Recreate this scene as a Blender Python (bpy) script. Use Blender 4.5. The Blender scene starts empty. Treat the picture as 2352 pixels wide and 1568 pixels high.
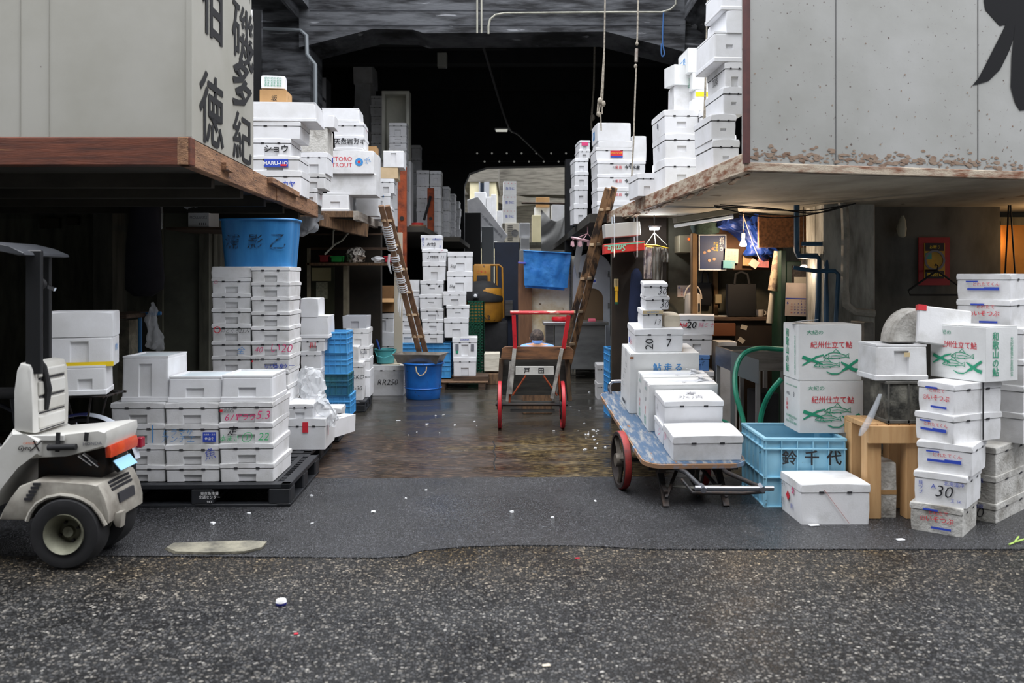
import bpy, bmesh, math, random
from mathutils import Vector, Matrix, noise as mnoise
rnd = random.Random(11)
PI = math.pi
scene = bpy.context.scene
COL = scene.collection
# ---------------------------------------------------------------- camera, sky, exposure
F, H, CX, HY = 2000.0, 1.65, 1176.0, 640.0      # focal length in px of the 2352 wide frame, eye height, principal point
cam_d = bpy.data.cameras.new('camera'); cam = bpy.data.objects.new('camera', cam_d); COL.objects.link(cam)
cam.location = (0, 0, H); cam.rotation_euler = (PI/2, 0, 0)
cam_d.sensor_width = 36.0; cam_d.lens = 36.0*F/2352.0; cam_d.shift_y = -144.0/2352.0
cam_d.clip_start = 0.05; cam_d.clip_end = 300
cam_d.dof.use_dof = True; cam_d.dof.focus_distance = 8.6; cam_d.dof.aperture_fstop = 2.2
scene.camera = cam
scene.view_settings.view_transform = 'Standard'; scene.view_settings.look = 'None'
scene.view_settings.gamma = 1.0; scene.view_settings.use_curve_mapping = False
scene.view_settings.exposure = 0.0
wd = bpy.data.worlds.new('overcast_sky'); scene.world = wd; wd.use_nodes = True
nt = wd.node_tree; nt.nodes.clear()
tc = nt.nodes.new('ShaderNodeTexCoord'); sp = nt.nodes.new('ShaderNodeSeparateXYZ')
rp = nt.nodes.new('ShaderNodeValToRGB'); bg = nt.nodes.new('ShaderNodeBackground'); wo = nt.nodes.new('ShaderNodeOutputWorld')
nt.links.new(tc.outputs['Generated'], sp.inputs[0]); nt.links.new(sp.outputs['Z'], rp.inputs[0])
nt.links.new(rp.outputs[0], bg.inputs[0]); nt.links.new(bg.outputs[0], wo.inputs[0])
e = rp.color_ramp.elements
e[0].position = 0.0; e[0].color = (0.10, 0.105, 0.115, 1)
e[1].position = 1.0; e[1].color = (1.0, 1.02, 1.07, 1)
m_ = e.new(0.25); m_.color = (0.30, 0.31, 0.335, 1)
bg.inputs[1].default_value = 5.4
sun_d = bpy.data.lights.new('cloudy_sun', 'SUN'); sun_d.energy = 1.0; sun_d.angle = math.radians(50); sun_d.color = (1, 0.99, 0.97)
sun = bpy.data.objects.new('cloudy_sun', sun_d); COL.objects.link(sun); sun.rotation_euler = (math.radians(14), math.radians(4), 0); sun.location = (0, 4, 20)

# ---------------------------------------------------------------- helpers
def WX(px, d): return (px-CX)*d/F
def WZ(py, d): return H-(py-HY)*d/F
def P(px, py, d): return Vector((WX(px, d), d, WZ(py, d)))
def GD(py): return H*F/(py-HY)                    # depth of a ground pixel row
def C(r, g, b):
    f = lambda v: (v/255.0/12.92) if v/255.0 <= 0.04045 else ((v/255.0+0.055)/1.055)**2.4
    return (f(r), f(g), f(b), 1)
MATS = {}
def M(name, c1, c2=None, rough=.6, metal=0, scale=5, lo=.4, hi=.7, bump=0, bscale=60, rand=0, spots=None, sscale=30, sth=.66, stretch=None, emit=0, alpha=1, trans=0, detail=5, rough2=None, gap=None):
    if name in MATS: return MATS[name]
    m = bpy.data.materials.new(name); m.use_nodes = True
    t = m.node_tree; N = t.nodes; L = t.links; b = N['Principled BSDF']
    b.inputs['Roughness'].default_value = rough; b.inputs['Metallic'].default_value = metal
    b.inputs['Base Color'].default_value = c1
    if alpha < 1: b.inputs['Alpha'].default_value = alpha
    if trans: b.inputs['Transmission Weight'].default_value = trans
    if emit: b.inputs['Emission Color'].default_value = c1; b.inputs['Emission Strength'].default_value = emit
    if c2 is not None or bump or spots:
        g = N.new('ShaderNodeTexCoord'); oi = N.new('ShaderNodeObjectInfo')
        ad = N.new('ShaderNodeVectorMath'); ad.operation = 'ADD'
        mu = N.new('ShaderNodeMath'); mu.operation = 'MULTIPLY'; mu.inputs[1].default_value = 37.0
        L.new(oi.outputs['Random'], mu.inputs[0]); L.new(g.outputs['Object'], ad.inputs[0]); L.new(mu.outputs[0], ad.inputs[1])
        vec = ad.outputs[0]
        if stretch:
            mp = N.new('ShaderNodeMapping'); mp.inputs['Scale'].default_value = stretch
            L.new(vec, mp.inputs[0]); vec = mp.outputs[0]
        col = None
        if c2 is not None:
            n = N.new('ShaderNodeTexNoise'); n.inputs['Scale'].default_value = scale; n.inputs['Detail'].default_value = detail
            n.inputs['Roughness'].default_value = .6
            L.new(vec, n.inputs['Vector'])
            r = N.new('ShaderNodeValToRGB'); r.color_ramp.elements[0].position = lo; r.color_ramp.elements[1].position = hi
            r.color_ramp.elements[0].color = c1; r.color_ramp.elements[1].color = c2
            L.new(n.outputs[0], r.inputs[0]); col = r.outputs[0]
            if rough2 is not None:
                mr = N.new('ShaderNodeMapRange'); mr.inputs[1].default_value = lo; mr.inputs[2].default_value = hi
                mr.inputs[3].default_value = rough; mr.inputs[4].default_value = rough2
                L.new(n.outputs[0], mr.inputs[0]); L.new(mr.outputs[0], b.inputs['Roughness'])
        if spots is not None:
            n2 = N.new('ShaderNodeTexNoise'); n2.inputs['Scale'].default_value = sscale; n2.inputs['Detail'].default_value = 4
            L.new(vec, n2.inputs['Vector'])
            r2 = N.new('ShaderNodeValToRGB'); r2.color_ramp.elements[0].position = sth; r2.color_ramp.elements[1].position = sth+.03
            L.new(n2.outputs[0], r2.inputs[0])
            mx = N.new('ShaderNodeMix'); mx.data_type = 'RGBA'
            L.new(r2.outputs[0], mx.inputs[0])
            if col is not None: L.new(col, mx.inputs[6])
            else: mx.inputs[6].default_value = c1
            mx.inputs[7].default_value = spots; col = mx.outputs[2]
        if col is not None:
            if rand:
                hs = N.new('ShaderNodeHueSaturation')
                mr = N.new('ShaderNodeMapRange'); mr.inputs[3].default_value = 1-rand; mr.inputs[4].default_value = 1+rand*.35
                L.new(oi.outputs['Random'], mr.inputs[0]); L.new(mr.outputs[0], hs.inputs['Value']); L.new(col, hs.inputs['Color']); col = hs.outputs[0]
            L.new(col, b.inputs['Base Color'])
            if emit: L.new(col, b.inputs['Emission Color'])
        if bump:
            n3 = N.new('ShaderNodeTexNoise'); n3.inputs['Scale'].default_value = bscale; n3.inputs['Detail'].default_value = 6
            L.new(vec, n3.inputs['Vector'])
            bp = N.new('ShaderNodeBump'); bp.inputs['Strength'].default_value = bump; bp.inputs['Distance'].default_value = .02
            L.new(n3.outputs[0], bp.inputs['Height']); L.new(bp.outputs[0], b.inputs['Normal'])
    MATS[name] = m; return m

foam = M('foam_white', C(232, 233, 236), C(214, 214, 214), .55, scale=3, rand=.08, bump=.05, bscale=140)
foam_old = M('foam_worn', C(226, 226, 227), C(194, 193, 190), .65, scale=5, lo=.45, hi=.75, rand=.10, bump=.07, bscale=110)
foam_dirty = M('foam_dirty', C(196, 194, 188), C(138, 134, 126), .7, scale=6, lo=.42, hi=.68, bump=.4, bscale=50)
foam_film = M('foam_bluish', C(222, 232, 236), C(206, 220, 226), .35, scale=4)
slit = M('dark_slit', C(40, 40, 44), rough=.9)
white_card = M('white_cardboard', C(226, 227, 226), C(212, 213, 212), .5, scale=3, bump=.05)
brown_card = M('brown_cardboard', C(176, 138, 92), C(158, 120, 76), .75, scale=3)
brown_in = M('brown_cardboard_inside', C(140, 104, 66), C(120, 88, 54), .8, scale=3)
ink_black = M('ink_black', C(22, 22, 28), rough=.6)
ink_green = M('ink_green', C(38, 148, 112), rough=.6)
ink_red = M('ink_red', C(206, 40, 56), rough=.6)
ink_pink = M('ink_pink', C(214, 62, 118), rough=.6)
ink_blue = M('ink_blue', C(42, 70, 176), rough=.6)
ink_sky = M('ink_sky_blue', C(58, 140, 206), rough=.6)
ink_white = M('ink_white', C(235, 235, 235), rough=.6)
ink_grey = M('ink_grey', C(110, 112, 120), rough=.6)
ink_yellow = M('ink_yellow', C(240, 206, 30), rough=.5)
ink_lgreen = M('marker_green', C(60, 176, 110), rough=.6)
paint_sign = M('sign_paint_black', C(10, 10, 14), rough=.95)
INK = dict(k=ink_black, g=ink_green, r=ink_red, p=ink_pink, b=ink_blue, s=ink_sky, w=ink_white, y=ink_yellow, e=ink_grey, l=ink_lgreen)
blue_pl = M('blue_plastic', C(82, 162, 216), C(60, 140, 202), .4, scale=4, spots=C(30, 70, 110), sscale=14, sth=.70)
blue_lt = M('pale_blue_plastic', C(150, 200, 220), C(128, 182, 208), .45, scale=3, spots=C(92, 120, 130), sscale=20, sth=.7)
blue_bk = M('bucket_blue', C(28, 104, 186), C(22, 84, 160), .35, scale=5, spots=C(40, 56, 80), sscale=16, sth=.66)
blue_tub = M('tub_blue', C(44, 116, 176), C(58, 132, 190), .4, scale=5, stretch=(3, 3, .6))
teal = M('teal_plastic', C(88, 172, 176), rough=.4)
green_pl = M('green_plastic', C(20, 84, 62), rough=.45)
black_pl = M('black_plastic', C(34, 36, 40), C(26, 27, 30), .5, scale=8, spots=C(70, 72, 76), sscale=24, sth=.72)
steel = M('stainless_steel', C(150, 150, 150), C(120, 120, 120), .32, .9, scale=3, stretch=(1, 1, 8))
chrome = M('chrome', C(190, 192, 200), rough=.18, metal=1)
iron = M('dark_iron', C(46, 46, 48), C(62, 48, 38), .6, .5, scale=14)
rust = M('rusty_red_iron', C(156, 70, 32), C(96, 44, 26), .75, .1, scale=9, bump=.2, bscale=50)
wood_raw = M('raw_pine', C(206, 166, 118), C(182, 138, 90), .6, scale=3, stretch=(6, 6, .6), spots=C(110, 70, 40), sscale=2.2, sth=.72)
wood_old = M('old_wood', C(120, 92, 66), C(70, 52, 38), .8, scale=6, stretch=(5, 5, 1.0), bump=.3, bscale=30)
wood_dark = M('dark_wood', C(84, 64, 48), C(44, 34, 28), .8, scale=5, stretch=(1, 6, 6), bump=.3, bscale=30)
wood_red = M('reddish_beam_wood', C(108, 56, 34), C(62, 32, 22), .6, scale=4, stretch=(.6, 1.2, 8), bump=.2, bscale=30, spots=C(140, 100, 66), sscale=1.5, sth=.68)
wood_weather = M('weathered_beam_wood', C(150, 112, 82), C(92, 62, 44), .8, scale=5, stretch=(4, .7, 6), bump=.4, bscale=25, spots=C(48, 34, 28), sscale=12, sth=.64)
rubber = M('rubber', C(24, 24, 26), C(34, 34, 36), .8, scale=10)
red_paint = M('red_paint', C(190, 34, 44), C(120, 24, 30), .45, scale=9, lo=.5, hi=.75)
grey_paint = M('worn_grey_paint', C(168, 166, 160), C(92, 90, 86), .65, scale=8, bump=.2)
bag_pl = M('white_bag_plastic', C(230, 232, 234), C(214, 218, 222), .25, alpha=.45, bump=.3, bscale=14)
clear_pl = M('clear_plastic', C(214, 220, 226), rough=.15, alpha=.32)
tarp_blue = M('blue_tarp', C(90, 176, 250), C(64, 150, 234), .35, scale=5, bump=1.0, bscale=9)
cloth_grey = M('grey_sheet', C(196, 196, 194), C(172, 172, 170), .9, scale=3)
cloth_dark = M('dark_coat_cloth', C(34, 34, 44), C(24, 24, 32), .9, scale=4)
paper = M('paper', C(206, 196, 178), C(190, 178, 158), .8, scale=4)

def newbm(): return bmesh.new()
def bx(bm, x0, x1, y0, y1, z0, z1, bev=0, seg=2):
    r = bmesh.ops.create_cube(bm, size=1, matrix=Matrix.Translation(((x0+x1)/2, (y0+y1)/2, (z0+z1)/2)) @ Matrix.Diagonal((abs(x1-x0), abs(y1-y0), abs(z1-z0), 1)))
    vs = r['verts']
    if bev:
        es = list({ed for v in vs for ed in v.link_edges})
        r = bmesh.ops.bevel(bm, geom=es, offset=bev, segments=seg, affect='EDGES', profile=.5)
    return vs
def bar(bm, a, b, w, t=None, up=(0, 0, 1), bev=0):
    """square bar from a to b, w wide and t thick"""
    a = Vector(a); b = Vector(b); t = w if t is None else t
    d = (b-a); L = d.length; d.normalize(); u = Vector(up)
    if abs(d.dot(u)) > .98: u = Vector((0, 1, 0))
    s = d.cross(u).normalized(); u = s.cross(d)
    mt = Matrix((( s.x, d.x, u.x, (a.x+b.x)/2), (s.y, d.y, u.y, (a.y+b.y)/2), (s.z, d.z, u.z, (a.z+b.z)/2), (0, 0, 0, 1)))
    r = bmesh.ops.create_cube(bm, size=1, matrix=mt @ Matrix.Diagonal((w, L, t, 1)))
    if bev:
        es = list({ed for v in r['verts'] for ed in v.link_edges})
        bmesh.ops.bevel(bm, geom=es, offset=bev, segments=1, affect='EDGES', profile=.5)
def cyl(bm, a, b, r, r2=None, seg=16, caps=True):
    a = Vector(a); b = Vector(b); d = b-a; L = d.length
    q = Vector((0, 0, 1)).rotation_difference(d.normalized()).to_matrix().to_4x4()
    bmesh.ops.create_cone(bm, cap_ends=caps, segments=seg, radius1=r, radius2=r if r2 is None else r2, depth=L, matrix=Matrix.Translation((a+b)/2) @ q)
def tube(bm, pts, r, seg=8, closed=False):
    pts = [Vector(p) for p in pts]; n = len(pts); rings = []
    prev = None
    for i, p in enumerate(pts):
        a = pts[i-1] if (i > 0 or closed) else p
        b = pts[(i+1) % n] if (i < n-1 or closed) else p
        d = (b-a)
        d = d.normalized() if d.length > 1e-9 else Vector((0, 0, 1))
        if prev is None:
            u = Vector((0, 0, 1)) if abs(d.z) < .9 else Vector((1, 0, 0))
        else: u = prev
        s = d.cross(u)
        if s.length < 1e-6: s = d.cross(Vector((0, 1, 0)))
        s.normalize(); u = s.cross(d).normalized(); prev = u
        rr = r[i] if isinstance(r, (list, tuple)) else r
        rings.append([bm.verts.new(p+(s*math.cos(2*PI*k/seg)+u*math.sin(2*PI*k/seg))*rr) for k in range(seg)])
    m = n if closed else n-1
    for i in range(m):
        A = rings[i]; B = rings[(i+1) % n]
        for k in range(seg):
            bm.faces.new((A[k], A[(k+1) % seg], B[(k+1) % seg], B[k]))
    if not closed:
        bm.faces.new(rings[0][::-1]); bm.faces.new(rings[-1])
def lathe(bm, prof, seg=28, axis='z', c=(0, 0, 0)):
    c = Vector(c); rings = []
    for r, z in prof:
        ring = []
        for k in range(seg):
            a = 2*PI*k/seg
            if axis == 'z': v = Vector((r*math.cos(a), r*math.sin(a), z))
            elif axis == 'y': v = Vector((r*math.cos(a), z, r*math.sin(a)))
            else: v = Vector((z, r*math.cos(a), r*math.sin(a)))
            ring.append(bm.verts.new(c+v))
        rings.append(ring)
    for A, B in zip(rings, rings[1:]):
        for k in range(seg):
            bm.faces.new((A[k], A[(k+1) % seg], B[(k+1) % seg], B[k]))
    if tuple(prof[0]) != tuple(prof[-1]):
        if prof[0][0] > 1e-4: bm.faces.new(rings[0][::-1])
        if prof[-1][0] > 1e-4: bm.faces.new(rings[-1])
def prism(bm, pts, y0, y1, bev=0, seg=2):
    """polygon of (x,z) points extruded from depth y0 to y1"""
    A = [bm.verts.new((x, y0, z)) for x, z in pts]; B = [bm.verts.new((x, y1, z)) for x, z in pts]
    n = len(pts); f = bm.faces.new(A); bm.faces.new(B[::-1])
    for i in range(n): bm.faces.new((A[i], B[i], B[(i+1) % n], A[(i+1) % n]))
    if bev:
        es = [ed for v in A for ed in v.link_edges if ed.other_vert(v) in set(A)]
        es += [ed for v in B for ed in v.link_edges if ed.other_vert(v) in set(B)]
        bmesh.ops.bevel(bm, geom=list(set(es)), offset=bev, segments=seg, affect='EDGES', profile=.5)
def curve_pts(pts, n=5):
    pts = [Vector(p) for p in pts]; P_ = [pts[0]*2-pts[1]]+pts+[pts[-1]*2-pts[-2]]; out = []
    for i in range(1, len(P_)-2):
        a, b, c, d = P_[i-1:i+3]
        for k in range(n):
            t = k/n; out.append(((b*2)+(c-a)*t+(a*2-b*5+c*4-d)*t*t+(b*3-a-c*3+d)*t**3)*.5)
    return out+[pts[-1]]
def obj(name, bm, mat, parent=None, smooth=False, loc=None, rot=None):
    if isinstance(bm, bpy.types.Mesh): me = bm
    else:
        bmesh.ops.recalc_face_normals(bm, faces=bm.faces)
        me = bpy.data.meshes.new(name); bm.to_mesh(me); bm.free()
        if smooth:
            for p in me.polygons: p.use_smooth = True
            me.set_sharp_from_angle(angle=math.radians(smooth if smooth is not True else 40))
    if mat is not None and not me.materials: me.materials.append(mat)
    o = bpy.data.objects.new(name, me); COL.objects.link(o)
    if parent is not None: o.parent = parent
    if loc is not None: o.location = loc
    if rot is not None: o.rotation_euler = rot
    return o
def tag(o, label, cat, group=None):
    o['label'] = label; o['category'] = cat
    if group: o['group'] = group
    return o
def thing(name, label, cat, loc=(0, 0, 0), rotz=0, group=None):
    o = bpy.data.objects.new(name, None); COL.objects.link(o); o.empty_display_size = .1
    o.location = loc; o.rotation_euler = (0, 0, rotz)
    return tag(o, label, cat, group)
def struct(name, bm, mat, smooth=False):
    o = obj(name, bm, mat, smooth=smooth); o['kind'] = 'structure'; return o

# ---------------------------------------------------------------- lettering
TXT = {}
def text_mesh(s, bold=0.0, vertical=False, shear=0.0):
    key = (s, bold, vertical, shear)
    if key in TXT: return TXT[key]
    c = bpy.data.curves.new('lettering', 'FONT'); c.body = '\n'.join(s) if vertical else s
    c.size = 1; c.offset = bold; c.shear = shear; c.align_x = 'CENTER'; c.resolution_u = 2
    if vertical: c.space_line = .95
    o = bpy.data.objects.new('lettering', c); COL.objects.link(o)
    dg = bpy.context.evaluated_depsgraph_get(); dg.update()
    me = bpy.data.meshes.new_from_object(o.evaluated_get(dg))
    bpy.data.objects.remove(o); bpy.data.curves.remove(c)
    if len(me.vertices) == 0: TXT[key] = (me, 1, 1); return TXT[key]
    xs = [v.co.x for v in me.vertices]; ys = [v.co.y for v in me.vertices]
    cx, cy = (min(xs)+max(xs))/2, (min(ys)+max(ys))/2
    for v in me.vertices: v.co.x -= cx; v.co.y -= cy
    TXT[key] = (me, max(xs)-min(xs), max(ys)-min(ys)); return TXT[key]
def text(s, mat, parent, loc, h=None, w=None, rotz=0, roll=0, bold=0.0, vertical=False, name='printed_text', shear=0.0, rotx=PI/2):
    me0, W, Hh = text_mesh(s, bold, vertical, shear)
    if isinstance(mat, str): mat = INK[mat]
    sy = (h/Hh) if h else (w/W); sx = (w/W) if w else sy
    me = me0.copy(); 
    cr, sr = math.cos(roll), math.sin(roll)
    for v in me.vertices:
        x, y = v.co.x*sx, v.co.y*sy
        v.co.x, v.co.y = x*cr-y*sr, x*sr+y*cr
    me.materials.clear(); me.materials.append(mat)
    o = bpy.data.objects.new(name, me); COL.objects.link(o); o.parent = parent
    o.location = loc; o.rotation_euler = (rotx, 0, rotz)
    return o
def patch(w, h, mat, parent, loc, rotz=0, name='printed_patch', t=.001, roll=0):
    bm = newbm(); bx(bm, -w/2, w/2, -t, 0, -h/2, h/2)
    return obj(name, bm, mat, parent, loc=loc, rot=(0, roll, rotz))
def strokes(lines, wd_, mat, parent, loc, rotz=0, name='printed_drawing', t=.0008):
    """flat brush strokes: lists of (x, z[, width]) points drawn on the plane y = 0"""
    bm = newbm(); t0 = t
    for li, pts in enumerate(lines):
        t = t0+.0004*li
        n = len(pts); L = []; R = []
        for i in range(n):
            a = pts[max(0, i-1)]; b = pts[min(n-1, i+1)]
            dx, dz = b[0]-a[0], b[1]-a[1]; l = math.hypot(dx, dz) or 1
            ww = (pts[i][2] if len(pts[i]) > 2 else wd_)/2
            L.append(bm.verts.new((pts[i][0]-dz/l*ww, -t, pts[i][1]+dx/l*ww))); R.append(bm.verts.new((pts[i][0]+dz/l*ww, -t, pts[i][1]-dx/l*ww)))
        for i in range(n-1):
            try: bm.faces.new((L[i], R[i], R[i+1], L[i+1]))
            except ValueError: pass
    return obj(name, bm, mat if not isinstance(mat, str) else INK[mat], parent, loc=loc, rot=(0, 0, rotz))

# ---------------------------------------------------------------- boxes
def shell_bm(w, l, h, taper=.02, grip=None, bev=.012, sides=False, gd=.016):
    """foam block with hand grips pushed into its two ends; grip = (half width, z0 share, z1 share)"""
    bm = newbm()
    g, g0, g1 = grip if grip else (w*.15, .0, .45)
    xs = [-w/2, -g, g, w/2]; ys = [-l/2, -l*.15, l*.15, l/2]
    zs = [0, h*g0, h*g1, h] if g0 > 0 else [0, h*g1, h]
    V = {}
    def vt(i, j, k):
        key = (i, j, k)
        if key not in V:
            s = 1-taper*(1-zs[k]/h)
            V[key] = bm.verts.new((xs[i]*s, ys[j]*s, zs[k]))
        return V[key]
    K = len(zs)-1; cells = []
    for i in range(3):
        for k in range(K):
            f1 = bm.faces.new((vt(i, 0, k), vt(i+1, 0, k), vt(i+1, 0, k+1), vt(i, 0, k+1)))
            f2 = bm.faces.new((vt(i, 3, k), vt(i, 3, k+1), vt(i+1, 3, k+1), vt(i+1, 3, k)))
            f3 = bm.faces.new((vt(0, i, k), vt(0, i, k+1), vt(0, i+1, k+1), vt(0, i+1, k)))
            f4 = bm.faces.new((vt(3, i, k), vt(3, i+1, k), vt(3, i+1, k+1), vt(3, i, k+1)))
            if i == 1 and k == (1 if g0 > 0 else 0):
                cells += [(f1, (0, 1, 0)), (f2, (0, -1, 0))]
                if sides: cells += [(f3, (1, 0, 0)), (f4, (-1, 0, 0))]
        for j in range(3):
            bm.faces.new((vt(i, j, 0), vt(i, j+1, 0), vt(i+1, j+1, 0), vt(i+1, j, 0)))
            bm.faces.new((vt(i, j, K), vt(i+1, j, K), vt(i+1, j+1, K), vt(i, j+1, K)))
    if grip:
        for f, n in cells:
            r = bmesh.ops.extrude_discrete_faces(bm, faces=[f])
            for nf in r['faces']:
                for v in nf.verts:
                    v.co += Vector(n)*gd
                    v.co.x += (0 if n[0] else -math.copysign(min(.004, g*.2), v.co.x)); v.co.z += (-.006 if v.co.z > h*(g0+g1)/2 else 0)
    if bev:
        es = []
        for ed in bm.edges:
            a, b = ed.verts
            ca = [abs(abs(v.co.x)-w/2) < w*.04 and abs(abs(v.co.y)-l/2) < l*.04 for v in (a, b)]
            if all(ca) and abs(a.co.z-b.co.z) > .001: es.append(ed)
            elif a.co.z > h-.0005 and b.co.z > h-.0005 and (abs(abs(a.co.x)-w/2) < .0005 and abs(abs(b.co.x)-w/2) < .0005 or abs(abs(a.co.y)-l/2) < .0005 and abs(abs(b.co.y)-l/2) < .0005): es.append(ed)
        bmesh.ops.bevel(bm, geom=es, offset=bev, segments=2, affect='EDGES', profile=.6)
    return bm
def lid_bm(w, l, h, notch=True):
    bm = shell_bm(w, l, h, 0.0, None, bev=min(.01, h*.3))
    if notch:      # two dark clip slots on each end at the seam
        pass
    return bm
def marks(root, w, l, h, ml):
    for mi, mk in enumerate(ml):
        kind, s, face, u, v, size, ink = mk[:7]; kw = dict(mk[7]) if len(mk) > 7 else {}
        e_ = .0025+.0013*mi
        off = kw.pop('out', 0)
        if face == 'f': loc = (u*w, -l/2-e_-off, v*h); rz = 0
        elif face == 'l': loc = (-w/2-e_-off, -u*l, v*h); rz = -PI/2
        elif face == 'r': loc = (w/2+e_+off, u*l, v*h); rz = PI/2
        elif face == 't': loc = (u*w, v*l, h+e_); rz = 0; kw['rotx'] = 0
        if kind == 't': text(s, ink, root, loc, h=size, rotz=rz, **kw)
        elif kind == 'h': text(s, ink, root, loc, h=size, rotz=rz, name='handwritten_mark', **{**dict(shear=.25, bold=-.012), **kw})
        elif kind == 'p': patch(size[0], size[1], INK[ink] if isinstance(ink, str) else ink, root, loc, rz, **kw)
        elif kind == 's':
            strokes([[(x*size, z*size) + tuple(q*size for q in r_) for x, z, *r_ in ln] for ln in s], size*.06, ink, root, loc, rz, **kw)
def foam_box(w, l, h, style='lid', mat=None, grip='notch', label='', group=None, ml=(), lidh=None, cat='box', name='foam_box', tape=None):
    mat = mat or foam
    G = {'notch': (w*.17, 0, .58), 'arch': (w*.14, .0, .6), 'mid': (w*.14, .35, .7), 'tall': (w*.14, .12, .86), 'slot': (w*.12, .45, .62), None: None}[grip]
    if style == 'lid':
        root = thing(name, label, cat, group=group)
        lh = lidh or max(.025, h*.25); b = .003
        obj('body', shell_bm(w-.008, l-.008, h-lh-b, .02, G), mat, root)
        bm = lid_bm(w, l, lh); 
        obj('lid', bm, mat, root, loc=(0, 0, h-lh-b*0))
        bm = newbm()
        for s in (-1, 1):
            for q in (-1, 1):
                bx(bm, s*w*.2-w*.035, s*w*.2+w*.035, q*(l/2+.0012), q*(l/2-.01), h-lh-.007, h-lh+.006)
        bx(bm, -w/2+.006, w/2-.006, -l/2+.006, l/2-.006, h-lh-.004, h-lh+.002); obj('seam', bm, slit, root)
    elif style == 'inv':       # tub turned upside down: rim at the bottom, sunk base on top
        bm = shell_bm(w*.97, l*.97, h, -.03, G, bev=.014)
        for v in bm.verts:
            if v.co.z < .0005: v.co.z = .005
        top = max((f for f in bm.faces if abs(f.normal.z) > .9 and f.calc_center_median().z > h*.95), key=lambda f: f.calc_area())
        tops = [f for f in bm.faces if f.calc_center_median().z > h-.002 and len(f.verts) >= 4]
        root = tag(obj(name, bm, mat), label, cat, group)
        bm = newbm(); t = .02; rz = h+.004
        for x0, x1, y0, y1 in ((-w*.485, w*.485, -l*.485, -l*.485+t), (-w*.485, w*.485, l*.485-t, l*.485), (-w*.485, -w*.485+t, -l*.485+t, l*.485-t), (w*.485-t, w*.485, -l*.485+t, l*.485-t)):
            bx(bm, x0, x1, y0, y1, h-.004, rz+.006)
        obj('base_ridge', bm, mat, root)
        bm = newbm(); bx(bm, -w/2-.004, w/2+.004, -l/2-.004, l/2+.004, 0, min(.04, h*.2), .006, 1); obj('rim', bm, mat, root)
    elif style == 'open':
        bm = shell_bm(w, l, h, .03, G, bev=0)
        tf = [f for f in bm.faces if f.calc_center_median().z > h-.001]
        r = bmesh.ops.inset_region(bm, faces=tf, thickness=min(.025, w*.12), depth=0)
        r = bmesh.ops.extrude_face_region(bm, geom=[f for f in bm.faces if f.calc_center_median().z > h-.001 and all(abs(v.co.x) < w/2-.01 and abs(v.co.y) < l/2-.01 for v in f.verts)])
        nv = [g for g in r['geom'] if isinstance(g, bmesh.types.BMVert)]
        for v in nv: v.co.z -= h*.85
        old = [f for f in bm.faces if f.calc_center_median().z > h-.001 and all(abs(v.co.x) < w/2-.01 and abs(v.co.y) < l/2-.01 for v in f.verts)]
        bmesh.ops.delete(bm, geom=old, context='FACES_ONLY')
        root = tag(obj(name, bm, mat), label, cat, group)
    elif style == 'plain':
        root = tag(obj(name, shell_bm(w, l, h, 0, G, bev=.014), mat), label, cat, group)
    elif style == 'carton':
        root = thing(name, label, cat, group=group)
        bm = newbm(); bx(bm, -w/2, w/2, -l/2, l/2, 0, h-.006, .003, 1); obj('body', bm, mat, root)
        bm = newbm(); bx(bm, -w/2+.002, w/2-.002, -l/2+.001, -.003, h-.005, h); obj('flap', bm, mat, root)
        bm = newbm(); bx(bm, -w/2+.002, w/2-.002, .003, l/2-.001, h-.005, h); obj('flap', bm, mat, root)
        if tape is not None:
            bm = newbm(); bx(bm, -w/2-.001, w/2+.001, -.025, .025, h-.0005, h+.001); bx(bm, -w/2-.0015, -w/2+.001, -.025, .025, h-.07, h+.001); bx(bm, w/2-.001, w/2+.0015, -.025, .025, h-.07, h+.001)
            obj('tape', bm, tape, root)
    marks(root, w, l, h, ml)
    return root
def put(root, x, y, z, rz=0, tilt=None):
    root.location = (x, y, z)
    root.rotation_euler = (0, 0, rz) if tilt is None else (tilt[0], tilt[1], rz)
    return root
ORD = ['topmost']+[w+' down' for w in ('second', 'third', 'fourth', 'fifth', 'sixth', 'seventh', 'eighth', 'ninth', 'tenth', 'eleventh')]
def stack(where, d, items, yb, L=.5, rot=0.0, group=None, zbase=None, desc='white foam fish box', prep='in', **base):
    """items from top to bottom: (x0, x1, ytop, options) in photo pixels at depth d; rows touch"""
    n = len(items); out = []
    tops = [WZ(it[2], d) for it in items]; bots = tops[1:]+[WZ(yb, d) if zbase is None else zbase]
    for i, it in enumerate(items):
        o = dict(base); o.update(it[3] if len(it) > 3 else {})
        x0, x1 = WX(it[0], d), WX(it[1], d)
        LL = o.pop('L', L); rr = o.pop('rot', rot)+rnd.uniform(-.015, .015); dd = o.pop('dy', 0); ds = o.pop('desc', desc)
        word = 'lowest' if (i == n-1 and n > 1) else ORD[i]
        lb = o.pop('label', None) or (f'{ds}, {word} {prep} {where}' if n > 1 else f'{ds} {where}')
        r = foam_box(x1-x0, LL, tops[i]-bots[i], label=lb, group=group if n > 1 else None, **o)
        c, s = math.cos(rr), math.sin(rr)
        mx, my = (x0+x1)/2, d+dd
        put(r, mx - s*LL/2, my + c*LL/2, bots[i], rr); out.append(r)
    return out
def cdims(xl, xc, xr, dc, phi):
    tl, tr = (xl-CX)/F, (xr-CX)/F; x3 = WX(xc, dc); c, s = math.cos(phi), math.sin(phi)
    return x3, (tr*dc-x3)/(c-tr*s), (tl*dc-x3)/(-s-tl*c)
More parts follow.
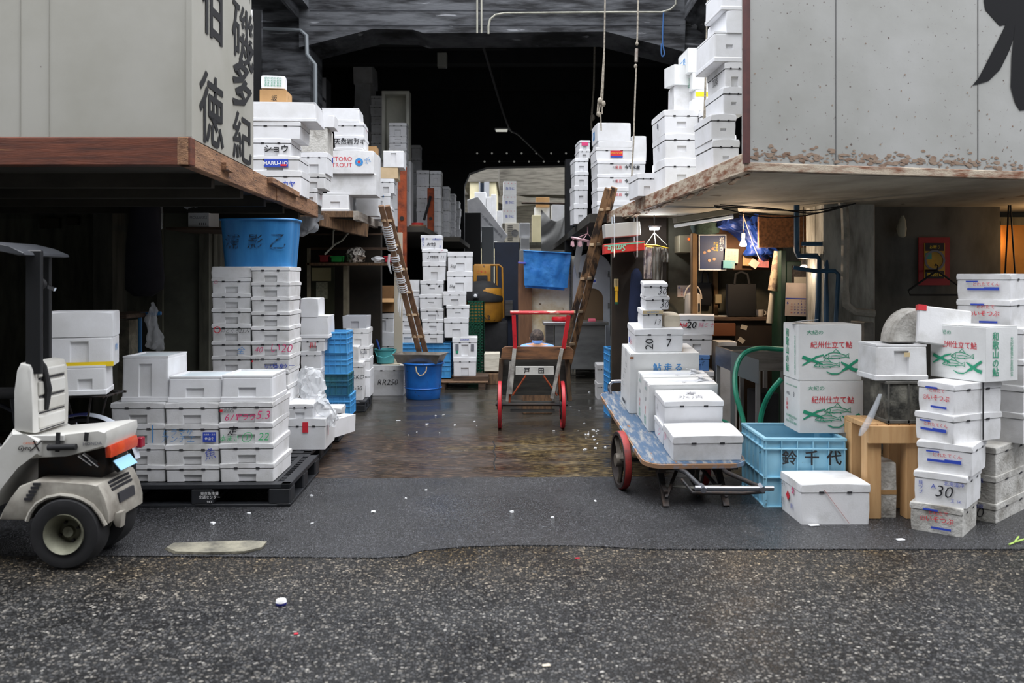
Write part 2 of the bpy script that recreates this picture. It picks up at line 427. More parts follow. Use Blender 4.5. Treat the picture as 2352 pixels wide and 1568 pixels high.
def corner(xl, xc, xr, dc, phi, w=None, l=None):
    """near vertical edge at px xc and depth dc; right face to xr, left face to xl -> centre, width, length"""
    x3, wr, wl = cdims(xl, xc, xr, dc, phi)
    w = w or max(.05, min(1.2, wr)); l = l or max(.05, min(1.2, wl))
    c, s = math.cos(phi), math.sin(phi)
    return x3+c*w/2-s*l/2, dc+s*w/2+c*l/2, w, l
# ---------------------------------------------------------------- ground
def ground_mat(name, kind):
    m = bpy.data.materials.new(name); m.use_nodes = True; t = m.node_tree; N = t.nodes; L = t.links; b = N['Principled BSDF']
    tc = N.new('ShaderNodeTexCoord'); O = tc.outputs['Object']
    def noise(sc, det=5, vec=O, st=None, ro=.55):
        n = N.new('ShaderNodeTexNoise'); n.inputs['Scale'].default_value = sc; n.inputs['Detail'].default_value = det; n.inputs['Roughness'].default_value = ro
        if st:
            mp = N.new('ShaderNodeMapping'); mp.inputs['Scale'].default_value = st; L.new(vec, mp.inputs[0]); vec = mp.outputs[0]
        L.new(vec, n.inputs['Vector']); return n.outputs[0]
    def ramp(src, pts):
        r = N.new('ShaderNodeValToRGB'); el = r.color_ramp.elements
        while len(el) < len(pts): el.new(.5)
        for k, (p, c) in zip(el, pts): k.position = p; k.color = c
        L.new(src, r.inputs[0]); return r.outputs[0]
    def mix(f, a, c, mode='MIX'):
        x = N.new('ShaderNodeMix'); x.data_type = 'RGBA'; x.blend_type = mode
        for sck, v in ((0, f), (6, a), (7, c)):
            if isinstance(v, (int, float)): x.inputs[sck].default_value = v
            elif isinstance(v, tuple): x.inputs[sck].default_value = v
            else: L.new(v, x.inputs[sck])
        return x.outputs[2]
    g = lambda v: (v, v, v, 1)
    if kind == 'street':
        v = N.new('ShaderNodeTexVoronoi'); v.inputs['Scale'].default_value = 58; v.inputs['Randomness'].default_value = 1; L.new(O, v.inputs['Vector'])
        sx = N.new('ShaderNodeSeparateColor'); L.new(v.outputs['Color'], sx.inputs[0])
        peb = ramp(sx.outputs[0], [(0, g(.008)), (.28, g(.016)), (.42, (.050, .051, .053, 1)), (.72, (.108, .107, .104, 1)), (.92, (.20, .185, .16, 1)), (1, (.38, .365, .33, 1))])
        de = N.new('ShaderNodeTexVoronoi'); de.feature = 'DISTANCE_TO_EDGE'; de.inputs['Scale'].default_value = 58; L.new(O, de.inputs['Vector'])
        gap = ramp(de.outputs[0], [(.03, g(0)), (.16, g(1))])
        col = mix(gap, g(.010), peb)
        sy = N.new('ShaderNodeSeparateXYZ'); L.new(O, sy.inputs[0])
        mr = N.new('ShaderNodeMapRange'); mr.inputs[1].default_value = 4.3; mr.inputs[2].default_value = 5.2; L.new(sy.outputs['Y'], mr.inputs[0])
        tn = N.new('ShaderNodeMath'); tn.operation = 'MULTIPLY'; L.new(mr.outputs[0], tn.inputs[0]); L.new(ramp(noise(1.3), [(.35, g(.2)), (.65, g(1))]), tn.inputs[1])
        col = mix(tn.outputs[0], col, mix(1.0, col, (1.0, .74, .40, 1), 'MULTIPLY'))
        dk = ramp(noise(.8, 3), [(.3, g(.62)), (.7, g(1.0))]); col = mix(1.0, col, dk, 'MULTIPLY')
        L.new(col, b.inputs['Base Color'])
        L.new(ramp(noise(2.2), [(.35, g(.30)), (.7, g(.55))]), b.inputs['Roughness'])
        bp = N.new('ShaderNodeBump'); bp.inputs['Strength'].default_value = .9; bp.inputs['Distance'].default_value = .012
        L.new(gap, bp.inputs['Height']); L.new(bp.outputs[0], b.inputs['Normal'])
    elif kind == 'apron':
        f = noise(140, 3)
        vg = N.new('ShaderNodeTexVoronoi'); vg.inputs['Scale'].default_value = 150; L.new(O, vg.inputs['Vector'])
        sg = N.new('ShaderNodeSeparateColor'); L.new(vg.outputs['Color'], sg.inputs[0])
        col = ramp(sg.outputs[0], [(.2, g(.010)), (.6, g(.019)), (.85, (.040, .041, .044, 1)), (.98, (.13, .13, .135, 1))]); f = vg.outputs['Distance']
        col = mix(1.0, col, ramp(noise(1.1), [(.3, (.55, .56, .6, 1)), (.7, (1.2, 1.2, 1.25, 1))]), 'MULTIPLY')
        L.new(col, b.inputs['Base Color'])
        L.new(ramp(noise(.9, 4), [(.38, g(.16)), (.62, g(.5))]), b.inputs['Roughness'])
        bp = N.new('ShaderNodeBump'); bp.inputs['Strength'].default_value = .8; bp.inputs['Distance'].default_value = .008
        L.new(f, bp.inputs['Height']); L.new(bp.outputs[0], b.inputs['Normal'])
    else:
        f = noise(20, 8, st=(.6, 1.5, 1), ro=.68); big0 = noise(1.1, 4)
        sX = N.new('ShaderNodeSeparateXYZ'); L.new(O, sX.inputs[0]); bm_n = N.new('ShaderNodeMath'); bm_n.operation = 'MULTIPLY_ADD'; L.new(sX.outputs['X'], bm_n.inputs[0]); bm_n.inputs[1].default_value = .22; L.new(big0, bm_n.inputs[2]); big = bm_n.outputs[0]
        wet = (.020, .019, .017, 1)
        och = ramp(f, [(.38, (.008, .006, .004, 1)), (.5, (.046, .032, .014, 1)), (.64, (.21, .150, .062, 1))])
        red = ramp(f, [(.38, (.008, .007, .006, 1)), (.52, (.036, .022, .015, 1)), (.66, (.13, .082, .050, 1))])
        col = mix(ramp(big, [(.45, g(0)), (.58, g(1))]), red, och)
        sy = N.new('ShaderNodeSeparateXYZ'); L.new(O, sy.inputs[0])
        ad = N.new('ShaderNodeMath'); ad.operation = 'MULTIPLY_ADD'; L.new(noise(1.0, 5, st=(.6, 1, 1)), ad.inputs[0]); ad.inputs[1].default_value = 4.2; L.new(sy.outputs['Y'], ad.inputs[2])
        mr = N.new('ShaderNodeMapRange'); mr.inputs[1].default_value = 10.9; mr.inputs[2].default_value = 12.4; L.new(ad.outputs[0], mr.inputs[0])
        col = mix(mr.outputs[0], col, mix(f, wet, (.05, .045, .035, 1)))
        L.new(col, b.inputs['Base Color'])
        rr = mix(mr.outputs[0], ramp(noise(2.5, 5, st=(.6, 1.6, 1)), [(.38, g(.16)), (.62, g(.55))]), ramp(noise(1.5, 5, st=(.6, 1.4, 1)), [(.42, g(.05)), (.6, g(.38))]))
        L.new(rr, b.inputs['Roughness'])
        bp = N.new('ShaderNodeBump'); bp.inputs['Strength'].default_value = .35; bp.inputs['Distance'].default_value = .012
        L.new(noise(16, 5, st=(.6, 2.2, 1)), bp.inputs['Height']); L.new(bp.outputs[0], b.inputs['Normal'])
    return m
street_m = ground_mat('street_aggregate_asphalt', 'street'); apron_m = ground_mat('dark_fresh_asphalt', 'apron'); alley_m = ground_mat('wet_alley_concrete', 'alley')
edge = [(-400, 1276), (200, 1277), (620, 1280), (860, 1282), (925, 1279), (965, 1266), (1060, 1257), (1180, 1253), (1330, 1254), (1500, 1262), (1900, 1262), (2352, 1262), (2900, 1262)]
EB = [(-14, GD(1276))]+[(WX(px, GD(py)), GD(py)) for px, py in edge]+[(14, GD(1262))]
def flat(name, pts, m, z=0):
    bm = newbm(); bm.faces.new([bm.verts.new((x, y, z)) for x, y in pts]); bmesh.ops.triangulate(bm, faces=bm.faces)
    return struct(name, bm, m)
flat('floor_street', [(14, -9), (14, GD(1262))]+EB[::-1][1:]+[(-14, -9)], street_m)
AB = [(-14, 7.25), (-2.2, 7.25), (-1.2, 7.2), (-.3, 7.24), (.8, 7.26), (14, 7.3)]
flat('floor_apron', EB+AB[::-1], apron_m)
flat('floor_alley', AB+[(14, 48), (-14, 48)], alley_m)
# raised lip of the fresh asphalt along the old street
bm = newbm(); 
for (x0, y0), (x1, y1) in zip(EB[1:-1], EB[2:]):
    if -2.6 < x0 < 3: bar(bm, (x0, y0+.01, .001), (x1, y1+.01, .001), .03, .012)
struct('trim_asphalt_lip', bm, apron_m)
bm = newbm(); ck = [(1137, 1078), (1134, 1062), (1139, 1048), (1133, 1036), (1137, 1024), (1132, 1012)]
for a_, b_ in zip(ck, ck[1:]): bar(bm, (WX(a_[0], GD(a_[1])), GD(a_[1]), .0015), (WX(b_[0], GD(b_[1])), GD(b_[1]), .0015), .012, .002)
struct('trim_floor_crack', bm, M('crack_black', C(20, 18, 16), rough=.9))
# strip of broken kerb lying in the gap
kb = newbm(); pts = [(378, 1262), (395, 1252), (480, 1249), (575, 1246), (612, 1249), (600, 1262), (560, 1271), (470, 1274), (400, 1272)]
vs = [kb.verts.new((WX(a, GD(b)), GD(b), .002)) for a, b in pts]; f = kb.faces.new(vs)
r = bmesh.ops.extrude_face_region(kb, geom=[f]); 
for v in [g for g in r['geom'] if isinstance(g, bmesh.types.BMVert)]: v.co.z += .014; v.co.x = v.co.x*.985-.02; 
kerb = M('kerb_concrete', C(136, 132, 116), C(84, 82, 74), .8, scale=9, bump=.5, bscale=30)
tag(obj('kerb_slab', kb, kerb), 'low strip of broken pale kerb concrete set in the asphalt before the left pallets', 'kerb')

# ---------------------------------------------------------------- building shell
concrete = M('soot_stained_concrete', C(92, 94, 98), C(24, 25, 28), .85, scale=2.6, lo=.40, hi=.62, stretch=(.45, .45, 3.0), bump=.25, bscale=18, spots=C(140, 142, 146), sscale=3.2, sth=.66)
concrete_lt = M('grey_stained_concrete', C(120, 116, 106), C(76, 72, 64), .85, scale=3, stretch=(.5, .5, 5.0), bump=.2, bscale=16)
dark_wall = M('dark_grimy_wall', C(96, 96, 84), C(52, 52, 47), .85, scale=2.5, stretch=(3, 3, .6), bump=.1)
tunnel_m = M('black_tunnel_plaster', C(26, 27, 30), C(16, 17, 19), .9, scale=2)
panel_w = M('painted_steel_panel', C(166, 164, 156), C(150, 148, 137), .55, scale=1.3, lo=.35, hi=.75, spots=C(92, 86, 82), sscale=18, sth=.765, bump=.08, bscale=6)
panel_r = M('rust_flecked_panel', C(170, 170, 167), C(150, 150, 144), .5, scale=1.2, lo=.35, hi=.75, spots=C(92, 80, 74), sscale=34, sth=.665, bump=.15, bscale=5)
rust_edge = M('rusting_edge', C(186, 172, 152), C(120, 74, 46), .7, scale=6, lo=.42, hi=.62, stretch=(1, 1, 4), bump=.3)
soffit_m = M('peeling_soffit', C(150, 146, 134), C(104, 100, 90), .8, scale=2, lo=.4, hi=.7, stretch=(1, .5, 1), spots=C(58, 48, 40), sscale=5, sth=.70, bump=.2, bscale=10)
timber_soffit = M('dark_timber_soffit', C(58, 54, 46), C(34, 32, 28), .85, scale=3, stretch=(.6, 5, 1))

# left storage hut on the loft (white panels) ---------------------------------
hut = thing('storage_hut', 'pale painted storage hut with black brush lettering hanging over the left pallets', 'hut', (-2.0, 5.4, 2.53))
def hp(name, bm, m, **k): return obj(name, bm, m, hut, **k)
def shift(bm, dx, dy, dz):
    for v in bm.verts: v.co += Vector((dx, dy, dz))
    return bm
zt = 4.15
bm = newbm(); bx(bm, -6.0, -2.0, 5.4, 5.44, 2.53, zt); hp('front_panel', shift(bm, 2.0, -5.4, -2.53), panel_w)
for px in (46, 112):      # panel seams
    bm = newbm(); x = WX(px, 5.4); bx(bm, x-.003, x+.003, 5.396, 5.401, 2.53, zt); hp('panel_seam', shift(bm, 2, -5.4, -2.53), M('seam_grey', C(150, 148, 140)))
bm = newbm(); 
side = [(.041, 2.53), (1.62, 2.53), (1.62, 3.72), (1.42, 3.90), (1.42, zt), (.041, zt)]
A = [bm.verts.new((-.0-.052*y, y, z-2.53)) for y, z in side]; B = [bm.verts.new((-.04-.052*y, y, z-2.53)) for y, z in side]
bm.faces.new(A[::-1]); bm.faces.new(B)
for i in range(len(A)): bm.faces.new((A[i], A[(i+1) % 6], B[(i+1) % 6], B[i]))
hp('side_panel', bm, panel_w)
bm = newbm(); bar(bm, (0, -.003, 0), (0, -.003, zt-2.53), .035, .012, up=(0, 1, 0)); hp('corner_strip', bm, panel_w)
bm = newbm(); bx(bm, -4.0, 0, .03, 1.6, zt-2.55, zt-2.53); bx(bm, -4, -.1, 1.58, 1.62, 0, zt-2.54); hp('roof_and_back', bm, panel_w)
rz = PI/2+.052
def sidetext(s, yy, z, h, w, bold=.03):
    return text(s, paint_sign, hut, (.006-.052*yy, yy, z-2.53), h=h, w=w, rotz=rz, bold=bold, name='brush_character')
def sd(px): return 10.0*0+(-2.0*F-0)/( (px-CX) - 0) if 0 else None
def syy(px):            # px on the side panel -> distance along it
    # x = -2-.052 t ; d = 5.4+t ; px = CX+F*x/d
    k = (px-CX)/F; return (-2.0-5.4*k)/(k+.052)
for s, px, y0, y1, wpx in (('徳', 486, 172, 336, 50), ('伯', 487, -60, 90, 42), ('磯', 558, 15, 152, 44), ('多', 556, 136, 256, 40), ('紀', 556, 262, 372, 38)):
    yy = syy(px); d = 5.4+yy; h = (y1-y0)*d/F
    w = abs(syy(px+wpx/2)-syy(px-wpx/2))
    sidetext(s, yy, WZ((y0+y1)/2, d), h, w*1.12, .022 if s in '多伯' else .010)
bm = newbm(); lathe(bm, [(.012, 0), (.03, .01), (.03, .05), (.012, .06)], axis='x'); 
# left loft: timber fascia, deck
def edgeL(y): return -2.0-.052*(y-5.4)
bm = newbm(); bx(bm, -6.2, -1.985, 5.385, 5.46, 2.352, 2.527, .006, 1); struct('trim_left_fascia', bm, wood_red)
bm = newbm()
def longbeam(bm, y0, y1, z0, z1, off=0, t=.07):
    a = [(edgeL(y0)+off, y0), (edgeL(y1)+off, y1)]
    bar(bm, (a[0][0]-t/2, y0, (z0+z1)/2), (a[1][0]-t/2, y1, (z0+z1)/2), t, z1-z0, bev=.006)
longbeam(bm, 5.38, 7.9, 2.352, 2.527); longbeam(bm, 7.85, 10.0, 2.352, 2.515, .012); struct('trim_left_beam', bm, wood_weather)
bm = newbm(); bar(bm, (edgeL(7.6)+.03, 7.5, 2.50), (edgeL(8.8)+.03, 8.7, 2.49), .05, .05, bev=.004); bar(bm, (edgeL(6.2)+.02, 6.1, 2.44), (edgeL(6.2)+.02, 6.3, 2.44), .04, .05)
struct('trim_left_batten', bm, wood_weather)
bm = newbm(); v = [bm.verts.new((x, y, 2.50)) for x, y in ((-6.2, 5.45), (edgeL(5.45)-.06, 5.45), (edgeL(10.3)-.0, 10.3), (-6.2, 10.3))]; f = bm.faces.new(v)
r = bmesh.ops.extrude_face_region(bm, geom=[f]); [setattr(q.co, 'z', 2.40) for q in r['geom'] if isinstance(q, bmesh.types.BMVert)]
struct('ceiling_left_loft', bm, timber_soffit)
bm = newbm()
for y in (6.2, 7.0, 7.8, 8.6, 9.4): bx(bm, -6.1, edgeL(y)-.1, y, y+.07, 2.30, 2.40)
struct('trim_left_joists', bm, timber_soffit)
# second timber platform further in
bm = newbm(); bx(bm, -4.6, -1.97, 10.78, 10.86, 2.41, 2.49, .004, 1); struct('trim_platform_front', bm, wood_old)
bm = newbm(); bar(bm, (-1.94, 10.80, 2.435), (-2.0, 13.94, 2.435), .07, .11, bev=.004); struct('trim_platform_side', bm, M('grey_plank', C(168, 160, 150), C(104, 92, 80), .8, scale=6, stretch=(1, .3, 2)))
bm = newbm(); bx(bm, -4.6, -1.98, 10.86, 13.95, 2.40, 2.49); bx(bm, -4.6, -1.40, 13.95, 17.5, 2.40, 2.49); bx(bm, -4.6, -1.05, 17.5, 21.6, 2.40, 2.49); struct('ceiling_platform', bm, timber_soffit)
bm = newbm(); bar(bm, (-2.35, 10.7, 2.38), (-1.9, 11.4, 2.28), .06, .17, bev=.004); struct('trim_platform_strut', bm, wood_old)
# right hut and loft -----------------------------------------------------------
AR = math.radians(13.0); RX0, RY0 = 1.53, 5.65
hutr = thing('storage_hut', 'rust-flecked white steel storage hut with one huge black character over the right side', 'hut', (RX0, RY0, 2.35), AR)
def rx(px):             # px on the right front panel -> distance along it
    k = (px-CX)/F; return (k*RY0-RX0)/(math.cos(AR)-k*math.sin(AR))
bm = newbm(); bx(bm, 0, 3.4, 0, .04, .05, 2.2)
# rust blooms along the lower edge and scattered chips
for i in range(330):
    px = rnd.uniform(1726, 2352); low = rnd.random() < .75
    t = rx(px); d = RY0+t*math.sin(AR); zc = rnd.uniform(.06, .10)+abs(rnd.gauss(0, .03)) if low else .06+abs(rnd.gauss(0, .45))
    if zc > 2.1: continue
    r_ = rnd.uniform(.003, .013) if low else rnd.uniform(.002, .007)
    n = 9; ww = rnd.uniform(1, 3.2) if low else rnd.uniform(.6, 1.2)
    rf = bm.faces.new([bm.verts.new((t+math.cos(2*PI*k/n)*r_*ww*rnd.uniform(.6, 1.2), -.0015-.00001*i, zc+math.sin(2*PI*k/n)*r_*rnd.uniform(.6, 1.2))) for k in range(n)]); rf.material_index = 1
fp_ = obj('front_panel', bm, panel_r, hutr); fp_.data.materials.append(M('rust_bloom', C(152, 132, 114), C(120, 92, 74), .8, scale=14))
bm = newbm(); bx(bm, 0, 3.4, -.006, .05, 0, .055, .004, 1); obj('bottom_flashing', bm, rust_edge, hutr)
bm = newbm(); bx(bm, -.012, .012, -.01, .05, .05, 2.2); obj('corner_angle', bm, M('purple_rust', C(92, 52, 48), C(66, 40, 40), .6, scale=8), hutr)
bm = newbm(); bx(bm, .02, .05, .04, .12, .13, 2.2); bx(bm, .02, 3.4, .04, .3, 2.18, 2.2); bx(bm, .3, 3.4, .28, .3, .13, 2.2); obj('back_and_roof', bm, panel_r, hutr)
def rx(px):             # px on the right front panel -> distance along it
    k = (px-CX)/F; return (k*RY0-RX0)/(math.cos(AR)-k*math.sin(AR))
for px in (1920, 2246):
    bm = newbm(); bx(bm, rx(px)-.004, rx(px)+.002, -.003, .001, .05, 2.2); obj('panel_seam', bm, M('seam_dark', C(92, 92, 92)), hutr)
bm = newbm()      # dent near the first seam
dd = rx(1912); g = 9
for i in range(g+1):
    for j in range(g+1): pass
bm.free()
# huge brush character: three strokes seen at the frame's edge plus the rest outside
def rz_(px, py): 
    t = rx(px); d = RY0+t*math.sin(AR); return t, WZ(py, d)-2.35
def rpoly(pts): return [rz_(*p) for p in pts]
bm = newbm()
for poly in ([(2258, 0), (2262, 22), (2285, 48), (2296, 60), (2313, 56), (2400, 40), (2480, 20), (2480, -40), (2300, -30)],
             [(2316, 40), (2300, 75), (2282, 110), (2262, 150), (2246, 180), (2232, 197), (2250, 192), (2270, 186), (2296, 160), (2316, 120), (2330, 80), (2400, 60), (2400, 30)],
             [(2330, 60), (2322, 130), (2320, 200), (2330, 235), (2342, 254), (2362, 250), (2380, 210), (2386, 120), (2390, 50)]):
    pr = rpoly(poly); vs = [bm.verts.new((x, -.004-.001*len(bm.faces), z)) for x, z in pr]; bm.faces.new(vs)
bmesh.ops.triangulate(bm, faces=bm.faces)
obj('brush_character', bm, paint_sign, hutr)
# deck of the right loft
def edgeR(y): return RX0-.064*(y-RY0)
def slab(pts, z0, z1):
    bm = newbm(); f = bm.faces.new([bm.verts.new((x, y, z0)) for x, y in pts]); r = bmesh.ops.extrude_face_region(bm, geom=[f])
    for q in r['geom']:
        if isinstance(q, bmesh.types.BMVert): q.co.z = z1
    return bm
far = (RX0+5*math.cos(AR), RY0+5*math.sin(AR))
struct('ceiling_right_loft', slab([(edgeR(RY0)+.05, RY0+.03), (far[0], far[1]+.03), (far[0], 11.0), (edgeR(10.95)+.05, 10.95)], 2.35, 2.475), soffit_m)
bm = newbm(); bar(bm, (edgeR(5.67)+.025, 5.67, 2.415), (edgeR(10.95)+.025, 10.95, 2.415), .05, .13, bev=.004); struct('trim_right_fascia', bm, rust_edge)
bm = newbm()
for i in range(26):      # peeling strips under the edge
    y = 5.8+i*.19; x = edgeR(y)+rnd.uniform(.02, .10)
    bar(bm, (x, y, 2.342), (x+rnd.uniform(-.02, .02), y+rnd.uniform(.08, .3), 2.338+rnd.uniform(-.01, .005)), rnd.uniform(.015, .05), .006)
struct('trim_peeling_strips', bm, rust_edge)
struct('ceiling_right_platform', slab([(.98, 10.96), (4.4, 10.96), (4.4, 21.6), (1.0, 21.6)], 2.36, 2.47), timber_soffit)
# concrete gate of the inner building -----------------------------------------
D0 = 15.2
def gx(px): return WX(px, D0)
def gz(py): return WZ(py, D0)
bm = newbm(); bx(bm, gx(600), gx(712), D0, D0+1.0, 0, 8.2, .02, 1); struct('wall_left_column', bm, concrete)
bm = newbm(); bx(bm, gx(1562), gx(1690), D0, D0+1.0, 0, 8.2, .02, 1); struct('wall_right_column', bm, concrete)
bm = newbm(); prism(bm, [(gx(690), gz(112)), (gx(740), gz(100)), (gx(858), gz(70)), (gx(950), gz(72)), (gx(975), gz(80)), (gx(1390), gz(76)), (gx(1570), gz(122)), (gx(1580), 8.2), (gx(690), 8.2)], D0-.1, D0+.9)
struct('wall_gate_beam', bm, concrete)
bm = newbm()
for z in (gz(28), gz(62), gz(-30)): bx(bm, gx(715), gx(1560), D0-.106, D0-.1, z-.008, z+.008)
struct('trim_board_marks', bm, M('board_mark', C(70, 72, 78), C(40, 42, 46), .9, scale=4))
bm = newbm(); bx(bm, -4.7, gx(712), 9.0, D0, gz(62)+.3, 8.2); prism(bm, [(-4.7, 6.5), (gx(640), 6.5), (gx(690), 6.15), (gx(700), 8), (-4.7, 8)], D0-2.2, D0)
struct('wall_left_upper', bm, concrete)
bm = newbm(); prism(bm, [(gx(1570), 6.15), (gx(1620), 5.9), (gx(1690), 6.5), (gx(2100), 7.1), (gx(2100), 8.2), (gx(1570), 8.2)], D0-2.6, D0); struct('wall_right_upper', bm, concrete)
# side walls above the lofts
bm = newbm(); bx(bm, -4.9, -4.7, 7.2, 15.6, 2.4, 6.0); struct('wall_left', bm, concrete)
bm = newbm(); bx(bm, 4.35, 4.55, 7.2, 15.6, 2.4, 6.0); struct('wall_right', bm, concrete)
# dark hall beyond
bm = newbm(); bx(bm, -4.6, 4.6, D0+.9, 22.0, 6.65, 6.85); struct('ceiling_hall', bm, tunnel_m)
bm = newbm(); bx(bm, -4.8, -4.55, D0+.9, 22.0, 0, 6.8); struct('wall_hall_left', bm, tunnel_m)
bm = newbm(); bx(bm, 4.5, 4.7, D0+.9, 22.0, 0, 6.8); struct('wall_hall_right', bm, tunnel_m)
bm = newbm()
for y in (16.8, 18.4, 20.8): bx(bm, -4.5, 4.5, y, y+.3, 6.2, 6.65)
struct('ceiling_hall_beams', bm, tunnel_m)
# far end: frame of the exit and the light court behind it
DE = 22.0
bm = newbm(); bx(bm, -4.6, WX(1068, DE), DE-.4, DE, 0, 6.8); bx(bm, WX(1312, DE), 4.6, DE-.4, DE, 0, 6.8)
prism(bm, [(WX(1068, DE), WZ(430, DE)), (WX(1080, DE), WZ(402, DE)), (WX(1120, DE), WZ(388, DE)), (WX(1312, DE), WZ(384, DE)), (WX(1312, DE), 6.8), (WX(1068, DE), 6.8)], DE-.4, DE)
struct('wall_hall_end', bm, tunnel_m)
bm = newbm(); bx(bm, -7, 9, 38, 38.3, 0, 10); struct('wall_court_back', bm, concrete_lt)
bm = newbm(); bx(bm, -2.1, 8, 37.5, 38, WZ(447, 37.5), WZ(436, 37.5)); prism(bm, [(-2, 5.6), (.6, 5.1), (3, 5.0), (3, 4.9), (-.2, 4.7)], 36.8, 37.4); struct('trim_court_ledge', bm, concrete_lt)
cream = M('cream_cladding', C(232, 222, 184), C(214, 204, 164), .6, scale=2)
bm = newbm(); bx(bm, WX(1079, 32), WX(1141, 33.5)-.0, 32, 37, 0, WZ(400, 32)); struct('wall_court_left', bm, cream)
bm = newbm(); bx(bm, WX(1060, 32), WX(1142, 33)+.05, 31.9, 37, WZ(418, 32), 7.5); struct('wall_court_upper', bm, concrete_lt)
wn = newbm(); bx(wn, WX(1102, 31.88), WX(1122, 31.88), 31.84, 31.9, WZ(458, 31.88), WZ(420, 31.88)); o = struct('window_1', wn, M('window_glass_dark', C(40, 46, 56), rough=.1))
bm = newbm(); bx(bm, WX(1112, 31.88), WX(1124, 31.88), 31.80, 31.86, WZ(460, 31.88), WZ(418, 31.88)); bx(bm, WX(1100, 31.88), WX(1103, 31.88), 31.8, 31.86, WZ(460, 31.88), WZ(418, 31.88)); obj('sash', bm, M('sash_grey', C(150, 152, 156)), o)
# unseen building across the street, behind the viewer, added to block low sky
bm = newbm(); bx(bm, -16, 16, -7.5, -7.0, 0, 11); struct('wall_opposite_blocker', bm, M('opposite_blocker_grey', C(120, 118, 112), C(96, 94, 90), .8, scale=1))
bm = newbm(); bx(bm, -16, 16, -7.0, 1.2, 6.2, 6.35)
for x in (-12, -6, 0, 6, 12): bx(bm, x-.1, x+.1, -7, 1.2, 6.0, 6.2)
struct('ceiling_sky_blocker', bm, M('sky_blocker_sheet', C(120, 122, 124), C(96, 98, 100), .6, scale=1))  # unseen canopy, added to cut the sky over the street and huts
# ground floor shops: left --------------------------------------------------------
bm = newbm(); bx(bm, -6.2, WX(492, 9.4), 9.4, 9.6, 0, 2.4); struct('wall_left_shop', bm, dark_wall)
bm = newbm(); bx(bm, WX(492, 9.4)-.1, WX(492, 9.4), 9.5, 12.6, 0, 2.4); struct('wall_left_return', bm, dark_wall)
bm = newbm(); bx(bm, -3.4, -1.9, 12.6, 12.75, 0, 2.41); struct('wall_left_recess', bm, M('brown_black_board', C(44, 38, 30), C(28, 26, 22), .85, scale=3))
bm = newbm(); bx(bm, -6.3, -6.2, 5.0, 9.6, 0, 2.4); struct('wall_left_end', bm, dark_wall)
dm = M('dark_door_paint', C(96, 98, 86), C(70, 72, 64), .6, scale=2)
dr = newbm(); bx(dr, WX(378, 9.36), WX(462, 9.36), 9.34, 9.4, 0, WZ(468, 9.36)); o = struct('door_1', dr, dm)
bm = newbm(); bx(bm, WX(462, 9.36), WX(484, 9.36), 9.30, 9.4, 0, WZ(424, 9.36)); bx(bm, WX(366, 9.36), WX(378, 9.36), 9.30, 9.4, 0, WZ(448, 9.36)); bx(bm, WX(366, 9.36), WX(484, 9.36), 9.3, 9.4, WZ(468, 9.36), WZ(452, 9.36)); obj('door_frame', bm, dark_wall, o)
bm = newbm(); bx(bm, WX(240, 9.3), WX(283, 9.3), 9.05, 9.4, 0, 2.4); struct('wall_left_pier', bm, M('grey_green_pier', C(84, 84, 76), C(56, 56, 50), .85, scale=3, stretch=(3, 3, .5)))
# right
bm = newbm(); bx(bm, 1.15, 3.6, 10.0, 10.15, 0, 2.36); struct('wall_right_shop', bm, M('shop_back_wall', C(96, 94, 80), C(62, 56, 44), .8, scale=2.2))
bm = newbm(); bx(bm, WX(1892, 8.2), WX(2010, 8.2), 8.2, 8.7, 0, 2.36, .01, 1); struct('wall_right_pillar', bm, M('whitewashed_pillar', C(176, 176, 168), C(108, 106, 98), .85, scale=4, stretch=(2, 2, .5), bump=.3, bscale=20, spots=C(60, 58, 54), sscale=9, sth=.70))
bm = newbm(); bx(bm, WX(2010, 8.2), WX(2290, 8.5), 8.45, 8.6, 0, 2.36); struct('wall_right_side', bm, M('dark_grey_wall', C(100, 100, 95), C(60, 60, 57), .85, scale=2, stretch=(1.5, 1.5, .6)))
bm = newbm(); bx(bm, WX(1900, 8.6), WX(1900, 8.6)+.1, 8.6, 10.1, 0, 2.36); struct('wall_right_partition', bm, dark_wall)
bm = newbm(); bx(bm, 4.6, 7, 10.2, 10.35, 0, 2.36); bx(bm, 6.9, 7.0, 6.9, 10.3, 0, 2.36); struct('wall_right_end', bm, dark_wall)
# ---------------------------------------------------------------- stacks of fish boxes
RL, RR = .05, .06
def T(s, u, v, size, ink='k', face='f', **k): return ('t', s, face, u, v, size, ink, k)
def HW(s, u, v, size, ink='k', face='f', **k): return ('h', s, face, u, v, size, ink, k)
def PT(w, h, u, v, ink, face='f', **k): return ('p', '', face, u, v, (w, h), ink, k)
GL = 'boxes on the left loft'
FL = 2.50
stack('the stack beside the lettered hut', 8.8, [
    (560, 725, 236, dict(style='inv', grip=None, desc='wide overhanging white foam tub')),
    (575, 690, 279, dict(grip=None)),
    (575, 668, 318, dict(L=.55, ml=[T('ショウ', .14, .42, .075, 'k', bold=.02)], desc='white foam box lettered in black katakana')),
    (575, 687, 358, dict(ml=[PT(.24, .085, .03, .5, 'b'), T('MARU-UO', .02, .5, .04, 'w', bold=.02), PT(.06, .02, .18, .36, 'r')], desc='white box with blue-red wave logo')),
    (570, 692, 391, dict(ml=[T('ナカヤ', .2, .45, .06, 'b', bold=.02)], desc='white foam box lettered in blue katakana'))],
    447, zbase=FL, rot=RL, group=GL, prep='of')
r = foam_box(.27, .3, .15, 'carton', brown_card, label='small brown carton on top of the loft stack beside the lettered hut', ml=[T('坂', .05, .4, .06), T('ヒ', -.1, .6, .04, face='r')], name='cardboard_carton')
put(r, WX(625, 8.95), 9.1, WZ(234, 8.8)+.008, RL)
